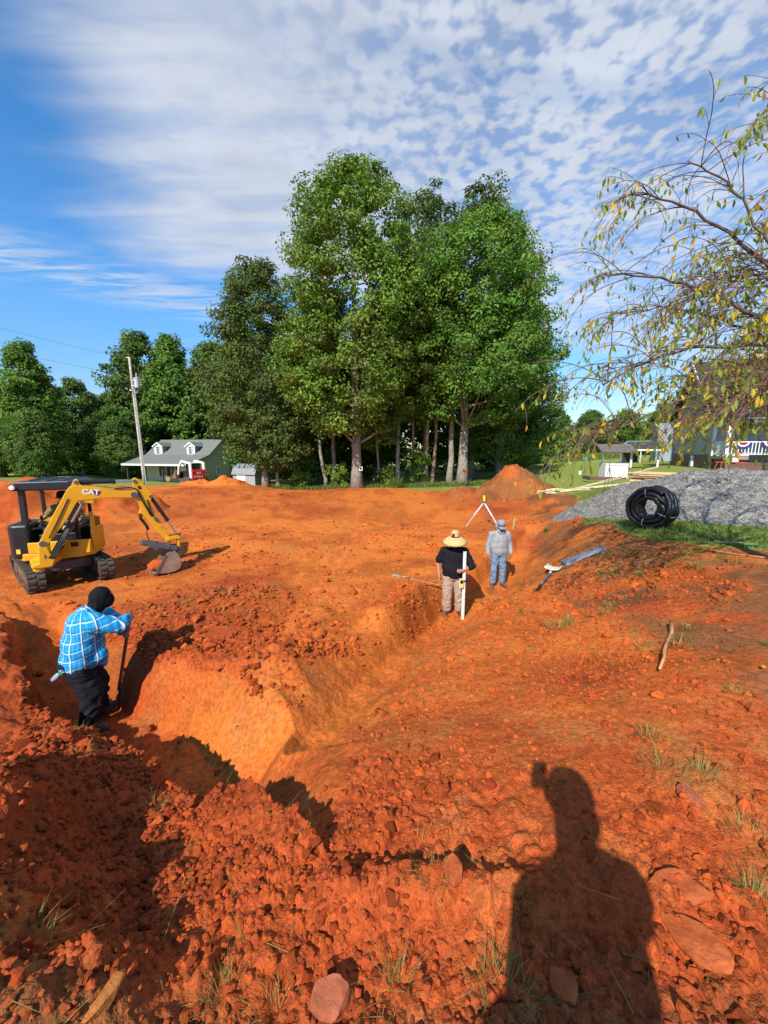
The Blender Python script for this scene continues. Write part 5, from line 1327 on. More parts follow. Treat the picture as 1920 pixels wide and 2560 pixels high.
blob('hooded_shirt', [('e', (0, .005, 1.26), (.222, .148, .25), None), ('e', (0, .01, 1.12), (.222, .15, .25), None), ('e', (0, .01, .98), (.215, .152, .17), None), ('c', (.07, 0, 1.3), .13, (.08, .01, .95), .125), ('c', (-.07, 0, 1.3), .13, (-.08, .01, .95), .125), ('c', (.1, 0, 1.40), .09, (.205, 0, 1.39), .085), ('c', (-.1, 0, 1.40), .09, (-.205, 0, 1.39), .085),
      ('c', (.215, 0, 1.37), .08, (.275, -.03, 1.12), .066), ('c', (.275, -.03, 1.12), .066, (.287, .04, .91), .05), ('c', (-.215, 0, 1.37), .08, (-.285, -.03, 1.12), .066), ('c', (-.285, -.03, 1.12), .066, (-.292, .04, .91), .05), ('c', (0, 0, 1.43), .10, (0, .02, 1.48), .09)], .013, M_GREYSHIRT, p2, 3, None, .010, 10, 11)
hd = MB()   # hood: open shell round head and neck
prf = []
for i, a in enumerate(np.linspace(-.2 * PI, 1.2 * PI, 17)):
    for j, (yy, rr2, zz) in enumerate(((.105, .108, -.02), (.05, .122, .0), (-.03, .125, .01), (-.085, .09, .01), (-.115, .03, .0))):
        prf.append((rr2 * math.cos(a) * .92, yy - .005 + (-.05 if math.sin(a) < 0 else 0), 1.60 + zz + rr2 * 1.15 * math.sin(a)))
hd.add(prf, [(i * 5 + j, i * 5 + j + 1, (i + 1) * 5 + j + 1, (i + 1) * 5 + j) for i in range(16) for j in range(4)])
ho = hd.build('hood', M_GREYSHIRT, p2, smooth=True); sol = ho.modifiers.new('thick', 'SOLIDIFY'); sol.thickness = .012
MB().tube([(.09, .10, 1.54), (.085, .12, 1.49), (.05, .125, 1.45), (0, .13, 1.435), (-.05, .125, 1.45), (-.085, .12, 1.49), (-.09, .10, 1.54)], .013, 8).build('hood_edge', M_GREYSHIRT, p2, smooth=True)
cp = empty('cap', (0, .085, 1.665)); cp.parent = p2; cp.rotation_euler = (-.42, 0, 0)
MB().lathe([(.098, 0), (.1, .04), (.088, .085), (.055, .115), (.0, .125)], n=24).build('cap_crown', M_CAP, cp, smooth=True)
MB().add([(x * .085, .07 + y, .0 - .022 * y / .1 - .02 * x * x) for y in (0, .05, .1) for x in np.linspace(-1, 1, 9) * (1 - (y / .1) ** 2 * .3)], [(j * 9 + i, j * 9 + i + 1, (j + 1) * 9 + i + 1, (j + 1) * 9 + i) for j in range(2) for i in range(8)]).build('brim', M_CAP, cp).modifiers.new('thick', 'SOLIDIFY').thickness = .006
mb = MB(); [mb.box((k * .036, .165, 1.605), (.055, .015, .034)) for k in (-1, 1)]; mb.box((0, .172, 1.612), (.02, .008, .008)); mb.build('sunglasses', M_LENS, p2, bevel=.006)
blob('jeans', [('e', (0, 0, .92), (.18, .135, .11), None), ('c', (.09, 0, .86), .105, (.115, .02, .48), .082), ('c', (.115, .02, .48), .082, (.115, -.02, .14), .072), ('c', (-.09, 0, .86), .105, (-.115, .02, .48), .082), ('c', (-.115, .02, .48), .082, (-.125, -.02, .14), .072)], .013, M_JEANS, p2, 3, None, .014, 11, 15, (1, 1, 1.3))
boot(p2, (.12, -.05, 0), (.35, 1)); boot(p2, (-.13, -.06, .04), (-.3, 1))

# ---- 3: man in the blue plaid shirt, back to us, working a shovel in the near trench
M_PLAID = bpy.data.materials.new('blue_plaid_cotton'); M_PLAID.use_nodes = True
_N, _L = M_PLAID.node_tree.nodes, M_PLAID.node_tree.links; _b = _N['Principled BSDF']; _b.inputs['Roughness'].default_value = .9; _b.inputs['Specular IOR Level'].default_value = .15
_tc = _N.new('ShaderNodeTexCoord'); _sx = _N.new('ShaderNodeSeparateXYZ'); _L.new(_tc.outputs['Object'], _sx.inputs[0])
_nz = _N.new('ShaderNodeTexNoise'); _nz.inputs['Scale'].default_value = 5; _L.new(_tc.outputs['Object'], _nz.inputs['Vector'])
def _m(op, a, b_=None):
    n = _N.new('ShaderNodeMath'); n.operation = op
    for i, q in enumerate((a, b_)):
        if q is None: continue
        if isinstance(q, (int, float)): n.inputs[i].default_value = q
        else: _L.new(q, n.inputs[i])
    return n.outputs[0]
_wob = _m('MULTIPLY', _m('SUBTRACT', _nz.outputs[0], .5), .012)
_v = _m('ADD', _m('MULTIPLY', _m('ARCTAN2', _sx.outputs[0], _m('SUBTRACT', .10, _sx.outputs[1])), .25), _wob); _h = _m('ADD', _m('ADD', _sx.outputs[2], _m('MULTIPLY', _sx.outputs[1], -.25)), _wob)
def _stripe(c, period, width, off=0.0):
    fr = _m('FRACT', _m('ADD', _m('DIVIDE', c, period), off)); return _m('LESS_THAN', fr, width)
_col = (.010, .235, .50)
def _mx(f, a, c):
    n = _N.new('ShaderNodeMix'); n.data_type = 'RGBA'; _L.new(f, n.inputs[0])
    if isinstance(a, tuple): n.inputs[6].default_value = (*a, 1)
    else: _L.new(a, n.inputs[6])
    n.inputs[7].default_value = (*c, 1); return n.outputs[2]
_o = _mx(_stripe(_h, .042, .3, .4), _col, (.02, .30, .58)); _o = _mx(_stripe(_v, .046, .2, .1), _o, (.06, .36, .62))
_o = _mx(_stripe(_h, .098, .12, .0), _o, (.34, .56, .72)); _o = _mx(_stripe(_v, .118, .05, .90), _o, (.03, .05, .10)); _o = _mx(_stripe(_h, .098, .05, .84), _o, (.04, .06, .12)); _o = _mx(_stripe(_v, .118, .085, .0), _o, (.60, .68, .76))
_L.new(_o, _b.inputs['Base Color'])
_bn = _N.new('ShaderNodeTexNoise'); _bn.inputs['Scale'].default_value = 22; _bn.inputs['Detail'].default_value = 3; _L.new(_tc.outputs['Object'], _bn.inputs['Vector'])
_bp = _N.new('ShaderNodeBump'); _bp.inputs['Strength'].default_value = .5; _bp.inputs['Distance'].default_value = .012; _L.new(_bn.outputs[0], _bp.inputs['Height']); _L.new(_bp.outputs[0], _b.inputs['Normal'])
bx_, by_ = -3.60, 4.20; bz_ = gz(bx_, by_)
p3 = empty('person', (bx_, by_, bz_), -math.atan2(.80, .60), 'person in blue plaid shirt and black trousers bent over a shovel in near trench', 'person', 'workers on the site')
# local: +y his front (to the right and away), +x his right (towards us)
blob('body', [('e', (0, .12, 1.22), (.2, .14, .28), None), ('c', (0, .2, 1.42), .06, (0, .27, 1.52), .06), ('e', (0, .0, .92), (.18, .15, .16), None)] + head_parts((0, .29, 1.575), (0, .8, -.6), (0, .6, .8)) +
     [('c', (.22, .20, 1.37), .06, (.27, .44, 1.29), .047), ('c', (.27, .44, 1.29), .045, (.08, .52, 1.30), .03), ('c', (-.22, .20, 1.37), .06, (-.26, .42, 1.15), .047), ('c', (-.26, .42, 1.15), .045, (-.03, .47, 1.06), .03),
      ('c', (.11, .0, .9), .1, (.15, .1, .48), .065), ('c', (.15, .1, .48), .06, (.14, .02, .1), .045), ('c', (-.11, .0, .9), .1, (-.15, .14, .48), .065), ('c', (-.15, .14, .48), .06, (-.16, .12, .1), .045)] +
     hand((.08, .52, 1.30), (-.75, .55, -.2), (.3, .6, .7), 1.0, -1) + hand((-.03, .47, 1.06), (.85, .4, .1), (-.2, .9, .2), 1.0, 1), .008, M_SKIN2, p3, 3, .4)
blob('plaid_shirt', [('e', (0, .10, 1.22), (.265, .195, .27), None), ('e', (0, .06, 1.05), (.272, .215, .26), None), ('e', (0, .04, .92), (.272, .215, .16), None), ('e', (.0, -.02, .86), (.25, .17, .08), None), ('c', (0, .17, 1.42), .105, (0, .21, 1.455), .075),
      ('c', (.12, .16, 1.36), .12, (.23, .21, 1.36), .108), ('c', (-.12, .16, 1.36), .12, (-.23, .21, 1.36), .108), ('c', (.23, .21, 1.36), .102, (.275, .44, 1.29), .086), ('c', (.275, .42, 1.29), .084, (.14, .50, 1.30), .066),
      ('c', (-.23, .21, 1.36), .102, (-.265, .42, 1.15), .086), ('c', (-.265, .40, 1.15), .082, (-.09, .45, 1.08), .06), ('c', (.12, .24, .80), .03, (.16, .2, .95), .09)], .013, M_PLAID, p3, 4, None, .011, 8, 21)
MB().tube([(.10, .14, 1.475), (.0, .10, 1.50), (-.10, .14, 1.475), (-.09, .23, 1.47)], .022, 8).build('collar', M_PLAID, p3, smooth=True)
blob('hood', [('e', (0, .275, 1.60), (.098, .115, .118), None), ('c', (0, .22, 1.47), .085, (0, .25, 1.55), .09), ('e', (0, .32, 1.55), (.088, .1, .1), None)], .012, M_BLKCLOTH, p3, 3, None, .006, 12, 25)
blob('trousers', [('e', (0, .0, .86), (.235, .19, .15), None), ('c', (.115, .0, .82), .14, (.155, .1, .48), .115), ('c', (.155, .1, .48), .112, (.145, .02, .13), .10), ('c', (-.115, .0, .82), .14, (-.155, .14, .48), .115), ('c', (-.155, .14, .48), .112, (-.165, .12, .13), .10)], .014, M_BLKPANT, p3, 3, None, .018, 9, 27, (1, 1, 1.1))
boot(p3, (.145, -.02, 0), (.25, 1), k=1.1); boot(p3, (-.165, .08, .02), (-.2, 1), k=1.1)
wb = empty('water_bottle', p3.matrix_basis @ Vector((.13, -.20, .80)), 0, 'clear water bottle in back pocket of plaid-shirted worker', 'bottle'); wb.rotation_euler = (.35, .9, 0)
MB().lathe([(.028, -.09), (.032, -.08), (.032, .05), (.016, .085), (.016, .1)], n=14).build('bottle_body', mat('clear_plastic', (.35, .42, .5), .1, spec=.9), wb, smooth=True); MB().lathe([(.018, .098), (.018, .12), (0, .12)], n=10).build('cap', mat('green_cap', (.05, .4, .12), .4), wb)

# ---- 4: operator on the excavator seat
o3 = ex.matrix_basis.translation + Vector(U(-.10, .08, 0)); fa = math.atan2(FH[1], FH[0]) - PI / 2
p4 = empty('person', o3, fa, 'person in olive shirt and dark cap seated at the excavator controls', 'person', 'workers on the site')
blob('body', [('e', (0, -.06, 1.52), (.18, .13, .26), None), ('c', (0, -.03, 1.72), .055, (0, .03, 1.83), .055), ('e', (0, -.02, 1.28), (.17, .15, .12), None)] + head_parts((0, .04, 1.915), (0, .97, -.22), (0, .22, .97)) +
     [('c', (.2, -.02, 1.68), .055, (.36, .06, 1.48), .045), ('c', (.36, .06, 1.48), .043, (.37, .26, 1.44), .03), ('c', (-.2, -.02, 1.68), .055, (-.36, .06, 1.48), .045), ('c', (-.36, .06, 1.48), .043, (-.37, .26, 1.44), .03),
      ('c', (.1, .0, 1.26), .09, (.14, .42, 1.24), .065), ('c', (.14, .42, 1.24), .06, (.15, .46, .92), .045), ('c', (-.1, .0, 1.26), .09, (-.14, .42, 1.24), .065), ('c', (-.14, .42, 1.24), .06, (-.15, .46, .92), .045)] +
     hand((.37, .26, 1.44), (-.05, 1, -.1), (.2, 0, 1), .9, -1) + hand((-.37, .26, 1.44), (.05, 1, -.1), (-.2, 0, 1), .9, 1), .009, M_SKIN, p4, 3, .4)
blob('shirt', [('e', (0, -.05, 1.52), (.215, .16, .24), None), ('e', (0, -.03, 1.34), (.205, .165, .16), None), ('c', (.1, -.03, 1.68), .09, (.2, -.02, 1.67), .085), ('c', (-.1, -.03, 1.68), .09, (-.2, -.02, 1.67), .085), ('c', (.2, -.02, 1.67), .08, (.31, .03, 1.55), .072), ('c', (-.2, -.02, 1.67), .08, (-.31, .03, 1.55), .072)], .013, M_OLIVE, p4, 3, None, .008, 11, 31)
blob('trousers', [('e', (0, -.02, 1.25), (.2, .16, .1), None), ('c', (.1, .0, 1.25), .105, (.145, .42, 1.24), .085), ('c', (.145, .42, 1.24), .083, (.15, .46, .95), .07), ('c', (-.1, .0, 1.25), .105, (-.145, .42, 1.24), .085), ('c', (-.145, .42, 1.24), .083, (-.15, .46, .95), .07)], .013, M_BEIGE, p4, 3, None, .010, 11, 33)
boot(p4, (.15, .44, .82), (.1, 1)); boot(p4, (-.15, .44, .82), (-.1, 1))
oc = empty('cap', (0, .03, 1.965)); oc.parent = p4; oc.rotation_euler = (-.15, 0, 0)
MB().lathe([(.105, -.01), (.106, .04), (.09, .09), (.05, .115), (0, .12)], n=22).build('cap_crown', M_BLKCLOTH, oc, smooth=True); MB().box((0, .14, .0), (.16, .12, .01)).build('brim', M_BLKCLOTH, oc)

# ---- 5: the photographer, who stands behind the lens and throws the long shadow
pz = gz(0, -.42)
p5 = empty('person', (.04, -.42, pz), 0, 'photographer raising a phone, seen only by the shadow cast on foreground dirt', 'person')
PH = 1.97 - pz
def q5(x, y, z): return np.array([x, y, z])
shz = 1.58 - pz
blob('body', [('e', (0, .0, shz - .22), (.2, .14, .28), None), ('c', (0, .04, shz + .0), .08, (0, .13, shz + .14), .075)] + head_parts((.01, .17, 1.835 - pz), (0, .98, -.15), (0, .15, .98), 1.05) +
     [('c', (.20, .06, shz), .06, (.17, .26, 1.44 - pz), .048), ('c', (.17, .26, 1.44 - pz), .045, (.0, .37, 1.66 - pz), .03), ('c', (-.20, .04, shz), .06, (-.235, .0, 1.30 - pz), .048), ('c', (-.235, .0, 1.30 - pz), .045, (-.27, .16, 1.08 - pz), .03),
      ('c', (.1, 0, .9), .09, (.12, 0, .45), .06), ('c', (.12, 0, .45), .055, (.125, -.03, .1), .04), ('c', (-.1, 0, .9), .09, (-.12, 0, .45), .06), ('c', (-.12, 0, .45), .055, (-.13, -.03, .1), .04)] +
     hand((.0, .37, 1.66 - pz), (-.2, .25, .9), (.8, 0, .2), .7, -1, .85) + hand((-.27, .16, 1.08 - pz), (0, .5, -.9), (-1, 0, 0), .5, -1), .010, M_SKIN, p5, 3, .4)
blob('shirt', [('e', (0, 0, shz - .2), (.19, .15, .26), None), ('e', (0, 0, shz - .45), (.185, .15, .3), None), ('e', (0, 0, .98), (.18, .15, .14), None), ('c', (0, .03, shz), .11, (0, .09, shz + .07), .085), ('c', (.07, .03, shz), .10, (.185, .06, shz - .05), .085), ('c', (-.07, .03, shz), .10, (-.185, .05, shz - .05), .085), ('c', (.185, .06, shz - .05), .085, (.17, .24, 1.45 - pz), .07), ('c', (-.185, .05, shz - .05), .083, (-.215, .01, 1.34 - pz), .068)], .018, M_OLIVE, p5, 3)
blob('trousers', [('e', (0, 0, .92), (.22, .17, .12), None), ('c', (.11, 0, .86), .12, (.125, 0, .48), .10), ('c', (.125, 0, .48), .10, (.13, -.02, .15), .085), ('c', (-.11, 0, .86), .12, (-.125, 0, .48), .10), ('c', (-.125, 0, .48), .10, (-.13, -.02, .15), .085)], .02, M_BLKPANT, p5, 3)
blob('hair', [('e', (.01, .15, 1.875 - pz), (.112, .13, .11), None), ('e', (.01, .08, 1.80 - pz), (.10, .08, .12), None)], .014, M_BLKCLOTH, p5, 2)
boot(p5, (.13, -.05, 0), (.1, 1)); boot(p5, (-.13, -.05, 0), (-.1, 1))
ph = empty('phone', (0, -.014, 1.735), 0, 'smartphone held up by the photographer at the head of the foreground shadow', 'phone')
MB().box((0, 0, .0), (.078, .010, .162)).build('phone_body', M_ROPS, ph, bevel=.003); MB().box((0, -.0062, 0), (.072, .001, .154)).build('screen', M_GLASS, ph)
# ================================================================== heaps
def heap(name, label, cat, fn, x0, x1, y0, y1, n, material, colours=None, seed=0, amp=.06, fr=2.5):
    gx, gy = np.meshgrid(np.linspace(x0, x1, n), np.linspace(y0, y1, int(n * (y1 - y0) / (x1 - x0))))
    h = fn(gx, gy); nz = fbm2(gx.ravel() * fr, gy.ravel() * fr, 5, seed, .6).reshape(gx.shape)
    base = ground(gx, gy, False); z = base + np.where(h > 0, h + amp * nz * np.clip(h * 4, 0, 1), h) - .06
    v = np.stack([gx.ravel(), gy.ravel(), z.ravel()], 1); ny, nx = gx.shape
    i = np.arange(ny - 1)[:, None] * nx + np.arange(nx - 1); f = np.stack([i, i + 1, i + nx + 1, i + nx], -1).reshape(-1, 4)
    keep = (h.ravel()[f] > -.12).any(1); f = f[keep]
    at_ = {'broad': .5 + .6 * fbm2(v[:, 0] * .8, v[:, 1] * .8, 3, seed)}
    if colours is not None: at_['soil'] = np.repeat(np.array([colours], float), len(v), 0) + np.stack([.4 * fbm2(v[:, 0], v[:, 1], 3, seed + 2), 0 * v[:, 0], .5 * fbm2(v[:, 0] * .9, v[:, 1] * .9, 3, seed + 4)], 1)
    c = v[f[len(f) // 2][0]]; o = new_obj(name, np_mesh(name, v, f, material, True, at_)); tag(o, label, cat); return o

def seg_d(x, y, a, b):
    dx, dy = b[0] - a[0], b[1] - a[1]; t = np.clip(((x - a[0]) * dx + (y - a[1]) * dy) / (dx * dx + dy * dy), 0, 1)
    return np.hypot(x - a[0] - t * dx, y - a[1] - t * dy)
def cone(H, d, r, rnd=.25): return H * (1 - np.sqrt((d / r) ** 2 + rnd ** 2)) * (1 / (1 - rnd)) 

M_GRAV = bpy.data.materials.new('crushed_gravel'); M_GRAV.use_nodes = True
_N, _L = M_GRAV.node_tree.nodes, M_GRAV.node_tree.links; _b = _N['Principled BSDF']; _b.inputs['Roughness'].default_value = .9; _b.inputs['Specular IOR Level'].default_value = .2
_g = _N.new('ShaderNodeNewGeometry'); _vo = _N.new('ShaderNodeTexVoronoi'); _vo.inputs['Scale'].default_value = 34; _L.new(_g.outputs['Position'], _vo.inputs['Vector'])
_nz = _N.new('ShaderNodeTexNoise'); _nz.inputs['Scale'].default_value = 5; _nz.inputs['Detail'].default_value = 5; _L.new(_g.outputs['Position'], _nz.inputs['Vector'])
_sp = _N.new('ShaderNodeSeparateColor'); _L.new(_vo.outputs['Color'], _sp.inputs[0])
_rp = _N.new('ShaderNodeValToRGB'); _L.new(_sp.outputs[0], _rp.inputs[0]); _rp.color_ramp.elements[0].color = (.15, .14, .125, 1); _rp.color_ramp.elements[1].color = (.52, .495, .44, 1)
_rp2 = _N.new('ShaderNodeValToRGB'); _L.new(_nz.outputs[0], _rp2.inputs[0]); _rp2.color_ramp.elements[0].position = .35; _rp2.color_ramp.elements[0].color = (.68, .66, .64, 1); _rp2.color_ramp.elements[1].position = .65; _rp2.color_ramp.elements[1].color = (1.1, 1.1, 1.07, 1)
_mx2 = _N.new('ShaderNodeMix'); _mx2.data_type = 'RGBA'; _mx2.blend_type = 'MULTIPLY'; _mx2.inputs[0].default_value = 1; _L.new(_rp.outputs[0], _mx2.inputs[6]); _L.new(_rp2.outputs[0], _mx2.inputs[7]); _L.new(_mx2.outputs[2], _b.inputs['Base Color'])
_bp = _N.new('ShaderNodeBump'); _bp.inputs['Strength'].default_value = 1; _bp.inputs['Distance'].default_value = .05; _bp.invert = True; _L.new(_vo.outputs['Distance'], _bp.inputs['Height']); _L.new(_bp.outputs[0], _b.inputs['Normal'])
def gravel_h(x, y):
    w = .25 * fbm2(x * .8, y * .8, 2, 5)
    return np.maximum(cone(1.18, seg_d(x, y, (9.5, 11.5), (14, 8.9)) + w, 3.55, .22), cone(.85, seg_d(x, y, (8.9, 13.0), (10.5, 13.4)) + w, 3.0, .2))
heap('gravel_pile', 'long heap of grey crushed gravel on the grass at right', 'gravel pile', gravel_h, 4.6, 18, 4.8, 17.2, 200, M_GRAV, None, 3, .12, 3.0)
GRAV_Z = lambda x, y: gz(x, y) + max(0, float(gravel_h(np.array([x]), np.array([y]))[0])) - .06
heap('dirt_pile', 'tall brown-red dirt pile with a pointed top in front of the lawn', 'dirt pile', lambda x, y: np.maximum(cone(1.75, np.hypot((x - 8.1) / 1.1, y - 24.6), 2.6, .2), cone(.6, seg_d(x, y, (5.3, 25.6), (7.5, 25)), 1.5, .2)), 3.4, 11.6, 21.4, 28, 150, M_SOIL, (.3, 0, .72), 13, .4, 1.3)
heap('dirt_mound', 'low orange dirt mound in front of the grey house gable', 'dirt mound', lambda x, y: np.maximum(cone(.8, np.hypot((x + 13.4) / 1.3, y - 33.2), 1.7, .2), cone(.45, np.hypot((x + 16.0) / 1.6, y - 33.8), 1.5, .2)), -19.5, -10, 30.5, 36.5, 110, M_SOIL, (.8, 0, .05), 17, .3, 1.3)
heap('dirt_mound', 'large red dirt mound behind the excavator at the left edge', 'dirt mound', lambda x, y: np.maximum(cone(1.85, seg_d(x, y, (-14.6, 15.6), (-21, 17)), 2.9, .2), cone(1.2, np.hypot(x + 12.6, y - 17.5), 2.6, .25)), -26, -8.5, 11.5, 21.5, 150, M_SOIL, (.35, 0, .25), 19, .4, 1.1)

# ================================================================== corrugated pipe coil
M_PIPE = mat('black_corrugated_plastic', (.011, .011, .012), .38, var=.2, scale=8, dirt=.05, dirt_col=(.1, .08, .07), spec=.5)
ca = np.array([.866, .5, 0]); cu_ = np.array([0, 0, 1.0]); cr_ = np.cross(ca, cu_)
COILC = np.array([5.95, 8.62, 0]); COILC[2] = gz(5.95, 8.7) + .50
coil = empty('pipe_coil', COILC, 0, 'black corrugated drain pipe coiled and strapped, standing against the gravel', 'pipe coil')
gq = np.random.default_rng(5); path = []
order = [(.425, k) for k in range(4)] + [(.322, k) for k in (3, 2, 1, 0)] + [(.235, k) for k in (0, 1, 2)]
for i, (Rr, k) in enumerate(order):
    for a in np.linspace(0, 2 * PI, 150, endpoint=False):
        nx = order[min(i + 1, len(order) - 1)]; w = max(0, (a / (2 * PI) - .82) / .18); w = w * w * (3 - 2 * w)
        R_ = Rr + (nx[0] - Rr) * w + .010 * math.sin(3 * a + i * 1.7) + .006 * math.sin(7 * a + i); kk = k + (nx[1] - k) * w
        path.append(ca * (.03 + .113 * kk + .008 * math.sin(2 * a + i * 2.1)) + cr_ * R_ * math.cos(a + .9) + cu_ * R_ * math.sin(a + .9))
path = np.array(path); sl_ = np.concatenate([[0], np.cumsum(np.linalg.norm(np.diff(path, axis=0), axis=1))]); ss = np.arange(0, sl_[-1], .0105)
path = np.stack([np.interp(ss, sl_, path[:, i]) for i in range(3)], 1)
MB().tube(path, .053 + .0045 * np.where(np.arange(len(ss)) % 2 == 0, -1, 1), 10).build('pipe', M_PIPE, coil, smooth=True)
M_STRAP = mat('white_strap', (.72, .72, .70), .5, var=.03)
for a in (1.75, -.35, -1.75):
    rad = cr_ * math.cos(a) + cu_ * math.sin(a); pts = []
    for t in np.linspace(0, 2 * PI, 25): pts.append(rad * (.33 + .165 * math.cos(t)) + ca * (.19 + .235 * math.sin(t)))
    MB().tube(pts, .006, 6).build('strap', M_STRAP, coil)

# ================================================================== utility pole, transformer, wires
M_POLE = mat('weathered_pole', (.46, .42, .33), .9, var=.2, scale=3, bump=.4, bscale=10); M_GALV = mat('pale_grey_metal', (.52, .54, .56), .4, .3, var=.06)
PB, PT = np.array([-22.35, 36.0, -1.8]), np.array([-22.58, 36.0, 9.65])
pole = empty('utility_pole', PB, 0, 'leaning wooden utility pole with grey transformer in front of grey house', 'utility pole')
PV = PT - PB
MB().tube([PV * t for t in np.linspace(0, 1, 8)], np.linspace(.14, .10, 8), 14).build('pole', M_POLE, pole, smooth=True)
MB().tube([PV * t + np.array([.19 - .03 * t, -.05, 0]) for t in np.linspace(0, .76, 6)], .045, 8).build('conduit', M_GALV, pole)
tp = PV * .805 + np.array([.48, -.1, 0]); tr = MB().lathe([(.22, -.42), (.24, -.40), (.24, .36), (.26, .37), (.26, .42), (.12, .48)], tp, n=20).build('transformer', M_GALV, pole, smooth=True, auto=40)
MB().lathe([(.03, 0), (.06, .05), (.035, .1), (.06, .15), (.035, .2), (.05, .25), (.02, .42)], tp + np.array([0, 0, .46]), n=12).build('bushing', M_GALV, tr)
for dz in (-.2, .25): MB().box(tp + np.array([-.3, .03, dz]), (.3, .08, .06)).build('bracket', M_GALV, tr)
for dz in (.28, .0, -.18): MB().cyl(tp + np.array([.22, 0, dz]), tp + np.array([.42, -.05, dz + .02]), .03, n=8).build('terminal', M_GALV, tr)
for k in (.05, .26): MB().cyl(PT - PB - np.array([.0, .0, k]) * (1 if k < .1 else 11), PT - PB + np.array([-.22, -.05, -k * (1 if k < .1 else 11)]), .035, n=8).build('insulator', M_GALV, pole)
MB().tube([PV * .93 + (-.14, 0, 0), PV * .86 + (-.22, -.05, 0), PV * .80 + (-.2, -.1, 0), PV * .74 + (.0, -.16, 0), PV * .70 + (.18, -.1, 0)], .015, 6).build('drop_wire', M_HOSE, pole)
for (a, b, lab) in ((PT + np.array([-.2, 0, -.1]), np.array([-46, 36.8, 15.7]), 'upper overhead wire running left from the pole top'), (PB + PV * .86, np.array([-46, 36.8, 13.4]), 'lower overhead wire running left from the pole')):
    ts = np.linspace(0, 1, 24)[:, None]; pts = a + (b - a) * ts; pts[:, 2] -= (.35 * 4 * ts * (1 - ts)).ravel()
    tag(MB().tube(pts, .009, 5).build('overhead_wire', M_HOSE, None), lab, 'wire', 'overhead wires')

# ================================================================== compact track loader in front of the house
M_LRED = mat('loader_red', (.62, .035, .02), .4, var=.05, dirt=.08); M_LWHITE = mat('loader_white', (.74, .74, .72), .45, var=.04, dirt=.10); M_LBKT = mat('rusty_bucket', (.22, .10, .05), .8, var=.3, dirt=.3)
LX, LY = -17.15, 35.4; ld = empty('track_loader', (LX, LY, gz(LX, LY) + .08), math.atan2(.6, -.8) - PI / 2, 'red and white compact track loader parked before the grey house', 'loader')
for s_ in (-1, 1):   # local +y forward
    t = empty('track', (.72 * s_, .6, 0)); t.parent = ld
    MB().prism([(-.95, .22), (-.80, .02), (.62, .02), (.86, .24), (.72, .42), (-.35, .66), (-.82, .58)], (0, 0, 0), (0, 1, 0), (0, 0, 1), (1, 0, 0), .34).build('belt', M_RUB, t, bevel=.03)
    for k in range(12): MB().box((0, -.74 + k * .125, .012), (.35, .06, .03)).build('lug', M_RUB, t)
    for k in range(4): MB().cyl((-.18 * s_ + .17 * s_ - .0, -.5 + k * .33, .16), (.18 * s_, -.5 + k * .33, .16), .1, n=12).build('roller', M_MUDSTEEL, t)
MB().box((0, .55, .62), (1.05, 1.7, .7)).build('chassis', M_BLK, ld, bevel=.03)
td = MB().prism([(-.62, .42), (.62, .42), (.62, 1.2), (.55, 1.3), (-.55, 1.3), (-.62, 1.2)], (0, -.36, 0), (1, 0, 0), (0, 0, 1), (0, 1, 0), .16).build('tailgate', M_LRED, ld, bevel=.03)
MB().box((0, -.445, .66), (.92, .012, .20)).build('name_plate', M_BLK, td)
text_mesh('Bobcat', .20, M_DECALW, 'lettering', (.07, -.453, .66), (1, 0, 0), (0, 0, 1), td, .002, .006)
MB().prism([(-.09, .06), (-.06, .085), (-.02, .06), (.03, .06), (.075, .085), (.085, .03), (.06, -.01), (.07, -.05), (.02, -.035), (-.01, -.08), (-.05, -.05), (-.085, -.06), (-.07, -.01)], (-.36, -.4535, .66), (1, 0, 0), (0, 0, 1), (0, 1, 0), .004).build('emblem', M_DECALW, td)
MB().box((0, -.445, .98), (.34, .01, .17)).build('dealer_plate', M_DECALW, td); MB().box((0, -.451, .98), (.28, .006, .09)).build('dealer_print', mat('blue_print', (.08, .12, .5), .5), td)
for s_ in (-1, 1): MB().box((.46 * s_, -.45, 1.02), (.12, .02, .13)).build('tail_light', M_BLK, td, bevel=.01)
MB().box((0, .55, 1.42), (.86, 1.05, .86)).build('cab', M_BLK, ld, bevel=.05); MB().box((0, .02, 1.5), (.74, .012, .55)).build('rear_window', M_GLASS, ld)
MB().box((0, .55, 1.87), (.9, 1.15, .07)).build('cab_roof', M_LWHITE, ld, bevel=.02)
for s_ in (-1, 1):
    MB().prism([(-.35, .5), (-.05, .5), (.0, 1.3), (-.02, 1.75), (-.16, 1.92), (-.34, 1.86), (-.36, 1.3)], (.62 * s_, 0, 0), (0, 1, 0), (0, 0, 1), (1, 0, 0), .12).build('upright', M_LWHITE, ld, bevel=.02)
    mb = MB()
    mb.beam((.62 * s_, -.2, 1.86), (.62 * s_, 1.35, 2.02), .13, .2); mb.beam((.62 * s_, 1.3, 2.02), (.62 * s_, 1.95, 1.45), .13, .2); mb.beam((.62 * s_, 1.93, 1.5), (.62 * s_, 2.1, .75), .13, .18); mb.build('lift_arm', M_LWHITE, ld, bevel=.02)
    MB().cyl((.55 * s_, .1, .9), (.55 * s_, 1.25, 1.85), .045, n=10).build('lift_cylinder', M_ROPS, ld)
MB().box((0, 2.12, .7), (1.2, .08, .5)).build('coupler', M_BLK, ld)
bk2 = MB().prism([(2.15, .30), (2.15, 1.0), (2.25, 1.08), (2.35, .95), (2.32, .42), (2.95, .34), (2.95, .28)], (0, 0, .1), (0, 1, 0), (0, 0, 1), (1, 0, 0), 1.75).build('bucket', M_LBKT, ld, bevel=.01)
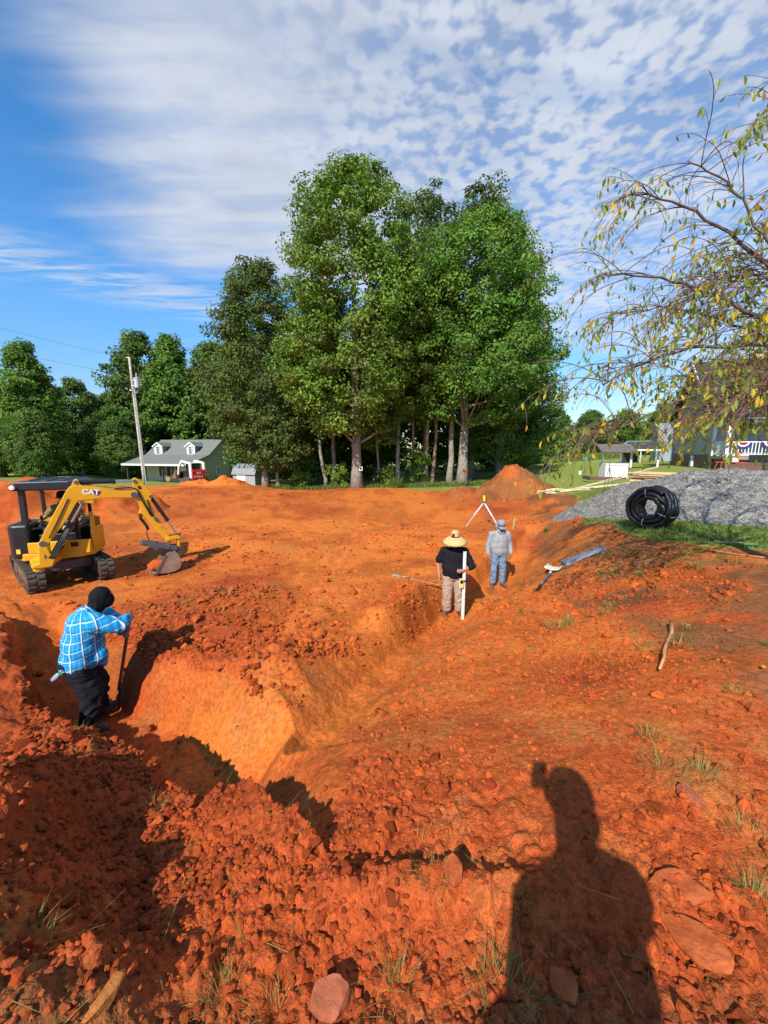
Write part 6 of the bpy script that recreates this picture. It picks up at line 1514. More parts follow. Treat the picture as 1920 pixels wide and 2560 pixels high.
for s_ in (-1, 1): MB().prism([(2.2, .30), (2.22, 1.05), (2.95, .32)], (.875 * s_, 0, .1), (0, 1, 0), (0, 0, 1), (1, 0, 0), .03).build('bucket_side', M_LBKT, bk2)

# ================================================================== laser level on tripod
TPX, TPY = 4.0, 15.3; tz = -.42
tp_ = empty('tripod', (TPX, TPY, gz(TPX, TPY)), 0, 'silver survey tripod standing on the dirt pad behind the workers', 'tripod')
M_ALU = mat('silver_aluminium', (.62, .66, .70), .35, .6, var=.06)
hd_ = np.array([0, 0, .98])
for (fx, fy) in ((3.30, 15.25), (4.42, 14.55), (4.35, 16.0)):
    ft = np.array([fx - TPX, fy - TPY, gz(fx, fy) - tp_.location.z]); mid = hd_ + (ft - hd_) * .55
    lg = MB().beam(hd_ - (0, 0, .03), mid, .055, .03, (0, -1, .3)).build('leg', M_ALU, tp_, bevel=.005); MB().beam(mid - (ft - hd_) * .04, ft, .03, .025, (0, -1, .3)).build('lower_leg', M_ALU, lg); MB().cyl(ft, ft + (ft - hd_) * .05, .012, .003, 8).build('spike', M_STEELG, lg)
MB().cyl(hd_ - (0, 0, .05), hd_ + (0, 0, .01), .07, n=16).build('head', M_STEELG, tp_)
ls = empty('laser_level', tp_.location + Vector((0, 0, .99)), .2, 'yellow and black rotary laser level on top of the tripod', 'laser level')
MB().lathe([(.09, 0), (.1, .02), (.09, .12), (.065, .16), (.05, .17)], n=8).build('housing', mat('instrument_yellow', (.75, .48, .02), .4), ls, bevel=.008)
for a in range(4): MB().box((.088 * math.cos(a * PI / 2 + .4), .088 * math.sin(a * PI / 2 + .4), .08), (.035, .035, .14)).build('bumper', M_BLK, ls, bevel=.008)
MB().lathe([(.045, .17), (.045, .215), (.05, .22), (.05, .24), (0, .245)], n=14).build('beacon', mat('amber_cap', (.7, .5, .1), .3), ls)

# ================================================================== shovels, fabric, stakes, sticks
M_ASH = mat('dusty_ash_handle', (.52, .33, .17), .8, var=.2, scale=8, dirt=.3, dirt_col=(.5, .2, .07)); M_FIBRE = mat('grey_fibreglass', (.10, .12, .15), .5)
M_BLADE = mat('muddy_shovel_blade', (.50, .40, .30), .6, .2, var=.2, scale=6, dirt=.4, dirt_col=(.55, .25, .1)); M_PALEBL = mat('pale_dusty_blade', (.66, .58, .45), .8, var=.12, scale=12, dirt=.12, dirt_col=(.12, .07, .05))
def ground_dir(a, b): return np.array([b[0] - a[0], b[1] - a[1], gz(*b) - gz(*a)])
a, b = (.40, 7.46), (1.30, 8.08); z0 = max(gz(.40 + .9 * t, 7.46 + .62 * t) - (gz(1.30, 8.08) - gz(.40, 7.46)) * t for t in np.linspace(0, 1, 12)) + .03
sv = empty('round_shovel', (a[0], a[1], z0), 0, 'round point shovel with wooden handle lying left of hatted worker', 'shovel')
d = ground_dir(a, b); d[2] += .02; L_ = np.linalg.norm(d); d /= L_; sd_ = np.cross(d, (0, 0, 1)); sd_ /= np.linalg.norm(sd_)
MB().tube([d * t + np.array([0, 0, .02]) for t in np.linspace(.10, L_, 8)], [.019, .018, .017, .017, .017, .018, .019, .019], 10).build('handle', M_ASH, sv, smooth=True)
v = []; f = []
for i, t in enumerate(np.linspace(0, 1, 7)):
    w = (.105 * (1 - (max(0, t - .45) / .55) ** 2.2)) if t < .99 else .01
    for k in np.linspace(-1, 1, 7): v.append(-d * (.30 * t) + sd_ * w * 1.2 * k + np.array([0, 0, .02 + .035 * k * k - .03 * t]))
f = [(i * 7 + k, i * 7 + k + 1, (i + 1) * 7 + k + 1, (i + 1) * 7 + k) for i in range(6) for k in range(6)]
bl_ = MB().add(v, f).build('blade', M_BLADE, sv, smooth=True); bl_.modifiers.new('thick', 'SOLIDIFY').thickness = .004
MB().tube([-d * .03 + np.array([0, 0, .03]), d * .06 + np.array([0, 0, .03]), d * .16 + np.array([0, 0, .022])], [.015, .022, .021], 10).build('socket', M_BLADE, sv, smooth=True)
a, b = (3.42, 7.58), (2.80, 6.72); z0 = gz(*a) + .04
sq = empty('square_shovel', (a[0], a[1], z0), 0, 'square mouth shovel with pale blade and grey handle on the right bank', 'shovel')
d = ground_dir(a, b); L_ = np.linalg.norm(d); d /= L_; sd_ = np.cross(d, (0, 0, 1)); sd_ /= np.linalg.norm(sd_)
MB().tube([d * t + np.array([0, 0, .015]) for t in np.linspace(.1, L_ * .8, 5)], .019, 10).build('handle', M_FIBRE, sq, smooth=True); MB().tube([d * t + np.array([0, 0, .015]) for t in (L_ * .78, L_ * .9, L_)], .023, 10).build('grip', M_BLK, sq, smooth=True)
v = [(-d * (.36 * t) + sd_ * .15 * k + np.array([0, 0, .015 + .04 * abs(k) ** 3 + .03 * (1 - t)])) for t in np.linspace(0, 1, 5) for k in np.linspace(-1, 1, 7)]
bl_ = MB().add(v, [(i * 7 + k, i * 7 + k + 1, (i + 1) * 7 + k + 1, (i + 1) * 7 + k) for i in range(4) for k in range(6)]).build('blade', M_PALEBL, sq, smooth=True); bl_.modifiers.new('thick', 'SOLIDIFY').thickness = .004
MB().tube([-d * .03 + np.array([0, 0, .03]), d * .05 + np.array([0, 0, .03]), d * .15 + np.array([0, 0, .02])], [.016, .024, .023], 10).build('socket', M_BLADE, sq, smooth=True)
# the shovel in the plaid man's hands
pm = p3.matrix_basis; top = np.array(pm @ Vector((.0, .56, 1.34))); bot = np.array(pm @ Vector((-.12, .30, .08)))
ws = empty('digging_shovel', bot, 0, 'dark handled shovel gripped by the plaid-shirted worker', 'shovel')
dv = (top - bot); L_ = np.linalg.norm(dv); dv /= L_
MB().tube([dv * t for t in np.linspace(.22, L_, 6)], .02, 10).build('handle', mat('dark_wood_handle', (.14, .07, .035), .7, var=.2), ws, smooth=True)
fr_ = np.array(pm.to_3x3() @ Vector((0, 1, 0))); rt_ = np.array(pm.to_3x3() @ Vector((1, 0, 0)))
v = [(dv * (.27 - .30 * t) + rt_ * .10 * k * (1 if t < .6 else 1 - (t - .6)) + fr_ * (.03 * k * k)) for t in np.linspace(0, 1, 5) for k in np.linspace(-1, 1, 7)]
bl_ = MB().add(v, [(i * 7 + k, i * 7 + k + 1, (i + 1) * 7 + k + 1, (i + 1) * 7 + k) for i in range(4) for k in range(6)]).build('blade', M_STEELG, ws, smooth=True); bl_.modifiers.new('thick', 'SOLIDIFY').thickness = .004
# roll of drainage fabric
a, b = np.array([3.80, 7.93, gz(3.8, 7.93) + .05]), np.array([4.60, 7.86, gz(4.6, 7.86) + .10]); d = b - a; L_ = np.linalg.norm(d); d /= L_; s_ = np.cross(d, (0, 0, 1)); s_ /= np.linalg.norm(s_); u_ = np.cross(s_, d)
v = []
for i, t in enumerate(np.linspace(0, 1, 9)):
    for k, q in enumerate(np.linspace(-.7, 2 * PI * 1.25, 34)):
        rr = .055 + .0065 * q + .012 * math.sin(t * 6 + q * 1.3) * (1.4 - t); v.append(d * L_ * t + s_ * rr * (2.1 - .8 * t) * math.cos(q) + u_ * (rr * (.28 + .45 * t) * math.sin(q)))
fr2 = MB().add(v, [(i * 34 + k, i * 34 + k + 1, (i + 1) * 34 + k + 1, (i + 1) * 34 + k) for i in range(8) for k in range(33)]).build('fabric_roll', mat('slate_filter_fabric', (.17, .19, .23), .85, var=.1, scale=10), None, smooth=True, loc=a)
fr2.modifiers.new('thick', 'SOLIDIFY').thickness = .004; tag(fr2, 'loosely rolled slate grey filter fabric on the bank below gravel', 'fabric roll')
M_LUMB = mat('fresh_pine', (.66, .45, .22), .75, var=.12, scale=5); M_LUMB2 = mat('pale_stake_wood', (.72, .60, .38), .8, var=.12, scale=8); M_LUMBO = mat('aged_board', (.42, .26, .13), .85, var=.2, scale=5)
def board(a, b, w, h, m, name, lab, group, cat='board'):
    a, b = np.asarray(a, float), np.asarray(b, float); o = MB().beam(a * 0, b - a, w, h).build(name, m, None, loc=a, bevel=.004); return tag(o, lab, cat, group)
sx, sy = 4.75, 13.9
st_ = MB().box((0, 0, .18), (.05, .025, .46)).build('wooden_stake', mat('green_grey_stake', (.36, .38, .13), .8), None, loc=(sx, sy, gz(sx, sy))); st_.rotation_euler = (0, .08, 0); tag(st_, 'weathered greenish stake standing right of the grey-hooded worker', 'stake')
pts = [(2.23, 2.87), (2.38, 3.03), (2.52, 3.22), (2.70, 3.43), (2.92, 3.66), (3.09, 3.90)]
o = MB().tube([(x - 2.23, y - 2.87, gz(x, y) + .05 + .02 * math.sin(i * 1.3)) for i, (x, y) in enumerate(pts)], [.010, .012, .014, .015, .017, .022], 8).build('stick', mat('stripped_orange_stick', (.62, .27, .10), .75, var=.25, scale=9), None, smooth=True, loc=(2.23, 2.87, 0)); tag(o, 'crooked orange-brown stick lying on the right slope', 'stick')
# lumber stack behind the gravel
gl = np.random.default_rng(12); ld_ = np.array([.72, -.69, 0]); lo = np.array([11.9, 18.4, 0]); ln = np.array([.69, .72, 0]); zb = gz(13.5, 17) + .28
names = 'first second third fourth fifth sixth seventh'.split()
for row in range(5):
    for k in range(7):
        if row == 4 and k in (0, 3): continue
        a = lo + ln * (k * .235) + ld_ * gl.uniform(-.35, .5) + np.array([0, 0, zb + row * .085]); b = a + ld_ * gl.uniform(4.6, 5.4)
        board(a, b, .215, .042 if row else .08, M_LUMB if gl.random() < .75 else M_LUMBO, 'lumber_board', '%s board from the front in the %s layer of the lumber stack behind gravel' % (names[k], ('bottom', 'second', 'middle', 'fourth', 'top')[row]), 'boards of the lumber stack')
for k, t in enumerate((.6, 2.6, 4.4)):
    a = lo + ld_ * t - ln * .15; board((a[0], a[1], gz(a[0], a[1]) + .1), (a[0] + ln[0] * 1.8, a[1] + ln[1] * 1.8, gz(a[0], a[1]) + .12), .1, .24, M_LUMBO, 'bearer', '%s bearer block under the lumber stack' % ('left', 'middle', 'right')[k], 'bearers under the lumber', 'timber')
LONG = [((10.25, 21.6, 0), (12.55, 17.9, .80), 'long pale board leaning from the ground up to the lumber stack'), ((10.5, 21.7, 0), (12.2, 18.95, .35), 'second long board below the one leaning on the lumber stack'),
        ((9.6, 22.6, 0), (13.4, 21.2, 0), 'long board lying on the lawn edge, farthest back'), ((9.9, 21.6, 0), (13.4, 20.9, .05), 'long board lying in front of the leaning ones'), ((10.0, 21.2, .03), (13.2, 20.4, .08), 'long board crossing low towards the gravel toe'),
        ((10.2, 21.9, .0), (10.9, 20.3, 0), 'short board lying askew at the tip of the long ones')]
for a, b, lab in LONG:
    a = np.array(a); b = np.array(b); a[2] += gz(a[0], a[1]) + .05; b[2] += (gz(b[0], b[1]) if b[2] < .3 else 0) + .05; board(a, b, .09, .04, M_LUMB2, 'long_board', lab, 'loose boards by the lawn')
SP = ['at the bottom left', 'at the bottom centre', 'at the bottom right', 'low at the front', 'low at the back', 'crossing the middle', 'lying on the middle', 'tilted to the left', 'tilted to the right', 'upright at the back', 'on the very top', 'rolled off in front', 'rolled off to the right', 'pointing away at the back']
for k, s_ in enumerate(SP):
    cx_, cy_ = 9.55 + gl.normal(0, .26), 22.05 + gl.normal(0, .16); an = gl.uniform(-.5, .5) + (PI if k % 2 else 0) + (1.1 if k in (7, 9) else 0); z_ = gz(cx_, cy_) + .03 + .028 * (k // 2); e = (.45 if k == 9 else .12 if k in (7, 8, 10) else 0)
    board((cx_ - .32 * math.cos(an), cy_ - .32 * math.sin(an), z_), (cx_ + .32 * math.cos(an), cy_ + .32 * math.sin(an), z_ + e), .05, .035, M_LUMB2, 'stake', 'short pale stake %s of the stake heap by the dirt pile' % s_, 'heap of short stakes', 'stake')
# coloured stakes and a root on the grass edge
o = MB().beam((0, 0, 0), (.50, -.30, .02), .04, .03).build('survey_stake', mat('stake_tan', (.55, .36, .16), .8), None, loc=(6.15, 7.0, gz(6.15, 7) + .04)); tag(o, 'tan survey stake lying on the grass edge below gravel', 'stake', 'survey stakes')
o = MB().beam((0, 0, 0), (.26, -.12, .02), .04, .025).build('survey_stake', mat('green_paint', (.06, .22, .10), .7), None, loc=(6.35, 6.75, gz(6.35, 6.75) + .045)); tag(o, 'green painted survey stake lying on the grass edge below gravel', 'stake', 'survey stakes')
pts = [(4.95, 7.85), (5.13, 7.35), (5.45, 6.95), (5.7, 6.7), (5.85, 6.2), (6.1, 5.7)]
o = MB().tube([(x - 4.95, y - 7.85, gz(x, y) + .025) for x, y in pts], .012, 6).build('root', mat('orange_root', (.5, .2, .07), .8), None, smooth=True, loc=(4.95, 7.85, 0)); tag(o, 'long thin orange root lying along the grass edge', 'root')

o = MB().tube([(x + 17.9, y - 33.6, gz(x, y) + .03) for x, y in ((-17.9, 33.6), (-17.3, 33.45), (-16.9, 33.55), (-16.3, 33.4))], .035, 6).build('tow_strap', mat('yellow_webbing', (.75, .5, .02), .8), None, smooth=True, loc=(-17.9, 33.6, 0)); tag(o, 'yellow strap lying on the dirt in front of the track loader', 'strap')
o = MB().box((0, 0, .22), (.05, .03, .5)).build('wooden_stake', M_LUMBO, None, loc=(-11.5, 32.2, gz(-11.5, 32.2))); tag(o, 'thin lone stake at the far edge of the dirt pad by the shed', 'stake')
# ================================================================== garden things on and beyond the lawn
M_RUSTC = mat('copper_orange_petal', (.62, .20, .03), .35, .6, var=.2)
lt = empty('metal_flower', (6.2, 29.7, gz(6.2, 29.7)), 0, 'copper metal lotus flower on a stake before the trees', 'garden ornament')
MB().cyl((0, 0, 0), (0, 0, 1.15), .015, n=6).build('stem', M_STEELG, lt)
for k in range(10):
    a = k * 2 * PI / 10 + .2; tl = .35 if k % 2 else .75
    dn = np.array([math.cos(a) * math.sin(tl + .3), math.sin(a) * math.sin(tl + .3), math.cos(tl + .3)]); sd_ = np.array([-math.sin(a), math.cos(a), 0])
    MB().add([np.array([0, 0, 1.15]), np.array([0, 0, 1.15]) + dn * .22 + sd_ * .07, np.array([0, 0, 1.15]) + dn * .42 + np.array([0, 0, .05]), np.array([0, 0, 1.15]) + dn * .22 - sd_ * .07], [(0, 1, 2), (0, 2, 3)]).build('petal', M_RUSTC, lt)
sg = MB().box((0, 0, 0), (.26, .02, .3)).build('tree_sign', M_WHITE, None, loc=(-1.80, 30.14, gz(-2, 30.6) + 1.55)); tag(sg, 'small white sign with dark square nailed to the poplar trunk', 'sign'); MB().box((0, -.014, .0), (.15, .008, .17)).build('print', mat('sign_blue', (.03, .05, .16), .6), sg)
sb = empty('rusty_barrel', (29.8, 70.5, gz(29.8, 70.5)), 0, 'small rusty burn barrel standing far out on the lawn', 'barrel'); MB().lathe([(.4, 0), (.42, .3), (.4, .32), (.42, .6), (.4, .62), (.42, 1.1), (.38, 1.1), (.38, .9)], n=16).build('drum', mat('rust', (.22, .07, .035), .85, var=.3), sb)
sp_ = empty('wind_spinner', (16.6, 32.1, gz(16.6, 32.1)), 0, 'teal wind spinner disc on a thin pole left of the well house', 'garden ornament'); MB().cyl((0, 0, 0), (0, 0, 1.1), .015, n=6).build('pole', M_STEELG, sp_)
MB().lathe([(.0, -.01), (.17, -.01), (.2, 0), (.17, .01), (0, .01)], (0, -.02, 1.25), (0, 1, 0), 16).build('disc', mat('teal_paint', (.10, .35, .33), .4), sp_)
wbk = empty('white_bucket', (15.9, 31.4, gz(15.9, 31.4)), 0, 'tiny white bucket on the lawn beside the wind spinner', 'bucket'); MB().lathe([(.1, 0), (.13, .28), (.14, .28), (.14, .3), (.12, .3), (.1, .05)], n=14).build('pail', M_WHITE, wbk)
tl_ = empty('utility_trailer', (21.3, 22.3, .35), -.36, 'black utility trailer parked in front of the porch', 'trailer')
MB().box((.9, 0, .62), (3.0, 1.3, .12)).build('bed', M_BLK, tl_, bevel=.02); MB().box((.9, -.66, .82), (3.0, .05, .35)).build('side_rail', M_BLK, tl_)
for xx in (.35, 1.4): wh = MB().lathe([(.12, -.09), (.28, -.1), (.32, -.06), (.32, .06), (.28, .1), (.12, .09)], (xx, -.78, .32), (0, 1, 0), 20).build('wheel', M_RUB, tl_); MB().lathe([(.16, -.05), (.14, -.02), (.03, -.04), (0, -.04)], (xx, -.86, .32), (0, 1, 0), 14).build('rim', M_GALV, wh)
tw = empty('tool_stand', (19.95, 22.4, .36), -.3, 'white benchtop tool on a red folding stand by the porch', 'tool stand'); M_REDM = mat('red_tube', (.55, .07, .04), .45)
for (xa, xb) in ((-.5, -.6), (.5, .6)):
    for yy in (-.25, .25): MB().beam((xa, yy, .55), (xb, yy * 1.4, 0), .035, .035).build('leg', M_REDM, tw)
for yy in (-.25, .25): MB().beam((-.6, yy, .55), (.6, yy, .55), .04, .04).build('rail', M_REDM, tw)
MB().box((0, 0, .68), (.55, .5, .22)).build('tool_body', M_WHITE_OLD, tw, bevel=.04); MB().box((0, -.05, .52), (.3, .35, .14)).build('motor', M_BLK, tw, bevel=.02)

# ================================================================== stones of note in the foreground
M_SLAB = mat('orange_sandstone', (.34, .066, .018), .95, var=.2, scale=14, spec=.1, color2=(.40, .10, .032), bump=.4, bscale=30); M_PALEST = mat('pink_quartz_stone', (.36, .105, .05), .85, spec=.1, var=.25, scale=10, bump=.4, bscale=30); M_SHALE = mat('tan_shale', (.36, .13, .035), .95, spec=.1, var=.25, scale=7, bump=.5, bscale=30)
def slab_stone(name, label, x, y, sx, sy, sz, rot, m, seed, tilt=(0, 0), lift=.12):
    v, f = ico(3); v = v / np.linalg.norm(v, axis=1)[:, None]; gg = np.random.default_rng(seed)
    q = v.copy()
    for _ in range(14):
        dd_ = gg.normal(size=3) * (1, 1, .25); dd_ /= np.linalg.norm(dd_); c = gg.uniform(.62, .9); h = q @ dd_; q = q - np.outer(np.maximum(h - c, 0), dd_)
    q[:, 2] = np.clip(q[:, 2], -.6, .45 + .05 * vnoise3(q * 3, seed)); q += .14 * np.stack([vnoise3(q * 2.2 + k, seed + k) for k in range(3)], 1) + .07 * np.stack([vnoise3(q * 6 + k, seed + k) for k in range(3)], 1)
    o = new_obj(name, np_mesh(name, q * (sx, sy, sz), f, m, False), None, (x, y, gz(x, y) + sz * lift), (tilt[0], tilt[1], rot)); return tag(o, label, 'stone')
slab_stone('stone_slab', 'broad flat orange stone right of the photographer shadow, lower of two', 1.10, 1.10, .115, .085, .04, -.75, M_SLAB, 1, (.12, -.1))
slab_stone('stone_slab', 'flat reddish stone with pale rim right of shadow, upper of two', 1.17, 1.26, .125, .075, .045, -.25, M_SLAB, 2, (.15, .0))
slab_stone('stone', 'pinkish pale split stone at the bottom edge left of shadow', -.17, .99, .075, .06, .06, .2, M_PALEST, 3, (.3, 0), .5)
slab_stone('stone', 'tan elongated stone in the bottom left corner', -.86, .92, .03, .07, .035, -.5, M_SHALE, 4, (.2, 0), .3)
slab_stone('stone', 'small pinkish stone beside a dark hollow on the right slope', 1.53, 1.66, .035, .075, .05, .5, M_PALEST, 5, (.3, .3), .3)
slab_stone('stone', 'rounded orange stone at the left edge of the photographer shadow', .28, 1.30, .045, .06, .045, .2, M_SLAB, 6, (.2, 0), .5)
slab_stone('stone', 'large round clod-like stone inside the lower photographer shadow', .58, .98, .055, .055, .05, .2, M_SLAB, 8, (0, 0), .3)
slab_stone('boulder', 'squarish red block of clay on the island beside the trench', -2.28, 5.05, .22, .16, .14, .4, mat('red_clay_block', (.38, .075, .02), .95, spec=.1, var=.2, scale=8, bump=.5, bscale=30), 9, (.3, .2), .4)
gs = np.random.default_rng(44)
shp = []
for k in range(5):
    v, f = ico(2); v = v / np.linalg.norm(v, axis=1)[:, None]; q = v.copy()
    for _ in range(7):
        dd_ = gs.normal(size=3) * (1, 1, .3); dd_ /= np.linalg.norm(dd_); h = q @ dd_; q = q - np.outer(np.maximum(h - gs.uniform(.55, .85), 0), dd_)
    shp.append(np_mesh('shale_plate', q, f, M_SHALE if k % 2 else M_SLAB))
for k in range(70):                                 # broken shale plates on the heap between trench and excavator
    x, y = gs.normal(-3.05, .55), gs.normal(6.55, .62); s = gs.uniform(.04, .13)
    new_obj('shale_plate', shp[k % 5], GROUND, (x, y, gz(x, y) + s * .15), (gs.normal(0, .35), gs.normal(0, .35), gs.uniform(0, 6.3)), (s, s * gs.uniform(.45, .9), s * gs.uniform(.16, .4)))

# ================================================================== grass
M_GRASS = mat('green_grass_blade', (.13, .19, .028), .7, var=.2, scale=2, tint='tint', trans=.3, detail=1)
def blades(x, y, z, n_per, h, spread, g, lean=.5, w=.005, green=.6):
    """curved grass blades, 2 quads each; returns verts, faces, tint"""
    idx = np.repeat(np.arange(len(x)), n_per); n = len(idx)
    a = g.uniform(0, 2 * PI, n); r = spread * np.sqrt(g.random(n)); px, py = x[idx] + r * np.cos(a), y[idx] + r * np.sin(a)
    hh = h * g.uniform(.45, 1.15, n); b = a + g.normal(0, .7, n); ln_ = lean * g.uniform(.3, 1.3, n)
    dx, dy = np.cos(b), np.sin(b); wx, wy = -dy * w, dx * w; rows_ = []
    for t, ww in ((0, 1), (.5, .8), (1, .12)):
        ox, oy, oz = px + dx * ln_ * hh * t ** 1.6, py + dy * ln_ * hh * t ** 1.6, z[idx] + hh * t * np.sqrt(np.maximum(.15, 1 - (ln_ * t * .6) ** 2))
        rows_ += [np.stack([ox - wx * ww, oy - wy * ww, oz], 1), np.stack([ox + wx * ww, oy + wy * ww, oz], 1)]
    v = np.stack(rows_, 1).reshape(-1, 3); k = np.arange(n)[:, None] * 6
    f = np.concatenate([k + np.array([[0, 1, 3, 2]]), k + np.array([[2, 3, 5, 4]])])
    dry = (g.random(n) > green)[:, None]; t = np.where(dry, np.array([[2.4, 1.35, 2.2]]), np.array([[1.0, 1.0, 1.0]])) * g.uniform(.7, 1.3, (n, 1))
    return v, f, np.repeat(t, 6, 0)
gg_ = np.random.default_rng(61)
# lawn round the gravel
xs = gg_.uniform(4.6, 13, 60000); ys = gg_.uniform(4.0, 20, 60000)
_, so, _, _ = ground(xs, ys, False, True); m = (so[:, 1] + .35 * fbm2(xs * 2, ys * 2, 3, 7) > .55) & (gravel_h(xs, ys) < .02) & (gg_.random(len(xs)) < np.clip(9 / np.hypot(xs, ys), 0, 1)); xs, ys = xs[m][:16000], ys[m][:16000]
v, f, t = blades(xs, ys, ground(xs, ys, False), 2, .085, .02, gg_, .7, .006, .85)
tag(new_obj('lawn_grass', np_mesh('lawn_grass', v, f, M_GRASS, False, {'tint': t})), 'short green grass round the gravel heap', 'grass', None, 'stuff')
xs = gg_.uniform(22, 38, 5000); ys = 60 + (xs - 22) * .25 + gg_.uniform(-1.5, 3, 5000)
v, f, t = blades(xs, ys, ground(xs, ys, False), 2, 1.0, .1, gg_, .4, .07, .95); t *= 1.3
tag(new_obj('tall_grass', np_mesh('tall_grass', v, f, M_GRASS, False, {'tint': t})), 'strip of tall uncut grass at the back of the lawn', 'grass', None, 'stuff')
xs = gg_.uniform(-9, 12, 5000); ys = 30.6 + gg_.uniform(0, 2.5, 5000)
v, f, t = blades(xs, ys, ground(xs, ys, False), 2, .3, .08, gg_, .6, .022, .9)
tag(new_obj('wood_edge_grass', np_mesh('wood_edge_grass', v, f, M_GRASS, False, {'tint': t})), 'rough grass at the foot of the trees', 'grass', None, 'stuff')
pl_ = empty('strap_leaf_plant', (1.0, 30.6, gz(1.0, 30.6)), 0, 'clump of strappy green leaves at the dirt edge right of the poplar', 'plant')
v, f, t = blades(np.zeros(1), np.zeros(1), np.zeros(1), 120, .85, .35, gg_, .8, .03, 1.0); new_obj('foliage', np_mesh('foliage', v, f, M_GRASS, False, {'tint': t * 1.3}), pl_)
TUFT = [(-1.55, 2.22, 60, .13, .5, 'pale grass tuft on the near lip of the trench'), (-2.26, 2.54, 40, .13, .4, 'sparse grass tuft on the left bank, lower of two'), (-2.6, 2.95, 40, .14, .6, 'grass tuft on the left bank behind the worker, upper of two'),
    (-.71, 2.46, 30, .10, .6, 'dark little grass tuft where the trenches meet'), (1.62, 2.10, 70, .14, .15, 'straw-coloured tuft on the right slope, upper of three'), (1.50, 1.83, 90, .17, .12, 'big dry straw tuft on the right slope, middle of three'), (1.68, 1.77, 70, .14, .2, 'dry tangled tuft on the right slope, lowest of three'),
    (2.51, 2.50, 60, .12, .7, 'green tuft near the right edge below the stick'), (.20, 1.29, 60, .11, .4, 'tuft with broken stalks left of the photographer shadow'), (.19, 1.54, 30, .09, .4, 'thin tuft on the crumbly ridge left of the shadow'), (.39, .97, 90, .13, .65, 'green tuft inside the foot of the shadow'),
    (.05, 1.02, 60, .10, .35, 'dry tuft near the bottom edge left of the shadow'), (-.35, .98, 50, .09, .3, 'thin dry tuft at the bottom edge beside the pink stone'), (1.63, 1.46, 90, .13, .45, 'matted grass at the right edge above the flat stones'), (1.45, 1.23, 80, .12, .45, 'matted grass at the right edge beside the flat stones'),
    (1.58, 3.29, 30, .09, .2, 'small brown tuft in the middle of the right slope'), (2.15, 3.56, 40, .10, .7, 'green tuft left of the stick'), (2.88, 3.50, 50, .11, .6, 'green tuft right of the stick'), (1.75, 2.55, 30, .09, .3, 'small straw tuft below the stick'),
    (-1.26, 1.11, 60, .11, .4, 'tuft on the spoil in the lower left'), (1.63, 3.99, 30, .10, .3, 'small tuft at the top of the smooth slope'), (5.54, 12.78, 120, .16, .9, 'bright green tuft between trench and gravel toe'), (-.54, 1.02, 50, .09, .35, 'thin tuft at the bottom edge left of centre')]
for (x, y, n, h, gr, lab) in TUFT:
    v, f, t = blades(np.zeros(1), np.zeros(1), np.zeros(1), n, h * .75, .06 + .03 * (n > 80), gg_, 1.35, .0012 if y < 5 else .006, gr if y > 5 else gr * .55)
    o = new_obj('grass_tuft', np_mesh('grass_tuft', v, f, M_GRASS, False, {'tint': t}), None, (x, y, gz(x, y) - .005)); tag(o, lab, 'grass tuft', 'grass tufts on the dug ground')
k = 0
TM = []
for q in range(4):
    v, f, t = blades(np.zeros(1), np.zeros(1), np.zeros(1), 38, .085, .09, gg_, 1.0, .0035, .45); TM.append(np_mesh('grass_tuft', v, f, M_GRASS, False, {'tint': t}))
while k < 64:
    x, y = gg_.uniform(1.7, 6.0), gg_.uniform(2.2, 8.8)
    if fbm2(np.array([x * 1.1]), np.array([y * 1.1]), 3, 71)[0] < -.05 or x < 1.6 + .10 * y: continue
    o = new_obj('grass_tuft', TM[k % 4], None, (x, y, gz(x, y) - .004), (0, 0, k * 1.3), gg_.uniform(.7, 1.5)); tag(o, 'sparse trampled grass tuft on the brown bank between trench and gravel', 'grass tuft', 'trampled tufts on the right bank'); k += 1
# straw and root litter
xs, ys = field(2600, (-3.5, 5), (.7, 8), lambda x, y: np.clip(.25 + .5 * (x > 1.2) + .4 * (y < 1.5), 0, 1) * (np.abs(x) < .95 * y + .3), gg_)
v, f, t = blades(xs, ys, ground(xs, ys) + .008, 1, .07, .01, gg_, 3.0, .0016, .25); zz = np.repeat(ground(xs, ys), 6); v[:, 2] = zz + .010 + (v[:, 2] - zz) * .15
tag(new_obj('straw_litter', np_mesh('straw_litter', v, f, M_GRASS, False, {'tint': t})), 'scattered dry straw and root threads on the soil', 'straw', None, 'stuff')

# ================================================================== weeping cherry on the right
M_TWIG = mat('reddish_twig', (.16, .085, .06), .75, var=.25, scale=8); M_CBARK = mat('cherry_bark', (.10, .072, .06), .8, var=.3, scale=6, bump=.4, bscale=20)
def lm(name, c, c2): return mat(name, c, .45, var=.12, scale=25, color2=c2, trans=.45, spec=.4)
M_CL = [lm('cherry_leaf_green', (.22, .31, .025), (.32, .38, .035)), lm('cherry_leaf_yellow', (.75, .50, .015), (.8, .58, .03)), lm('cherry_leaf_orange', (.48, .20, .03), (.55, .28, .05)), lm('cherry_leaf_deep_green', (.12, .21, .02), (.17, .26, .03))]
ch = empty('weeping_cherry', (5.45, 4.25, gz(5.45, 4.25)), 0, 'weeping cherry with sparse yellowing leaves arching in from the right', 'tree')
CO = np.array(ch.location)
def bez(P_, n):
    P_ = np.asarray(P_, float); t = np.linspace(0, len(P_) - 1, n); out = []
    for q in t:                                     # Catmull-Rom
        i = int(min(q, len(P_) - 1.0001)); u = q - i; p0, p1, p2, p3_ = (P_[max(i - 1, 0)], P_[i], P_[i + 1], P_[min(i + 2, len(P_) - 1)])
        out.append(.5 * ((2 * p1) + (-p0 + p2) * u + (2 * p0 - 5 * p1 + 4 * p2 - p3_) * u * u + (-p0 + 3 * p1 - 3 * p2 + p3_) * u ** 3))
    return np.array(out)
gc = np.random.default_rng(19)
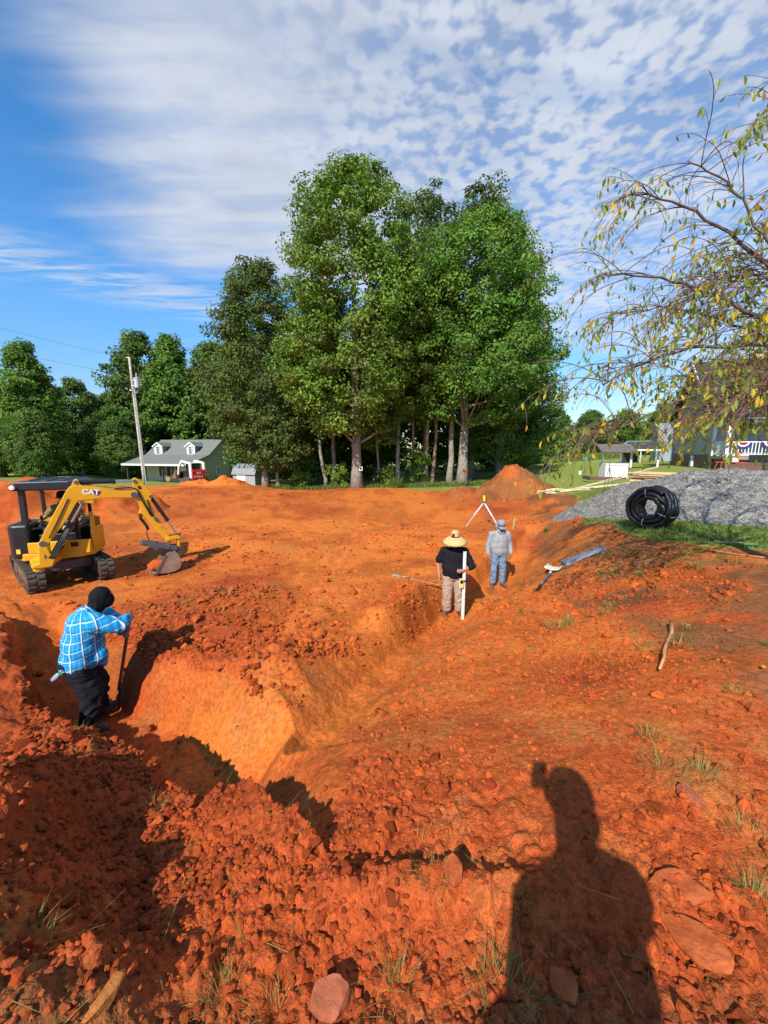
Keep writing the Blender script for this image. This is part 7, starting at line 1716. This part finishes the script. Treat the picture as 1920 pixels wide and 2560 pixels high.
MB().tube(bez([CO - CO + (0, 0, -.2), (-.02, .03, .9), (-.1, .05, 1.7), (-.25, .1, 2.3)], 12), np.linspace(.13, .09, 12), 12).build('trunk', M_CBARK, ch, smooth=True)
CR0 = CO + (-.25, .1, 2.3)
LIMBS = [ # world points
    ([CR0, (4.75, 4.5, 2.95), (4.2, 4.7, 3.25), (3.7, 4.85, 3.55), (3.2, 5.0, 3.75), (2.65, 5.05, 3.8)], .055),
    ([CR0, (4.8, 4.6, 3.2), (4.35, 4.9, 3.9), (3.9, 5.1, 4.4), (3.35, 5.2, 4.7), (2.85, 5.2, 4.75)], .05),
    ([CR0, (4.7, 4.4, 2.75), (4.1, 4.5, 2.85), (3.5, 4.6, 2.85), (2.95, 4.6, 2.7), (2.5, 4.55, 2.45)], .05),
    ([CR0, (4.75, 4.3, 2.55), (4.2, 4.3, 2.5), (3.5, 4.3, 2.35), (2.9, 4.3, 2.1), (2.35, 4.25, 1.85)], .045),
    ([CR0, (4.9, 4.7, 3.3), (4.6, 5.1, 4.2), (4.2, 5.3, 4.9), (3.7, 5.35, 5.2)], .045),
    ([CR0, (4.75, 4.0, 2.5), (4.3, 3.9, 2.45), (3.8, 3.85, 2.25), (3.3, 3.8, 1.95)], .04),
    ([CR0, (5.0, 4.2, 3.2), (4.6, 4.1, 4.2), (4.2, 4.1, 4.85), (3.85, 4.15, 5.1)], .04),
    ([CR0, (4.9, 4.9, 2.9), (4.6, 5.5, 3.4), (4.1, 5.9, 3.7), (3.5, 6.1, 3.7)], .045),
    ([CR0, (5.6, 4.9, 3.2), (6.1, 5.6, 3.7), (6.6, 6.2, 3.6)], .045), ([CR0, (5.7, 3.9, 3.2), (6.3, 3.4, 3.6), (6.9, 3.0, 3.3)], .045), ([CR0, (5.9, 4.6, 3.0), (6.7, 4.7, 3.4), (7.5, 4.8, 3.1)], .045),
    ([CR0, (5.8, 5.2, 3.3), (6.6, 6.0, 3.8), (7.4, 6.7, 3.7), (8.1, 7.2, 3.3)], .045), ([CR0, (5.6, 5.4, 3.3), (6.1, 6.4, 3.9), (6.9, 7.2, 3.9), (7.6, 7.6, 3.5)], .045), ([CR0, (6.2, 5.2, 3.0), (7.1, 5.8, 3.3), (8.2, 6.2, 3.1), (9.0, 6.4, 2.7)], .045), ([CR0, (5.0, 4.5, 3.1), (4.6, 4.75, 3.6), (4.2, 4.8, 3.7), (3.9, 4.8, 3.55)], .04), ([CR0, (4.85, 4.35, 2.5), (4.5, 4.4, 2.5), (4.1, 4.45, 2.3), (3.8, 4.45, 2.05)], .04),
    ([CR0, (4.9, 4.6, 2.8), (4.5, 4.75, 2.75), (4.2, 4.8, 2.4), (4.0, 4.8, 2.0)], .035), ([CR0, (4.95, 4.5, 2.6), (4.65, 4.6, 2.5), (4.4, 4.65, 2.2), (4.25, 4.65, 1.85)], .035)]
twigs = MB(); leafpos = []; nb = 0
for li, (pts, r0) in enumerate(LIMBS):
    c = bez([np.asarray(p, float) - CO for p in pts], 22); c[1:] += gc.normal(0, .012, (21, 3)); MB().tube(c, np.linspace(r0 * .62, .006, 22), 7).build('limb', M_CBARK, ch, smooth=True)
    nsec = 30 if li < 8 else 24 if li > 14 else 34 if li > 13 else 22
    for q in range(nsec):
        i = int(gc.integers(5, 21)); base = c[i]; tan = c[min(i + 1, 21)] - c[i - 1]; tan /= np.linalg.norm(tan)
        d = tan * gc.uniform(.3, 1.0) + gc.normal(0, .42, 3); d[2] = abs(d[2]) * .5 + gc.uniform(-.15, .3); d /= np.linalg.norm(d); L_ = gc.uniform(.45, 1.25)
        p = base.copy(); path = [p.copy()]; leafy = gc.choice([.10, .5, 1.0], p=[.3, .35, .35] if li < 14 else [.1, .3, .6])
        for s in range(9):
            d = d + np.array([0, 0, -.075 - .02 * s]) + gc.normal(0, .06, 3); d /= np.linalg.norm(d); p = p + d * L_ / 9; path.append(p.copy())
        path = np.array(path); twigs.tube(path, np.linspace(.0062, .0025, 10), 4, caps=False)
        for w in range(int(gc.integers(3, 6))):
            j = int(gc.integers(2, 9)); dd_ = (path[j] - path[j - 1]); dd_ /= np.linalg.norm(dd_); dd_ = dd_ * .8 + gc.normal(0, .45, 3); dd_ /= np.linalg.norm(dd_); l2 = gc.uniform(.2, .55); p = path[j].copy(); tp2 = [p.copy()]
            for s in range(6):
                dd_ = dd_ + np.array([0, 0, -.14]) + gc.normal(0, .05, 3); dd_ /= np.linalg.norm(dd_); p = p + dd_ * l2 / 6; tp2.append(p.copy())
            tp2 = np.array(tp2); twigs.tube(tp2, np.linspace(.0034, .0018, 7), 3, caps=False)
            for s in (3, 4, 5, 6):
                if gc.random() < leafy: leafpos.append(tp2[s])
        for s in (6, 8, 9):
            if gc.random() < leafy * .8: leafpos.append(path[s])
twigs.build('twigs', M_TWIG, ch)
LV = [(0, 0, 0), (-.16, -.02, -.28), (0, .03, -.3), (.16, -.02, -.28), (-.19, -.03, -.55), (0, .04, -.58), (.19, -.03, -.55), (0, .0, -1.0)]
LF = [(0, 1, 2), (0, 2, 3), (1, 4, 5, 2), (2, 5, 6, 3), (4, 7, 5), (5, 7, 6)]
def leaf_mesh(m, bend):
    v = np.array(LV); v[:, 1] += bend * v[:, 2] ** 2; me_ = bpy.data.meshes.new('leaf'); me_.from_pydata(v.tolist(), [], LF); me_.materials.append(m); return me_
LM = [leaf_mesh(M_CL[0], .15), leaf_mesh(M_CL[0], -.2), leaf_mesh(M_CL[3], .1), leaf_mesh(M_CL[1], .2), leaf_mesh(M_CL[2], .45)]
leafpos = np.array(leafpos); wp = leafpos + CO; inview = (wp[:, 0] / np.maximum(wp[:, 1], .1) < 1.02); order_ = np.argsort(np.where(inview, np.linalg.norm(wp - np.array([0, 0, 1.75]), axis=1), 1e3))
rest_ = {i: MB() for i in range(len(LM))}
for n_, i in enumerate(order_):
    k = int(gc.choice([0, 1, 2, 3, 4], p=[.33, .22, .22, .19, .04])); s = gc.uniform(.06, .10); rx_, ry_, rz_ = gc.normal(0, .35), gc.normal(0, .35), gc.uniform(0, 6.28)
    if n_ < 300: new_obj('leaf', LM[k], ch, tuple(leafpos[i]), (rx_, ry_, rz_), s)
    else:
        Mx = np.array(Matrix.Rotation(rz_, 3, 'Z') @ Matrix.Rotation(ry_, 3, 'Y') @ Matrix.Rotation(rx_, 3, 'X')); v = np.array(LV); v[:, 1] += .15 * v[:, 2] ** 2; rest_[k].add(v @ Mx.T * s + leafpos[i], LF)
for k, mb in rest_.items():
    if mb.n: o = mb.build('leaves', LM[k].materials[0], ch); o['kind'] = 'stuff'
# fallen leaves
for (x, y, lab) in ((3.24, 3.91, 'yellow fallen leaf right of the stick top'), (2.36, 3.20, 'yellow fallen leaf left of the stick'), (2.97, 2.78, 'pale fallen leaf near the right edge'), (3.97, 7.03, 'yellow fallen leaf near the square shovel')):
    o = new_obj('fallen_leaf', LM[3], None, (x, y, gz(x, y) + .02), (1.4, 0, x * 5), .075); tag(o, lab, 'leaf', 'fallen leaves')
